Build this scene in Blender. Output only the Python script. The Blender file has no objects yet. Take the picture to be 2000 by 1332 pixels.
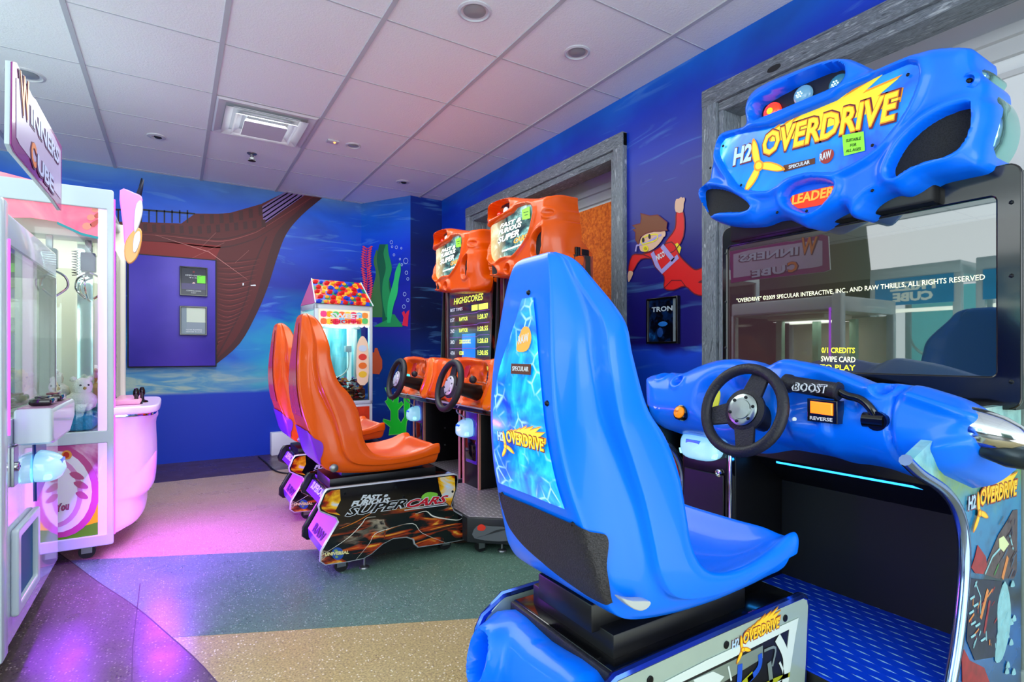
import bpy, bmesh, math, random
import numpy as np
from mathutils import Vector, Matrix
from math import sin, cos, pi, radians

random.seed(7)
S = bpy.context.scene
COL = S.collection

# ---------------------------------------------------------------- camera
YAW = radians(32.0)
FPX = 1056.0
EYE = Vector((0, 0, 0.93))
cam_d = bpy.data.cameras.new('camera')
cam_d.sensor_width = 36.0
cam_d.lens = 36.0 * FPX / 2000.0
cam_d.shift_y = 0.012
cam_d.clip_start = 0.05
cam = bpy.data.objects.new('camera', cam_d)
cam.location = EYE
cam.rotation_euler = (pi / 2, 0, -YAW)
COL.objects.link(cam)
S.camera = cam

# ---------------------------------------------------------------- world, exposure
S.view_settings.view_transform = 'Standard'
S.view_settings.look = 'None'
S.view_settings.exposure = 0.14
S.view_settings.gamma = 1.0
S.view_settings.use_curve_mapping = False
W = bpy.data.worlds.new('world')
S.world = W
W.use_nodes = True
W.node_tree.nodes['Background'].inputs[0].default_value = (0.76, 0.92, 0.98, 1)
W.node_tree.nodes['Background'].inputs[1].default_value = 2.3


def area(name, loc, size, energy, color, rot=(0, 0, 0), sizey=None, spread=None):
    l = bpy.data.lights.new(name, 'AREA')
    l.energy = energy
    l.color = color
    l.size = size
    if sizey:
        l.shape = 'RECTANGLE'
        l.size_y = sizey
    if spread:
        l.spread = spread
    o = bpy.data.objects.new(name, l)
    o.location = loc
    o.rotation_euler = rot
    COL.objects.link(o)
    return o


# soft fill lamps added left and behind to light the room evenly
area('daylight_left', (-3.6, 1.2, 1.7), 2.6, 110, (0.9, 0.96, 1.0), (0, radians(-78), 0), 4.0)
area('daylight_behind', (0.3, -2.4, 1.9), 3.4, 48, (0.95, 0.98, 1.0), (radians(78), 0, 0), 1.6)
# more added fill, not fittings of the room
# two upward lamps added low down to brighten the ceiling
area('floor_bounce', (-2.6, 0.6, 0.35), 2.4, 215, (0.82, 1.0, 0.94), (radians(180), radians(-25), 0), 4.0)
area('floor_bounce', (0.9, -0.9, 0.25), 2.4, 18, (0.86, 1.0, 0.96), (radians(160), 0, 0), 1.2)
area('ceiling_panel_light', (0.6, 3.3, 2.40), 1.6, 52, (0.90, 1.0, 0.96), (0, 0, 0), 2.6)  # unseen fill added under the ceiling to brighten the far end

# ---------------------------------------------------------------- materials
MATS = {}


def srgb(r, g, b):
    f = lambda c: (c / 255.0 / 12.92) if c <= 10 else ((c / 255.0 + 0.055) / 1.055) ** 2.4
    return (f(r), f(g), f(b), 1.0)


def mat(name, rgb=(200, 200, 200), rough=0.5, metal=0.0, coat=0.0, emit=None, estr=0.0, trans=0.0, alpha=1.0, ior=1.45, spec=None, noise=0.0, nscale=8.0, bump=0.0, bscale=60.0):
    if name in MATS:
        return MATS[name]
    m = bpy.data.materials.new(name)
    m.use_nodes = True
    nt = m.node_tree
    b = nt.nodes['Principled BSDF']
    b.inputs['Base Color'].default_value = srgb(*rgb)
    b.inputs['Roughness'].default_value = rough
    b.inputs['Metallic'].default_value = metal
    b.inputs['Coat Weight'].default_value = coat
    b.inputs['Coat Roughness'].default_value = 0.06
    b.inputs['IOR'].default_value = ior
    if spec is not None:
        b.inputs['Specular IOR Level'].default_value = spec
    if trans:
        b.inputs['Transmission Weight'].default_value = trans
    if alpha < 1:
        b.inputs['Alpha'].default_value = alpha
    if emit:
        b.inputs['Emission Color'].default_value = srgb(*emit)
        b.inputs['Emission Strength'].default_value = estr
    tc = nt.nodes.new('ShaderNodeTexCoord')
    if noise:
        n = nt.nodes.new('ShaderNodeTexNoise')
        n.inputs['Scale'].default_value = nscale
        n.inputs['Detail'].default_value = 5
        mx = nt.nodes.new('ShaderNodeMix')
        mx.data_type = 'RGBA'
        nt.links.new(tc.outputs['Object'], n.inputs['Vector'])
        nt.links.new(n.outputs['Fac'], mx.inputs['Factor'])
        c = srgb(*rgb)
        mx.inputs['A'].default_value = tuple(x * (1 - noise) for x in c[:3]) + (1,)
        mx.inputs['B'].default_value = tuple(min(1, x * (1 + noise)) for x in c[:3]) + (1,)
        nt.links.new(mx.outputs['Result'], b.inputs['Base Color'])
    if bump:
        n = nt.nodes.new('ShaderNodeTexNoise')
        n.inputs['Scale'].default_value = bscale
        n.inputs['Detail'].default_value = 3
        bp = nt.nodes.new('ShaderNodeBump')
        bp.inputs['Strength'].default_value = bump
        bp.inputs['Distance'].default_value = 0.01
        nt.links.new(tc.outputs['Object'], n.inputs['Vector'])
        nt.links.new(n.outputs['Fac'], bp.inputs['Height'])
        nt.links.new(bp.outputs['Normal'], b.inputs['Normal'])
    MATS[name] = m
    return m


class NG:
    """tiny node helper"""

    def __init__(s, m):
        s.m = m
        s.nt = m.node_tree
        s.b = s.nt.nodes['Principled BSDF']
        s.tc = s.nt.nodes.new('ShaderNodeTexCoord')

    def n(s, t, **k):
        x = s.nt.nodes.new(t)
        for a, v in k.items():
            setattr(x, a, v)
        return x

    def l(s, a, b):
        s.nt.links.new(a, b)

    def noise(s, scale, detail=4, vec=None, dist=0.0, stretch=None, rot=None):
        n = s.n('ShaderNodeTexNoise')
        n.inputs['Scale'].default_value = scale
        n.inputs['Detail'].default_value = detail
        n.inputs['Distortion'].default_value = dist
        v = vec or s.tc.outputs['Object']
        if stretch or rot:
            mp = s.n('ShaderNodeMapping')
            if stretch:
                mp.inputs['Scale'].default_value = stretch
            if rot:
                mp.inputs['Rotation'].default_value = rot
            s.l(v, mp.inputs['Vector'])
            v = mp.outputs['Vector']
        s.l(v, n.inputs['Vector'])
        return n.outputs['Fac']

    def voro(s, scale, feature='F1', stretch=None, out='Distance', rnd=1.0):
        n = s.n('ShaderNodeTexVoronoi', feature=feature)
        n.inputs['Scale'].default_value = scale
        n.inputs['Randomness'].default_value = rnd
        v = s.tc.outputs['Object']
        if stretch:
            mp = s.n('ShaderNodeMapping')
            mp.inputs['Scale'].default_value = stretch
            s.l(v, mp.inputs['Vector'])
            v = mp.outputs['Vector']
        s.l(v, n.inputs['Vector'])
        return n.outputs[out]

    def ramp(s, fac, stops, interp='LINEAR'):
        r = s.n('ShaderNodeValToRGB')
        r.color_ramp.interpolation = interp
        e = r.color_ramp.elements
        while len(e) < len(stops):
            e.new(0.5)
        for i, (p, c) in enumerate(stops):
            e[i].position = p
            e[i].color = srgb(*c) if len(c) == 3 else c
        s.l(fac, r.inputs['Fac'])
        return r.outputs['Color']

    def mix(s, fac, a, b, blend='MIX'):
        m = s.n('ShaderNodeMix', data_type='RGBA', blend_type=blend)
        for v, nm in ((fac, 'Factor'), (a, 'A'), (b, 'B')):
            if hasattr(v, 'is_linked'):
                s.l(v, m.inputs[nm])
            elif nm == 'Factor':
                m.inputs[nm].default_value = v
            else:
                m.inputs[nm].default_value = srgb(*v)
        return m.outputs['Result']

    def math(s, op, a, b=None, clamp=False):
        m = s.n('ShaderNodeMath', operation=op, use_clamp=clamp)
        for i, v in enumerate((a, b)):
            if v is None:
                continue
            if hasattr(v, 'is_linked'):
                s.l(v, m.inputs[i])
            else:
                m.inputs[i].default_value = v
        return m.outputs[0]

    def sep(s):
        x = s.n('ShaderNodeSeparateXYZ')
        s.l(s.tc.outputs['Object'], x.inputs[0])
        return x.outputs

    def maprange(s, v, a, b, c=0.0, d=1.0):
        m = s.n('ShaderNodeMapRange')
        s.l(v, m.inputs['Value'])
        m.inputs['From Min'].default_value = a
        m.inputs['From Max'].default_value = b
        m.inputs['To Min'].default_value = c
        m.inputs['To Max'].default_value = d
        return m.outputs['Result']

    def color(s, c):
        s.l(c, s.b.inputs['Base Color'])

    def emit(s, c, st):
        s.l(c, s.b.inputs['Emission Color'])
        s.b.inputs['Emission Strength'].default_value = st

    def bump(s, h, st=0.3, d=0.01):
        bp = s.n('ShaderNodeBump')
        bp.inputs['Strength'].default_value = st
        bp.inputs['Distance'].default_value = d
        s.l(h, bp.inputs['Height'])
        s.l(bp.outputs['Normal'], s.b.inputs['Normal'])


def newmat(name, rough=0.5, **k):
    return NG(mat(name, rough=rough, **k))


# ---------------------------------------------------------------- geometry helpers
def V3(*a):
    return Vector(a)


class Fr:
    """a plane: origin, in-plane right, in-plane up, outward normal"""

    def __init__(s, O, U, V):
        s.O = Vector(O)
        s.U = Vector(U).normalized()
        s.V = Vector(V).normalized()
        s.N = s.U.cross(s.V).normalized()

    def p(s, u, v, n=0.0):
        return s.O + s.U * u + s.V * v + s.N * n


def faceL(X, y=0, z=0):      # plane x = X looking towards -x
    return Fr((X, y, z), (0, -1, 0), (0, 0, 1))


def faceR(X, y=0, z=0):      # looking towards +x
    return Fr((X, y, z), (0, 1, 0), (0, 0, 1))


def faceF(Y, x=0, z=0):      # looking towards -y
    return Fr((x, Y, z), (1, 0, 0), (0, 0, 1))


def faceU(Z, x=0, y=0):      # looking up
    return Fr((x, y, Z), (1, 0, 0), (0, 1, 0))


def px(fr, pts):
    """survey points of the photograph brought back onto a real plane (u, v)"""
    out = []
    for (a, b) in pts:
        r = (a - 1000.0) / FPX
        d = Vector((sin(YAW) + r * cos(YAW), cos(YAW) - r * sin(YAW), (690.0 - b) / FPX))
        t = (fr.O - EYE).dot(fr.N) / d.dot(fr.N)
        q = EYE + d * t - fr.O
        out.append((q.dot(fr.U), q.dot(fr.V)))
    return out


def zm(x0, y0, s, pts):
    return [(x0 + a / s, y0 + b / s) for a, b in pts]


def smooth(pts, n=4, closed=True):
    out = []
    N = len(pts)
    rng = range(N) if closed else range(N - 1)
    for i in rng:
        if closed:
            p0, p1, p2, p3 = pts[i - 1], pts[i], pts[(i + 1) % N], pts[(i + 2) % N]
        else:
            p0, p1, p2, p3 = pts[max(0, i - 1)], pts[i], pts[i + 1], pts[min(N - 1, i + 2)]
        for k in range(n):
            t = k / n
            out.append(tuple(0.5 * ((2 * b) + (-a + c) * t + (2 * a - 5 * b + 4 * c - d) * t * t + (-a + 3 * b - 3 * c + d) * t ** 3)
                             for a, b, c, d in zip(p0, p1, p2, p3)))
    if not closed:
        out.append(tuple(pts[-1]))
    return out


ROOT = {}     # object name -> world origin of its thing


class MB:
    def __init__(s):
        s.v = []
        s.f = []
        s.m = []
        s.sm = []
        s.mats = []

    def mi(s, m):
        if m not in s.mats:
            s.mats.append(m)
        return s.mats.index(m)

    def add(s, vs, fs, m, smooth=False):
        o = len(s.v)
        s.v += [tuple(x) for x in vs]
        k = s.mi(m)
        for f in fs:
            s.f.append(tuple(i + o for i in f))
            s.m.append(k)
            s.sm.append(smooth)
        return s

    def addmesh(s, me, m, smooth=False, T=None):
        vs = [(T @ x.co if T else x.co.copy()) for x in me.vertices]
        return s.add(vs, [tuple(p.vertices) for p in me.polygons], m, smooth)

    def addbm(s, bm, m, smooth=False, T=None):
        bm.verts.ensure_lookup_table()
        vs = [(T @ x.co if T else x.co.copy()) for x in bm.verts]
        bm.verts.index_update()
        fs = [tuple(v.index for v in f.verts) for f in bm.faces]
        bm.free()
        return s.add(vs, fs, m, smooth)

    def box(s, a, b, m, bev=0.0, seg=2, T=None):
        a, b = Vector(a), Vector(b)
        bm = bmesh.new()
        bmesh.ops.create_cube(bm, size=1)
        c = (a + b) / 2
        d = b - a
        for v in bm.verts:
            v.co = Vector((v.co.x * d.x + c.x, v.co.y * d.y + c.y, v.co.z * d.z + c.z))
        if bev:
            bmesh.ops.bevel(bm, geom=bm.edges[:], offset=min(bev, min(abs(d.x), abs(d.y), abs(d.z)) * 0.45), segments=seg, affect='EDGES', profile=0.5)
        return s.addbm(bm, m, bool(bev), T)

    def fbox(s, fr, u0, v0, u1, v1, n0, n1, m, bev=0.0):
        bm = bmesh.new()
        bmesh.ops.create_cube(bm, size=1)
        c = Vector(((u0 + u1) / 2, (v0 + v1) / 2, (n0 + n1) / 2))
        d = Vector((abs(u1 - u0), abs(v1 - v0), abs(n1 - n0)))
        for v in bm.verts:
            v.co = Vector((v.co.x * d.x + c.x, v.co.y * d.y + c.y, v.co.z * d.z + c.z))
        if bev:
            bmesh.ops.bevel(bm, geom=bm.edges[:], offset=min(bev, min(d) * 0.45), segments=2, affect='EDGES', profile=0.5)
        for v in bm.verts:
            v.co = fr.p(*v.co)
        return s.addbm(bm, m, bool(bev))

    def prism(s, fr, pts, n0, n1, m, bev=0.0, holes=()):
        """outline in (u, v) of a plane, filled, with thickness from n0 to n1"""
        cu = bpy.data.curves.new('tmp', 'CURVE')
        cu.dimensions = '2D'
        cu.fill_mode = 'BOTH'
        for loop in [pts] + list(holes):
            sp = cu.splines.new('POLY')
            sp.points.add(len(loop) - 1)
            for i, (a, b) in enumerate(loop):
                sp.points[i].co = (a, b, 0, 1)
            sp.use_cyclic_u = True
        h = abs(n1 - n0) / 2
        bev = min(bev, h * 0.95)
        cu.extrude = max(h - bev, 0)
        cu.bevel_depth = bev
        cu.bevel_resolution = 2
        cu.offset = -bev
        me = _tomesh(cu)
        c = (n0 + n1) / 2
        vs = [fr.p(x.co.x, x.co.y, x.co.z + c) for x in me.vertices]
        s.add(vs, [tuple(p.vertices) for p in me.polygons], m, bev > 0)
        bpy.data.meshes.remove(me)
        return s

    def flat(s, fr, pts, n, m):
        """painted shape: thin film 1 mm thick lying on a surface"""
        return s.prism(fr, pts, n, n + 0.0008, m)

    def stroke(s, fr, pts, w, n, m, closed=False, taper=False):
        N = len(pts)
        vs = []
        for i, q in enumerate(pts):
            a = pts[i - 1] if (i or closed) else pts[0]
            b = pts[(i + 1) % N] if (i < N - 1 or closed) else pts[-1]
            dx, dy = b[0] - a[0], b[1] - a[1]
            L = math.hypot(dx, dy) or 1
            ww = w / 2 * ((1 - 0.8 * abs(2 * i / (N - 1) - 1)) if taper else 1)
            vs.append(fr.p(q[0] - dy / L * ww, q[1] + dx / L * ww, n))
            vs.append(fr.p(q[0] + dy / L * ww, q[1] - dx / L * ww, n))
        fs = [(2 * i, 2 * i + 1, (2 * i + 3) % (2 * N), (2 * i + 2) % (2 * N)) for i in range(N if closed else N - 1)]
        return s.add(vs, fs, m)

    def tube(s, pts, r, m, seg=10, closed=False, caps=True):
        pts = [Vector(p) for p in pts]
        N = len(pts)
        rs = r if isinstance(r, (list, tuple)) else [r] * N
        vs = []
        up = None
        for i, p in enumerate(pts):
            a = pts[i - 1] if (i or closed) else pts[0]
            b = pts[(i + 1) % N] if (i < N - 1 or closed) else pts[-1]
            t = (b - a).normalized()
            if up is None:
                up = t.orthogonal().normalized()
            up = (up - t * up.dot(t))
            up = up.normalized() if up.length > 1e-6 else t.orthogonal().normalized()
            w = t.cross(up)
            for k in range(seg):
                an = 2 * pi * k / seg
                vs.append(p + (up * cos(an) + w * sin(an)) * rs[i])
        fs = []
        for i in range(N if closed else N - 1):
            j = (i + 1) % N
            for k in range(seg):
                l = (k + 1) % seg
                fs.append((i * seg + k, i * seg + l, j * seg + l, j * seg + k))
        if caps and not closed:
            fs.append(tuple(range(seg))[::-1])
            fs.append(tuple((N - 1) * seg + k for k in range(seg)))
        return s.add(vs, fs, m, True)

    def cyl(s, p0, p1, r0, m, r1=None, seg=20, sm=True):
        p0, p1 = Vector(p0), Vector(p1)
        return s.tube([p0, p0.lerp(p1, 0.02), p0.lerp(p1, 0.98), p1], [r0, r0, r0 if r1 is None else r1, r0 if r1 is None else r1], m, seg)

    def lathe(s, o, axis, prof, m, seg=28, sm=True):
        """prof: (radius, height along axis)"""
        o = Vector(o)
        ax = Vector(axis).normalized()
        a = ax.orthogonal().normalized()
        b = ax.cross(a)
        vs = []
        for r, h in prof:
            for k in range(seg):
                an = 2 * pi * k / seg
                vs.append(o + ax * h + (a * cos(an) + b * sin(an)) * max(r, 1e-5))
        fs = []
        for i in range(len(prof) - 1):
            for k in range(seg):
                l = (k + 1) % seg
                fs.append((i * seg + k, i * seg + l, (i + 1) * seg + l, (i + 1) * seg + k))
        return s.add(vs, fs, m, sm)

    def ball(s, c, r, m, sub=2, sc=(1, 1, 1), T=None):
        bm = bmesh.new()
        bmesh.ops.create_icosphere(bm, subdivisions=sub, radius=1)
        for v in bm.verts:
            v.co = Vector((c[0] + v.co.x * r * sc[0], c[1] + v.co.y * r * sc[1], c[2] + v.co.z * r * sc[2]))
        return s.addbm(bm, m, True, T)

    def grid(s, P, m, smooth=True, closed_u=False, closed_v=False):
        nu, nv = len(P), len(P[0])
        vs = [q for row in P for q in row]
        fs = []
        for i in range(nu if closed_u else nu - 1):
            for j in range(nv if closed_v else nv - 1):
                a, b = (i + 1) % nu, (j + 1) % nv
                fs.append((i * nv + j, i * nv + b, a * nv + b, a * nv + j))
        return s.add(vs, fs, m, smooth)

    def text(s, fr, p0, p1, h, string, m, n=0.0, depth=0.001, shear=0.0, bold=0.0, space=1.0, lift=0.0):
        """lettering whose base line runs from p0 to p1 in (u, v), cap height h"""
        vs0, fs = glyphs(string, bold, shear, space)
        xs = [v[0] for v in vs0]
        ys = [v[1] for v in vs0]
        x0, x1, y0, y1 = min(xs), max(xs), min(ys), max(ys)
        d = Vector((p1[0] - p0[0], p1[1] - p0[1]))
        L = d.length
        d.normalize()
        e = Vector((-d.y, d.x))
        out = []
        for v in vs0:
            a = (v[0] - x0) / (x1 - x0) * L
            b = (v[1] - y0) / (y1 - y0) * h
            q = Vector(p0) + d * a + e * b
            out.append(fr.p(q.x, q.y, n + (depth if v[2] > 0 else 0)))
        return s.add(out, fs, m)

    def pxtext(s, fr, a, b, hp, string, m, **k):
        """same, ends of the base line and cap height taken from the photograph"""
        q0, q1, q2 = px(fr, [a, b, (a[0], a[1] - hp)])
        h = math.hypot(q2[0] - q0[0], q2[1] - q0[1])
        return s.text(fr, q0, q1, h, string, m, **k)

    def build(s, name, parent=None, origin=None, sharp=None):
        me = bpy.data.meshes.new(name)
        o = bpy.data.objects.new(name, me)
        org = Vector((0, 0, 0))
        if parent is not None:
            org = ROOT[parent.name]
        elif origin is not None:
            org = Vector(origin)
        me.from_pydata([(v[0] - org.x, v[1] - org.y, v[2] - org.z) for v in s.v], [], s.f)
        for m in s.mats:
            me.materials.append(m)
        me.polygons.foreach_set('material_index', s.m)
        me.polygons.foreach_set('use_smooth', s.sm)
        me.update()
        bm = bmesh.new()
        bm.from_mesh(me)
        bmesh.ops.recalc_face_normals(bm, faces=bm.faces[:])
        bm.to_mesh(me)
        bm.free()
        if any(s.sm):
            me.set_sharp_from_angle(angle=radians(sharp or 42))
        COL.objects.link(o)
        if parent is not None:
            o.parent = parent
        else:
            o.location = org
        ROOT[o.name] = org
        return o


def _tomesh(cu):
    o = bpy.data.objects.new('tmp', cu)
    COL.objects.link(o)
    dg = bpy.context.evaluated_depsgraph_get()
    dg.update()
    me = bpy.data.meshes.new_from_object(o.evaluated_get(dg))
    bpy.data.objects.remove(o)
    bpy.data.curves.remove(cu)
    return me


_G = {}


def glyphs(string, bold, shear, space):
    k = (string, bold, shear, space)
    if k in _G:
        return _G[k]
    cu = bpy.data.curves.new('tmp', 'FONT')
    cu.body = string
    cu.extrude = 0.01
    cu.offset = bold
    cu.shear = shear
    cu.space_character = space
    cu.space_line = 0.85
    cu.resolution_u = 2
    me = _tomesh(cu)
    r = ([tuple(v.co) for v in me.vertices], [tuple(p.vertices) for p in me.polygons])
    bpy.data.meshes.remove(me)
    _G[k] = r
    return r


def thing(name, label, cat, loc=(0, 0, 0), rz=0.0, group=None, local=False):
    o = bpy.data.objects.new(name, None)
    o.empty_display_size = 0.1
    COL.objects.link(o)
    o.location = loc
    o.rotation_euler = (0, 0, rz)
    o['label'] = label
    o['category'] = cat
    if group:
        o['group'] = group
    ROOT[o.name] = Vector((0, 0, 0)) if local else Vector(loc)
    return o


def tag(o, label, cat, group=None):
    o['label'] = label
    o['category'] = cat
    if group:
        o['group'] = group
    return o


def struct(o, label=None):
    o['kind'] = 'structure'
    if label:
        o['label'] = label
        o['category'] = o.name.split('_')[0]
    return o


def dup(root, loc, rz, label, group=None):
    r = root.copy()
    COL.objects.link(r)
    r.location = loc
    r.rotation_euler = (0, 0, rz)
    r['label'] = label
    if group:
        r['group'] = group
    for ch in list(root.children):
        c = ch.copy()
        COL.objects.link(c)
        c.parent = r
        for g in list(ch.children):
            d = g.copy()
            COL.objects.link(d)
            d.parent = c
    return r


def sdf(poly, U, V):
    """signed distance, negative inside"""
    P = np.array(poly, float)
    Q = np.roll(P, -1, axis=0)
    d = np.full(U.shape, 1e9)
    ins = np.zeros(U.shape, bool)
    for (ax, ay), (bx, by) in zip(P, Q):
        ex, ey = bx - ax, by - ay
        L = ex * ex + ey * ey + 1e-12
        t = np.clip(((U - ax) * ex + (V - ay) * ey) / L, 0, 1)
        d = np.minimum(d, np.hypot(U - ax - t * ex, V - ay - t * ey))
        c = ((ay > V) != (by > V))
        if abs(ey) > 1e-12:
            ins ^= c & (U < ex * (V - ay) / ey + ax)
    return np.where(ins, -d, d)


def closest(poly, q):
    best = None
    for i in range(len(poly)):
        a = poly[i]
        b = poly[(i + 1) % len(poly)]
        ex, ey = b[0] - a[0], b[1] - a[1]
        t = max(0, min(1, ((q[0] - a[0]) * ex + (q[1] - a[1]) * ey) / (ex * ex + ey * ey + 1e-12)))
        c = (a[0] + t * ex, a[1] + t * ey)
        d = (c[0] - q[0]) ** 2 + (c[1] - q[1]) ** 2
        if best is None or d < best[0]:
            best = (d, c)
    return best[1]


def sst(a, b, x):
    t = np.clip((x - a) / (b - a), 0, 1)
    return t * t * (3 - 2 * t)


def relief(mb, fr, outline, hfun, m, cell=0.008, back=0.12):
    """moulded shell: outline on a plane, height hfun(U, V, D) over it, D = distance inside the rim; edges run back"""
    P = np.array(outline)
    u0, v0 = P.min(0) - cell
    u1, v1 = P.max(0) + cell
    nu, nv = int((u1 - u0) / cell) + 2, int((v1 - v0) / cell) + 2
    us = u0 + np.arange(nu) * cell
    vs_ = v0 + np.arange(nv) * cell
    U, V = np.meshgrid(us, vs_, indexing='ij')
    D = sdf(outline, U, V)
    keep = D < cell * 0.45
    idx = -np.ones(U.shape, int)
    quads = []
    for i in range(nu - 1):
        for j in range(nv - 1):
            if keep[i, j] and keep[i + 1, j] and keep[i, j + 1] and keep[i + 1, j + 1]:
                quads.append((i, j))
    cnt = {}
    for i, j in quads:
        for a, b in (((i, j), (i + 1, j)), ((i + 1, j), (i + 1, j + 1)), ((i + 1, j + 1), (i, j + 1)), ((i, j + 1), (i, j))):
            k = (min(a, b), max(a, b))
            cnt[k] = cnt.get(k, 0) + 1
    bedge = [k for k, c in cnt.items() if c == 1]
    bver = set(v for e in bedge for v in e)
    used = sorted(set(v for i, j in quads for v in ((i, j), (i + 1, j), (i + 1, j + 1), (i, j + 1))))
    for n, (i, j) in enumerate(used):
        idx[i, j] = n
        if (i, j) in bver:
            c = closest(outline, (U[i, j], V[i, j]))
            U[i, j], V[i, j] = c
    D = -sdf(outline, U, V)
    D = np.maximum(D, 0)
    H = hfun(U, V, D)
    pts = [fr.p(U[i, j], V[i, j], H[i, j]) for i, j in used]
    fs = [(idx[i, j], idx[i + 1, j], idx[i + 1, j + 1], idx[i, j + 1]) for i, j in quads]
    nb = {}
    for v in bver:
        nb[v] = len(pts)
        pts.append(fr.p(U[v], V[v], -back))
    for a, b in bedge:
        fs.append((idx[a], idx[b], nb[b], nb[a]))
    mb.add(pts, fs, m, True)
    return mb


def dome(D, r, h):
    """rounded rim of radius r rising to h"""
    t = np.clip(D / r, 0, 1)
    return h * np.sqrt(np.maximum(0, 1 - (1 - t) ** 2))

# ================================================================ THE ROOM
XR, YF, ZC = 2.23, 5.40, 2.43
WHITE = mat('white_paint', (232, 233, 236), 0.6, noise=0.02, nscale=4)
BLACK = mat('black_laminate', (14, 14, 16), 0.35, noise=0.15, nscale=20)
BLACKG = mat('black_gloss', (10, 10, 12), 0.12, coat=0.5)
CHROME = mat('chrome', (225, 228, 232), 0.08, 1.0)
STEEL = mat('brushed_steel', (170, 180, 178), 0.28, 1.0, noise=0.12, nscale=9)
RUBBER = mat('black_rubber', (20, 20, 24), 0.55, bump=0.15, bscale=180)
ZINC = mat('zinc_metal', (140, 142, 145), 0.35, 0.9)
SCREW = mat('dark_screw', (35, 38, 42), 0.3, 0.8)

# --- terrazzo
def terrazzo(name, base, chips, dark, scale=120, rough=0.30):
    g = newmat(name, rough=rough)
    v = g.voro(scale, out='Color')
    sp = g.n('ShaderNodeSeparateColor')
    g.l(v, sp.inputs[0])
    d = g.voro(scale)
    m1 = g.math('LESS_THAN', d, 0.33)
    light = g.math('MULTIPLY', g.math('GREATER_THAN', sp.outputs[0], 0.80), m1)
    dk = g.math('MULTIPLY', g.math('GREATER_THAN', sp.outputs[1], 0.72), m1)
    big = g.noise(1.3, 4)
    fine = g.noise(160, 2)
    c = g.ramp(fine, [(0.3, tuple(int(x * 0.80) for x in base)), (0.7, tuple(min(255, int(x * 1.15)) for x in base))])
    c = g.mix(g.maprange(big, 0.3, 0.7, 0, 0.35), c, tuple(int(x * 0.72) for x in base))
    c = g.mix(dk, c, dark)
    c = g.mix(light, c, chips)
    g.color(c)
    g.l(g.maprange(g.noise(6, 4), 0.3, 0.7, rough - 0.06, rough + 0.1), g.b.inputs['Roughness'])
    return g.m

TZ_BEIGE = terrazzo('terrazzo_beige', (178, 158, 108), (225, 215, 190), (138, 120, 90))
TZ_GREEN = terrazzo('terrazzo_green', (94, 126, 112), (160, 178, 168), (60, 78, 74), 140)
TZ_PINK = terrazzo('terrazzo_sand', (178, 146, 122), (206, 184, 166), (176, 140, 118))
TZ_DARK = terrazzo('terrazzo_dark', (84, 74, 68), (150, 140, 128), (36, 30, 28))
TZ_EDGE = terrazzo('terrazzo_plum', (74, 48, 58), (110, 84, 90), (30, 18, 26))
fl = MB()
fl.box((-5, -3.2, -0.10), (XR + 0.5, YF, 0), TZ_BEIGE)
G = faceU(0)
def fpoly(zs):
    return px(G, zs)
z8 = lambda pts: zm(100, 850, 2.763, pts)
la = px(G, z8([(230, 670), (1450, 615)]))
lb = px(G, z8([(690, 1090), (1640, 1030)]))
def ext(l, x):
    (x0, y0), (x1, y1) = l
    return (x, y0 + (y1 - y0) * (x - x0) / (x1 - x0))
fl.prism(G, [ext(lb, -5), ext(lb, XR), ext(la, XR), ext(la, -5)], 0.0, 0.0005, TZ_GREEN)
fl.prism(G, [ext(la, -3.5), ext(la, XR), (XR, 4.64), (-3.5, 4.64)], 0.0, 0.0005, TZ_PINK)
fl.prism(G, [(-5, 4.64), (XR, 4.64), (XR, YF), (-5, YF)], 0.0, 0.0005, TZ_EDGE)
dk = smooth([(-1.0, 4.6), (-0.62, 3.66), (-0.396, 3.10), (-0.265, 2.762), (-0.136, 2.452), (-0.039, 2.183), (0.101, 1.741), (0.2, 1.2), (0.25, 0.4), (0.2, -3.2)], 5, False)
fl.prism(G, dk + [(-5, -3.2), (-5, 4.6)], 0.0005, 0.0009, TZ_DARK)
jn = mat('terrazzo_joint', (60, 50, 52), 0.5)
fl.stroke(G, px(G, z8([(480, 800), (455, 1010), (440, 1140), (435, 1330)])), 0.003, 0.0012, jn)
fl.stroke(G, dk, 0.004, 0.0012, jn)
floor = struct(fl.build('floor'))

# --- ceiling: panels in a T-bar grid
CT = mat('ceiling_tile', (242, 244, 247), 0.85, bump=0.25, bscale=120)
CB = mat('ceiling_bar', (192, 194, 201), 0.5)
cl = MB()
cl.box((-5, -3.2, ZC), (XR + 0.6, YF + 0.1, ZC + 0.06), CT)
VENT = (0.804 - 0.6, 3.56, 0.804, 4.16)
k = -8
while 0.197 + 0.6 * k < XR:
    x = 0.197 + 0.6 * k
    if x > -5:
        cl.box((x - 0.011, -3.2, ZC - 0.006), (x + 0.011, YF, ZC), CB)
    k += 1
k = -10
while 2.96 + 0.6 * k < YF:
    y = 2.96 + 0.6 * k
    cl.box((-5, y - 0.004, ZC - 0.002), (XR, y + 0.004, ZC), CB)
    k += 1
struct(cl.build('ceiling'))

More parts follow.
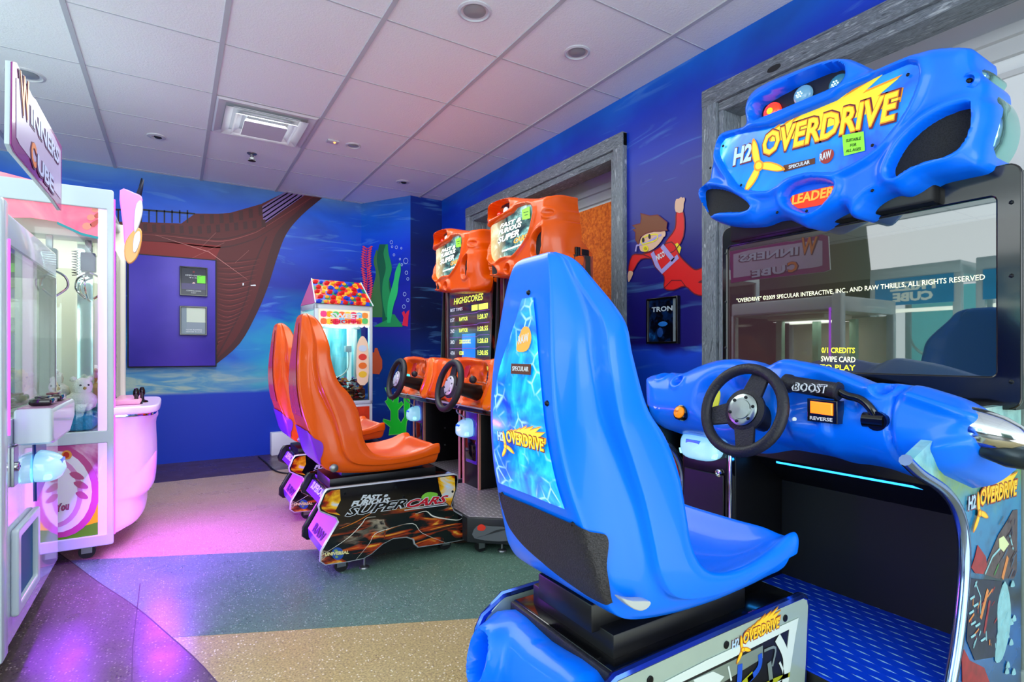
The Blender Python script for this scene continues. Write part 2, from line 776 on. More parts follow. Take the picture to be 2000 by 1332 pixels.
# --- painted sea mural
def sea(name, stops, axis=2, lo=0.0, hi=2.43, seed=0.0, rip=0.75):
    g = newmat(name, rough=0.42)
    z = g.sep()[2]
    n1 = g.noise(1.1 + seed, 3)
    zz = g.math('ADD', g.maprange(z, lo, hi), g.math('MULTIPLY', g.math('SUBTRACT', n1, 0.5), 0.10))
    c = g.ramp(zz, stops)
    n2 = g.noise(2.0, 5, stretch=(0.8, 0.8, 5.0), dist=1.5)
    streak = g.math('MULTIPLY', g.maprange(n2, 0.60, 0.80), rip, True)
    c = g.mix(streak, c, (110, 175, 235))
    n3 = g.noise(1.2, 4, stretch=(1.0, 1.0, 2.2), dist=0.6)
    c = g.mix(g.maprange(n3, 0.45, 0.8, 0, 0.55), c, (4, 20, 120))
    g.color(c)
    return g.m

SEA_FAR = sea('sea_mural_far', [(0.0, (0, 50, 180)), (0.215, (0, 55, 190)), (0.235, (10, 110, 200)), (0.27, (120, 160, 185)), (0.31, (60, 130, 190)), (0.36, (10, 95, 205)), (0.44, (10, 130, 200)), (0.52, (0, 70, 205)), (0.66, (0, 36, 170)), (0.80, (0, 75, 215)), (0.93, (10, 100, 225)), (1.0, (90, 140, 200))])
SEA_COR = sea('sea_mural_corner', [(0.0, (0, 40, 150)), (0.2, (0, 60, 150)), (0.36, (0, 50, 130)), (0.41, (10, 40, 140)), (0.5, (40, 30, 150)), (0.66, (0, 28, 165)), (0.8, (0, 55, 215)), (0.94, (20, 110, 225)), (1.0, (70, 130, 205))], seed=0.3)
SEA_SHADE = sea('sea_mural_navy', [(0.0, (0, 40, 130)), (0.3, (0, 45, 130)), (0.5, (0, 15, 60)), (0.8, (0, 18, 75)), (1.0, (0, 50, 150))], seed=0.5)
SEA_R = sea('sea_mural_right', [(0.0, (20, 30, 130)), (0.2, (0, 40, 150)), (0.36, (0, 60, 190)), (0.395, (20, 70, 215)), (0.41, (20, 8, 110)), (0.6, (12, 6, 120)), (0.75, (0, 20, 150)), (0.93, (0, 60, 200)), (1.0, (10, 110, 220))], seed=0.8, rip=0.5)

g = NG(SEA_FAR)
x_, y_, z_ = g.sep()
base = g.b.inputs['Base Color'].links[0].from_socket
fm_ = g.math('MULTIPLY', g.maprange(z_, .565, .60), g.maprange(z_, .86, .70), True)
fm_ = g.math('MULTIPLY', fm_, g.maprange(x_, 0.85, 0.2), True)
fn = g.noise(3.0, 5, stretch=(1, 1, 5), dist=1.2)
foam = g.ramp(fn, [(0.25, (20, 110, 185)), (0.45, (90, 150, 185)), (0.6, (165, 185, 175)), (0.8, (60, 130, 190))])
c = g.mix(fm_, base, foam)
c = g.mix(g.math('MULTIPLY', g.maprange(z_, .60, .57), 1.0, True), c, (0, 52, 185))
glow = g.math('MULTIPLY', g.maprange(z_, .57, .64), g.maprange(z_, 1.55, 1.0), True)
glow = g.math('MULTIPLY', glow, g.maprange(x_, .45, .95), True)
glow = g.math('MULTIPLY', glow, g.maprange(g.noise(2.2, 4, stretch=(1, 1, 2.5), dist=.8), .3, .62), True)
g.color(g.mix(glow, c, (0, 185, 190)))

P_ = lambda n, c, r=0.5: mat('paint_' + n, c, r)
FF = faceF(YF)
wf = MB()
wf.box((-5, YF, 0), (1.60, YF + 0.1, ZC), SEA_FAR)
# ship hull painted on the far wall (traced in a 520 px wide survey crop)
s3 = lambda pts: px(FF, zm(240, 330, 3.331, pts))
HULL = P_('hull', (90, 19, 24))
HULLR = P_('hull_red', (132, 18, 22))
HULLD = P_('hull_dark', (66, 16, 24))
HULLL = P_('hull_light', (150, 66, 66))
INK = P_('ink', (6, 8, 22))
LILAC = P_('lilac_plank', (126, 98, 156))
hull = s3([(-500, 340), (120, 345), (380, 355), (470, 290), (620, 292), (700, 285), (900, 228), (1060, 150), (1290, 186)]) + s3(smooth([(1290, 186), (1160, 300), (1060, 420), (1000, 570), (940, 760), (870, 930), (760, 1130), (600, 1270)], 4, False)) + s3([(600, 600), (-500, 520)])
wf.flat(FF, hull, 0.001, HULL)
wf.flat(FF, s3([(-500, 470), (120, 470), (420, 480), (640, 500), (600, 590), (100, 570), (-500, 540)]), 0.0022, HULLR)
# shaded outer keel edge
wf.flat(FF, s3(smooth([(1225, 190), (1130, 280), (1010, 400), (960, 520), (900, 720), (840, 900), (730, 1110), (600, 1245)], 4, False) + smooth([(600, 1275), (760, 1135), (875, 930), (945, 760), (1005, 570), (1065, 420), (1165, 300), (1300, 186)], 4, False)), 0.0024, HULLD)
wf.stroke(FF, s3(smooth([(600, 1240), (700, 1060), (800, 850), (850, 640), (935, 440)], 5, False)), 0.012, 0.0028, HULLD)
# lilac forecastle planks
wf.flat(FF, s3([(905, 245), (1055, 150), (1180, 172), (1000, 300), (915, 360)]), 0.0024, LILAC)
for k in range(4):
    wf.stroke(FF, s3([(905 + k * 4, 262 + k * 28), (1075 + k * 30, 155 + k * 6)]), 0.010, 0.0032, P_('plank_shade', (58, 36, 92)))
# railing
wf.stroke(FF, s3([(-400, 265), (120, 265), (470, 292)]), 0.014, 0.003, INK)
for k in range(16):
    x = -330 + k * 50
    if x < 430:
        wf.stroke(FF, s3([(x, 268), (x, 350)]), 0.010, 0.003, INK)
for row, (y0, y1, xa, xb, n) in enumerate([((350), 400, 130, 900, 14), (300, 360, 500, 880, 7)]):
    for k in range(n):
        t = k / (n - 1)
        x = xa + (xb - xa) * t
        dy = -34 * max(0, (t - 0.4)) * 1.4 if row == 0 else -55 * t
        d2 = 18 * (1 - abs(2 * t - 1)) + (10 if row == 0 else 0)
        wf.flat(FF, s3([(x, y0 + d2 + dy), (x + 26, y0 + d2 + dy - 3), (x + 30, y1 + d2 + dy - 3), (x + 4, y1 + d2 + dy)]), 0.0028, HULLD)
for y, mm, w in ((430, HULLL, 0.008), (470, HULLD, 0.012), (415, HULLD, 0.01)):
    wf.stroke(FF, s3(smooth([(-400, y - 20), (200, y), (450, y + 25), (650, y + 40), (830, y - 5), (930, y - 55), (1240, y - 250)], 5, False)), w, 0.003, mm, taper=True)
for k in range(21):
    y = 520 + k * 33
    xr = 905 - max(0, k - 1) * 9 - (max(0, k - 10) ** 1.5) * 4.5
    sag = 10 + k * 2.2 - (k > 12) * (k - 12) * 9
    if k < 2:
        continue
    wf.stroke(FF, s3(smooth([(612, y + 14), (612 + (xr - 612) * .35, y + sag), (612 + (xr - 612) * .7, y + sag * 0.7 - 4), (xr, y - 10)], 4, False)), 0.010, 0.003, HULLD, taper=True)
    wf.stroke(FF, s3(smooth([(612, y + 25), (612 + (xr - 612) * .4, y + sag + 12), (xr, y + 4)], 4, False)), 0.004, 0.003, HULLL, taper=True)
for ln in ([(210, 430), (560, 540), (810, 720)], [(430, 590), (660, 480)], [(730, 610), (820, 530)], [(500, 520), (620, 400)]):
    wf.stroke(FF, s3(ln), 0.006, 0.0036, P_('scratch', (205, 130, 125)), taper=True)
for q in ([(778, 742), (788, 742), (786, 758), (778, 758)], [(830, 755), (862, 752), (866, 762), (832, 762)]):
    wf.flat(FF, s3(q), 0.0036, P_('chip_white', (235, 235, 240)))
wf.stroke(FF, s3([(96, 160), (124, 60)]), 0.05, 0.003, INK, taper=True)
struct(wf.build('wall_far'))

# service hatch and the white cupboard
PURP = newmat('hatch_paint', rough=0.4)
PURP.color(PURP.ramp(PURP.noise(1.6, 3), [(0.3, (52, 42, 150)), (0.7, (84, 62, 190))]))
hb = MB()
hq = px(FF, zm(240, 330, 3.331, [(40, 568), (600, 592), (602, 1272), (40, 1285)]))
hu0, hu1 = hq[0][0], hq[1][0]
hv0, hv1 = hq[3][1], (hq[0][1] + hq[1][1]) / 2
hatch = thing('door_1', 'flush painted purple-blue service door under the painted ship hull', 'door', (hu0, YF, 0))
hatch['kind'] = 'structure'
hb.fbox(FF, hu0, hv0, hu1, hv1, 0, 0.05, PURP.m, 0.004)
hb.fbox(FF, hu0 - .01, hv0 - .01, hu1 + .01, hv1 + .01, 0, 0.03, INK)
hb.build('door_panel', hatch)

def poster(name, label, crop, fr, nn, fill):
    q = px(fr, crop)
    u0 = (q[0][0] + q[3][0]) / 2
    u1 = (q[1][0] + q[2][0]) / 2
    v0 = (q[2][1] + q[3][1]) / 2
    v1 = (q[0][1] + q[1][1]) / 2
    t = thing(name, label, 'poster', fr.p((u0 + u1) / 2, v0, nn))
    b = MB()
    d = 0.025
    w = 0.012
    b.prism(fr, [(u0, v0), (u1, v0), (u1, v1), (u0, v1)], nn, nn + d, BLACKG, 0.003, holes=[[(u0 + w, v0 + w), (u1 - w, v0 + w), (u1 - w, v1 - w), (u0 + w, v1 - w)]])
    b.build('frame', t)
    s = MB()
    fill(s, fr, u0 + w, v0 + w, u1 - w, v1 - w, nn + 0.012)
    s.build('print', t)
    return t

PW = mat('print_white', (225, 230, 235), 0.3)
PLIME = mat('sticker_lime', (120, 235, 60), 0.4)
def fill_a(s, fr, u0, v0, u1, v1, n):
    w, h = u1 - u0, v1 - v0
    s.fbox(fr, u0, v0, u1, v1, n - 0.01, n, mat('print_navy', (22, 22, 48), 0.15))
    s.fbox(fr, u0, v0 + h * .2, u1, v0 + h * .42, n, n + .001, mat('print_violet', (70, 58, 110), 0.2))
    s.text(fr, (u0 + w * .15, v0 + h * .70), (u1 - w * .2, v0 + h * .70), h * .05, 'VIDEO GAMES', PW, n=n + .001)
    s.text(fr, (u0 + w * .3, v0 + h * .62), (u1 - w * .3, v0 + h * .62), h * .035, 'THE', PW, n=n + .001)
    s.text(fr, (u0 + w * .2, v0 + h * .12), (u1 - w * .2, v0 + h * .12), h * .05, 'COMING SOON', PW, n=n + .001)
    s.text(fr, (u0 + w * .4, v0 + h * .05), (u1 - w * .4, v0 + h * .05), h * .04, 'SUNDAY', PW, n=n + .001)
    s.fbox(fr, u0 + w * .64, v0 + h * .45, u1 - w * .02, v0 + h * .74, n + .001, n + .002, PLIME)
    s.ball(fr.p(u0 + w * .5, v0 + h * .86, n), h * .04, mat('print_maroon', (120, 20, 40), 0.4), sc=(1, .05, 1))
    s.ball(fr.p(u0 + w * .5, v0 + h * .38, n), h * .06, mat('print_cream', (220, 190, 180), 0.4), sc=(1, .05, 1.6))
def fill_b(s, fr, u0, v0, u1, v1, n):
    w, h = u1 - u0, v1 - v0
    s.fbox(fr, u0, v0, u1, v1, n - 0.01, n, mat('print_grey', (92, 112, 130), 0.12))
    s.fbox(fr, u0 + w * .22, v0 + h * .44, u1, v1, n, n + .001, mat('print_paper', (205, 214, 196), 0.3))
    s.fbox(fr, u0 + w * .22, v0 + h * .04, u1, v0 + h * .43, n, n + .001, mat('print_slate', (108, 122, 140), 0.15))
    s.text(fr, (u0 + w * .2, v0 + h * .13), (u1 - w * .15, v0 + h * .13), h * .05, 'NOW PLAYING', PW, n=n + .001)
    s.text(fr, (u0 + w * .2, v0 + h * .06), (u1 - w * .15, v0 + h * .06), h * .04, 'HOUSE RULES', PW, n=n + .001)
poster('framed_poster', 'black framed dark poster with a lime patch, upper one on the purple door', zm(240, 330, 3.331, [(368, 642), (548, 645), (548, 835), (370, 828)]), FF, 0.05, fill_a)
poster('framed_poster', 'framed pale paper notice, lower one on the purple door', zm(240, 330, 3.331, [(368, 898), (545, 895), (545, 1085), (368, 1082)]), FF, 0.05, fill_b)

wb = MB()
a, b = px(FF, [(527, 892), (578, 840)])
wb.box((a[0], YF - 0.10, 0.001), (b[0] + 0.34, YF - 0.001, b[1]), WHITE, 0.006)
tag(wb.build('wall_box', origin=(a[0] + .1, YF - .05, 0)), 'low white boxed-in cover against the blue wall behind the orange seats', 'box')

# diagonal corner column
CH = Fr((1.59, YF, 0), (1.27 * 1.5 - 1.59, 4.87 - YF, 0), (0, 0, 1))
CX, CY = 1.905, 4.87
wc = MB()
CH = Fr((1.59, YF, 0), (CX - 1.59, CY - YF, 0), (0, 0, 1))
L = math.hypot(CX - 1.59, CY - YF)
wc.add([(1.59, YF, 0), (CX, CY, 0), (CX, CY, ZC), (1.59, YF, ZC)], [(0, 1, 2, 3)], SEA_COR)
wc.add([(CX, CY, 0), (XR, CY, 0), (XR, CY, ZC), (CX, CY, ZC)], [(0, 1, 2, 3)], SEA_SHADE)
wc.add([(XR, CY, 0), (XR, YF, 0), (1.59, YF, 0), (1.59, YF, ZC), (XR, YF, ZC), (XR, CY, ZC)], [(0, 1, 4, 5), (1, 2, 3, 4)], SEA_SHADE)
# painted weeds, coral, bubbles
c4 = lambda pts: px(CH, zm(520, 520, 3.506, pts))
c6 = lambda pts: px(CH, zm(700, 380, 5.55, pts))
G1 = P_('weed_dark', (10, 90, 60)); G2 = P_('weed_mid', (30, 140, 80)); G3 = P_('weed_olive', (60, 110, 60)); G4 = P_('weed_bright', (40, 185, 105)); CORP = P_('coral_pink', (232, 66, 92)); CORR = P_('coral_red', (225, 26, 66))
def weed(fr, f, pts, m, n):
    L_ = smooth([(a, c) for a, b, c in pts], 4, False)
    R_ = smooth([(b, c) for a, b, c in pts], 4, False)
    wc.flat(fr, f(L_ + R_[::-1]), n, m)
weed(CH, c6, [(195, 205, 600), (165, 235, 720), (190, 260, 850), (160, 280, 1000), (100, 300, 1200), (60, 330, 1330)], G3, 0.001)
weed(CH, c6, [(230, 300, 540), (200, 300, 700), (230, 330, 880), (240, 360, 1050), (260, 370, 1200), (260, 360, 1380)], G1, 0.002)
weed(CH, c6, [(300, 322, 540), (275, 330, 640), (300, 365, 800), (265, 330, 960), (265, 360, 1150), (300, 370, 1330)], G2, 0.003)
weed(CH, c6, [(445, 455, 740), (405, 462, 830), (385, 440, 940), (345, 425, 1080), (320, 385, 1200), (315, 350, 1390)], G4, 0.004)
weed(CH, c4, [(860, 880, 330), (840, 900, 360), (760, 930, 400), (740, 935, 415)], G2, 0.0035)
for y in range(570, 1180, 26):
    cx_ = 105 - 18 * math.sin((y - 560) / 90.0) if y < 800 else 95 + 12 * math.sin(y / 70)
    for sg in (-1, 1):
        wc.flat(CH, c6([(cx_, y + 20), (cx_ + sg * 40, y - 14), (cx_ + sg * 58, y - 8), (cx_ + sg * 36, y + 14)]), 0.0045, CORP)
wc.stroke(CH, c6(smooth([(100, 580), (85, 700), (105, 850), (95, 1000), (95, 1180)], 4, False)), 0.012, 0.0052, CORR)
wc.flat(CH, c4([(932, 405), (970, 412), (975, 340), (982, 300), (965, 310), (955, 330), (945, 305), (930, 318), (942, 350)]), 0.002, CORR)
BUB = P_('bubble', (170, 190, 240))
for (x, y, r) in [(362, 518, 14), (370, 567, 9), (416, 573, 13), (470, 582, 8), (390, 655, 10), (455, 700, 8), (518, 720, 24), (474, 762, 10), (525, 848, 15), (540, 915, 12), (505, 1080, 16), (540, 1145, 14), (497, 1215, 16)]:
    wc.stroke(CH, c6([(x + r * cos(t * pi / 8), y + r * 1.25 * sin(t * pi / 8)) for t in range(16)]), 0.0045, 0.006, BUB, closed=True)
wc.flat(CH, c4([(725, 735), (775, 740), (795, 700), (795, 640), (780, 610), (762, 560), (745, 560), (740, 590), (725, 590)]), 0.002, P_('coral_orange', (205, 78, 36)))
# green branching coral low on the column and wall
GB = faceF(CY)
cg = lambda pts: px(CH, zm(520, 520, 3.506, pts))
GREEN = P_('coral_green', (30, 225, 50)); GREENL = P_('coral_green_edge', (140, 230, 110))
gc = [(815, 830), (830, 830), (850, 900), (870, 930), (890, 870), (910, 875), (905, 940), (930, 925), (940, 945), (905, 985), (905, 1040), (925, 1070), (950, 1030), (945, 960), (945, 900), (965, 885), (985, 920), (985, 990), (995, 1000), (985, 1030), (965, 1060), (960, 1100), (960, 1145), (840, 1155), (850, 1100), (800, 1060), (805, 1045), (855, 1060), (855, 990), (830, 950), (815, 925), (830, 915), (835, 890)]
wc.flat(CH, cg(gc), 0.003, GREEN)
wc.stroke(CH, cg(gc), 0.008, 0.0045, GREENL, closed=True)
struct(wc.build('wall_corner'))

# right wall with two tall alcoves
FR_ = faceL(XR)
W1A, W1B = 2.31, 4.30     # alcove behind the orange machines (outer frame edges)
W2A, W2B = -0.6, 1.76     # alcove behind the blue machine
ZT = 2.215
FWD = 0.13
wr = MB()
wr.box((XR, -3.2, ZT - .05), (XR + 0.1, CY, ZC), SEA_R)
wr.box((XR, W1B - .05, 0), (XR + 0.1, CY, ZT - .05), SEA_R)
wr.box((XR, W2B - .05, 0), (XR + 0.1, W1A + .05, ZT - .05), SEA_R)
wr.box((XR, -3.2, 0), (XR + 0.1, W2A + .05, ZT - .05), SEA_R)
d8 = lambda pts: px(FR_, zm(1200, 360, 2.664, pts))
RED = P_('suit_red', (222, 12, 18)); SKIN = P_('skin_tan', (224, 178, 152)); HAIR = P_('hair_brown', (118, 58, 26)); YEL = P_('yellow', (235, 215, 30)); LAV = P_('strap_lilac', (165, 150, 215)); REDD = P_('suit_line', (110, 4, 30))
arms = [smooth([(325, 145), (362, 148), (362, 270), (310, 350), (270, 345), (270, 300), (318, 230)], 3),
        smooth([(150, 365), (95, 370), (75, 450), (95, 458), (140, 390), (210, 385), (205, 350)], 3)]
for a_ in arms:
    wr.flat(FR_, d8(a_), 0.002, RED); wr.stroke(FR_, d8(a_), 0.006, 0.0042, REDD, closed=True)
body = smooth([(150, 362), (210, 345), (300, 300), (345, 375), (400, 430), (430, 445), (470, 435), (472, 490), (440, 510), (474, 515), (474, 575), (420, 570), (370, 530), (310, 550), (262, 540), (262, 480), (215, 430), (195, 385)], 3)
wr.flat(FR_, d8([(302, 318), (330, 305), (350, 330), (340, 362), (318, 360)]), 0.0024, YEL)
wr.flat(FR_, d8(body), 0.003, RED)
wr.stroke(FR_, d8(body), 0.006, 0.0046, REDD, closed=True)
wr.stroke(FR_, d8([(262, 540), (300, 500), (350, 500), (372, 530)]), 0.005, 0.0046, REDD)
for ln in ([(200, 355), (225, 420), (250, 455), (335, 375)], [(250, 320), (310, 395)]):
    wr.stroke(FR_, d8(ln), 0.026, 0.0055, LAV)
wr.pxtext(FR_, (1200 + 226 / 2.664, 360 + 400 / 2.664), (1200 + 268 / 2.664, 360 + 375 / 2.664), 12, 'NICO', PW, n=0.006, bold=0.03, depth=0.0006)
face_ = smooth([(135, 310), (150, 270), (200, 245), (250, 240), (262, 265), (245, 300), (210, 335), (170, 352), (140, 345)], 3)
wr.flat(FR_, d8(face_), 0.0055, SKIN)
wr.flat(FR_, d8(smooth([(245, 245), (268, 245), (268, 270), (250, 275)], 3)), 0.0062, SKIN)
hair = [(98, 215), (140, 205), (145, 180), (140, 152), (190, 165), (230, 160), (280, 200), (275, 230), (283, 240), (262, 242), (245, 245), (210, 245), (170, 255), (140, 275), (130, 315), (115, 290), (115, 250), (100, 235), (118, 232)]
wr.flat(FR_, d8(hair), 0.0066, HAIR)
wr.stroke(FR_, d8(hair), 0.005, 0.008, REDD, closed=True)
wr.stroke(FR_, d8([(115, 350), (120, 320), (150, 310), (175, 305), (250, 262)]), 0.012, 0.0075, LAV)
wr.stroke(FR_, d8(smooth([(150, 285), (185, 265), (228, 262), (222, 290), (180, 305), (150, 312)], 3)), 0.007, 0.008, YEL, closed=True)
for c_ in ((155, 290), (188, 272)):
    wr.flat(FR_, d8([(c_[0] + 6 * cos(t), c_[1] + 13 * sin(t)) for t in [i * pi / 6 for i in range(12)]]), 0.0085, INK)
wr.flat(FR_, d8([(168 + 15 * cos(t), 335 + 17 * sin(t)) for t in [i * pi / 6 for i in range(12)]]), 0.0085, YEL)
wr.flat(FR_, d8([(168 + 8 * cos(t), 335 + 9 * sin(t)) for t in [i * pi / 6 for i in range(12)]]), 0.0095, P_('yellow_dark', (190, 160, 10)))
for hand in ([(322, 143), (318, 105), (325, 78), (338, 76), (350, 66), (358, 72), (366, 68), (370, 82), (364, 100), (358, 146)], [(78, 452), (98, 455), (98, 470), (84, 500), (76, 508), (72, 480)]):
    wr.flat(FR_, d8(smooth(hand, 2)), 0.004, SKIN)
PINK = P_('weed_pink', (220, 70, 200))
for y in range(1075, 1170, 16):
    for sg in (-1, 1):
        wr.flat(FR_, d8([(120, y + 12), (120 + sg * 14, y - 8), (120 + sg * 10, y + 8)]), 0.002, PINK)
wr.flat(FR_, px(FR_, [(1303, 850), (1316, 856), (1330, 890), (1346, 940), (1346, 1000), (1330, 985), (1322, 930)]), 0.002, P_('coral_scarlet', (215, 40, 20)))
for x in (1292, 1300, 1311):
    wr.stroke(FR_, px(FR_, smooth([(x, 960), (x - 5, 900), (x + 4, 860), (x, 835)], 4, False)), 0.02, 0.0015, P_('weed_teal', (20, 110, 110)))
M6 = lambda pts: px(faceL(XR), zm(740, 540, 3.7, pts))
for ln in ([(350, 600), (305, 515)], [(335, 590), (345, 520)], [(370, 590), (365, 545)], [(395, 590), (420, 520)], [(400, 600), (408, 545)], [(245, 560), (238, 500)]):
    wr.stroke(FR_, M6(ln), 0.05, 0.002, PINK)
struct(wr.build('wall_right'))

# recess behind the alcoves
rc = MB()
RX = XR + 0.34
CREAM = mat('recess_white', (226, 228, 232), 0.55)
MOLD = mat('recess_moulding', (196, 197, 202), 0.5)
for (ya, yb) in ((W1A, W1B), (W2A, W2B)):
    rc.box((RX, ya - .1, 0), (RX + 0.06, yb + .1, ZC), CREAM)
    rc.box((XR + .1, ya - .1, 0), (RX, ya, ZC), CREAM)
    rc.box((XR + .1, yb, 0), (RX, yb + .1, ZC), CREAM)
    rc.box((XR + .1, ya, ZT + .02), (RX, yb, ZT + .08), CREAM)
    for (z0, z1, d) in ((2.06, 2.10, .05), (2.00, 2.06, .025), (1.93, 1.95, .012)):
        rc.box((RX - d, ya, z0), (RX, yb, z1), MOLD)
struct(rc.build('wall_recess'))
# white pier beside the blue machine
wp = MB()
PX = 1.87
wp.box((1.885, 0.32, 0.05), (2.2, 0.502, 0.86), mat('pier_white', (178, 196, 190), 0.45), 0.015)
wp.box((1.875, 0.31, 0.0), (2.21, 0.502, 0.10), mat('pier_white', (178, 196, 190), 0.45), 0.01)
struct(wp.build('trim_1'))

# weathered timber frames
wd = newmat('weathered_wood', rough=0.7)
nz = wd.noise(9, 8, stretch=(8, 1.0, 8), dist=1.8)
nv_ = wd.noise(60, 3, stretch=(4, .5, 4))
cc = wd.ramp(nz, [(0.30, (78, 84, 92)), (0.45, (132, 140, 150)), (0.55, (104, 110, 120)), (0.7, (182, 188, 196))])
wd.color(wd.mix(wd.maprange(nv_, .4, .7, 0, .5), cc, (70, 72, 78)))
wd.bump(nz, 0.5, 0.01)
WOODH = wd.m
wd = newmat('weathered_wood_upright', rough=0.7)
nz = wd.noise(9, 8, stretch=(8, 8, 1.0), dist=1.8)
cc = wd.ramp(nz, [(0.30, (78, 84, 92)), (0.45, (132, 140, 150)), (0.55, (104, 110, 120)), (0.7, (182, 188, 196))])
wd.color(cc)
wd.bump(nz, 0.5, 0.01)
WOODV = wd.m
for i, (ya, yb) in enumerate(((W1A, W1B), (W2A, W2B))):
    f = MB()
    w = 0.085
    f.box((XR - .035, ya, ZT - w), (XR + .1, yb, ZT), WOODH, .006)
    f.box((XR - .020, ya + w, ZT - w - .045), (XR + .12, yb - w, ZT - w), WOODH, .006)
    for (p, q, s_) in ((ya, ya + w, 1), (yb - w, yb, -1)):
        f.box((XR - .033, p, 0), (XR + .1, q, ZT - .001), WOODV, .006)
        p2, q2 = (q, q + .03) if s_ > 0 else (p - .03, p)
        f.box((XR - .018, p2, 0), (XR + .12, q2, ZT - w - .04), WOODV, .005)
    if i == 1:
        for (yy, zz, r_) in ((1.38, 2.16, .022), (0.1, 2.17, .03)):
            f.ball((XR - .034, yy, zz), r_, mat('wood_knot', (36, 34, 38), .8), sc=(.15, 1.6, .7))
    struct(f.build('window_%d' % (i + 1)))

# orange cork board standing in the first alcove
OR_B = newmat('orange_cork', rough=0.8)
on_ = OR_B.noise(55, 5)
OR_B.color(OR_B.ramp(on_, [(0.3, (176, 70, 6)), (0.5, (214, 96, 14)), (0.7, (236, 126, 30))]))
OR_B.bump(on_, .4, .01)
ob = MB()
q = px(faceL(2.45), [(1118, 418), (1203, 391)])
ob.box((2.45, -q[1][0] - .06, 0.0), (2.475, 3.9, (q[0][1] + q[1][1]) / 2), OR_B.m, .003)
tag(ob.build('cork_board', origin=(2.46, 3, 0)), 'tall orange cork board standing in the timber framed alcove', 'board')
bt = MB()
bt.box((2.44, -q[1][0] - .065, q[0][1] - .03), (2.48, -q[1][0] + .02, q[0][1] + .03), mat('tape_blue', (20, 70, 200), .5), .003)
tag(bt.build('tape_patch', origin=(2.46, 2.2, q[0][1])), 'blue tape patch on the top corner of the orange board', 'tape')

# TRON poster on the right wall
def fill_t(s, fr, u0, v0, u1, v1, n):
    w, h = u1 - u0, v1 - v0
    g = newmat('print_tron', rough=0.08)
    g.color(g.ramp(g.noise(14, 3), [(0.45, (5, 7, 20)), (0.62, (10, 40, 90)), (0.75, (30, 110, 190))]))
    s.fbox(fr, u0, v0, u1, v1, n - .01, n, g.m)
    s.text(fr, (u0 + w * .1, v0 + h * .72), (u1 - w * .15, v0 + h * .72), h * .12, 'TRON', mat('print_silver', (190, 200, 215), .3), n=n + .001, bold=.02)
    s.ball(fr.p(u0 + w * .5, v0 + h * .42, n), h * .10, mat('print_blue', (30, 110, 200), .4), sc=(.05, 1.5, .6))
    s.ball(fr.p(u0 + w * .4, v0 + h * .22, n), h * .12, mat('print_blue2', (16, 60, 130), .4), sc=(.05, .8, 1))
    s.fbox(fr, u1 - w * .13, v0, u1, v1, n, n + .002, mat('print_edge', (120, 130, 140), .2))
poster('framed_poster', 'small framed TRON poster on the right wall below the painted diver', [(1268, 583), (1330, 579), (1328, 672), (1268, 671)], FR_, 0.0, fill_t)

# ---------------------------------------------------------------- ceiling fittings
CZ = Fr((0, 0, ZC), (1, 0, 0), (0, -1, 0))   # faces down
def cpt(u, v):
    q = px(CZ, [(u, v)])[0]
    return (q[0], -q[1])
LAMP = mat('lamp_glass', (150, 156, 160), .3)
TRIMW = mat('fitting_white', (205, 206, 212), .4)
def downlight(u, v, r, label):
    x, y = cpt(u, v)
    t = thing('downlight', label, 'ceiling light', (x, y, ZC))
    b = MB(); b.lathe((x, y, ZC), (0, 0, -1), [(r, 0), (r, .004), (r * .86, .008), (r * .80, .002), (r * .62, -.0), (r * .60, .003)], TRIMW); b.build('trim_ring', t)
    b = MB(); b.lathe((x, y, ZC - .002), (0, 0, -1), [(r * .66, .0), (r * .45, .004), (0.0, .006)], LAMP); b.build('lens', t)
downlight(927, 22, .075, 'round recessed downlight nearest the camera, at the top middle')
downlight(1127, 102, .065, 'round recessed downlight above the blue game machine side')
downlight(50, 145, .085, 'round recessed downlight over the left claw cabinet sign')
downlight(690, 284, .055, 'round recessed downlight beside the small square sensor')
def eyeball(u, v, label):
    x, y = cpt(u, v)
    t = thing('spot_camera', label, 'ceiling spot', (x, y, ZC))
    b = MB(); b.lathe((x, y, ZC), (0, 0, -1), [(.058, 0), (.056, .006), (.035, .01), (.03, .002)], TRIMW); b.build('trim_ring', t)
    b = MB(); b.ball((x + .008, y, ZC - .004), .026, mat('spot_dark', (40, 40, 44), .2), 2, (1, 1, .5)); b.build('eye', t)
eyeball(306, 266, 'small round ceiling spot with dark eye near the ship mural')
eyeball(787, 355, 'small round ceiling spot with dark eye near the corner column')
x, y = cpt(650, 275)
t = thing('motion_sensor', 'small square ceiling sensor with orange light', 'sensor', (x, y, ZC))
b = MB(); b.box((x - .04, y - .03, ZC - .012), (x + .04, y + .03, ZC - .0005), TRIMW, .004); b.build('housing', t)
b = MB(); b.ball((x + .01, y - .01, ZC - .013), .008, mat('led_orange', (255, 170, 90), .3, emit=(255, 150, 60), estr=4), 2); b.build('indicator', t)
x, y = cpt(492, 300)
t = thing('sprinkler_head', 'metal fire sprinkler head below a ceiling tile', 'sprinkler', (x, y, ZC))
b = MB(); b.lathe((x, y, ZC), (0, 0, -1), [(.035, 0), (.03, .006), (.014, .01), (.012, .035)], ZINC); b.build('escutcheon', t)
b = MB()
b.lathe((x, y, ZC - .052), (0, 0, -1), [(.026, 0), (.028, .003), (0, .005)], SCREW, 12)
for s_ in (-1, 1):
    b.tube([(x + s_ * .010, y, ZC - .03), (x + s_ * .018, y, ZC - .042), (x + s_ * .005, y, ZC - .054)], .003, SCREW, 6)
b.build('deflector', t)
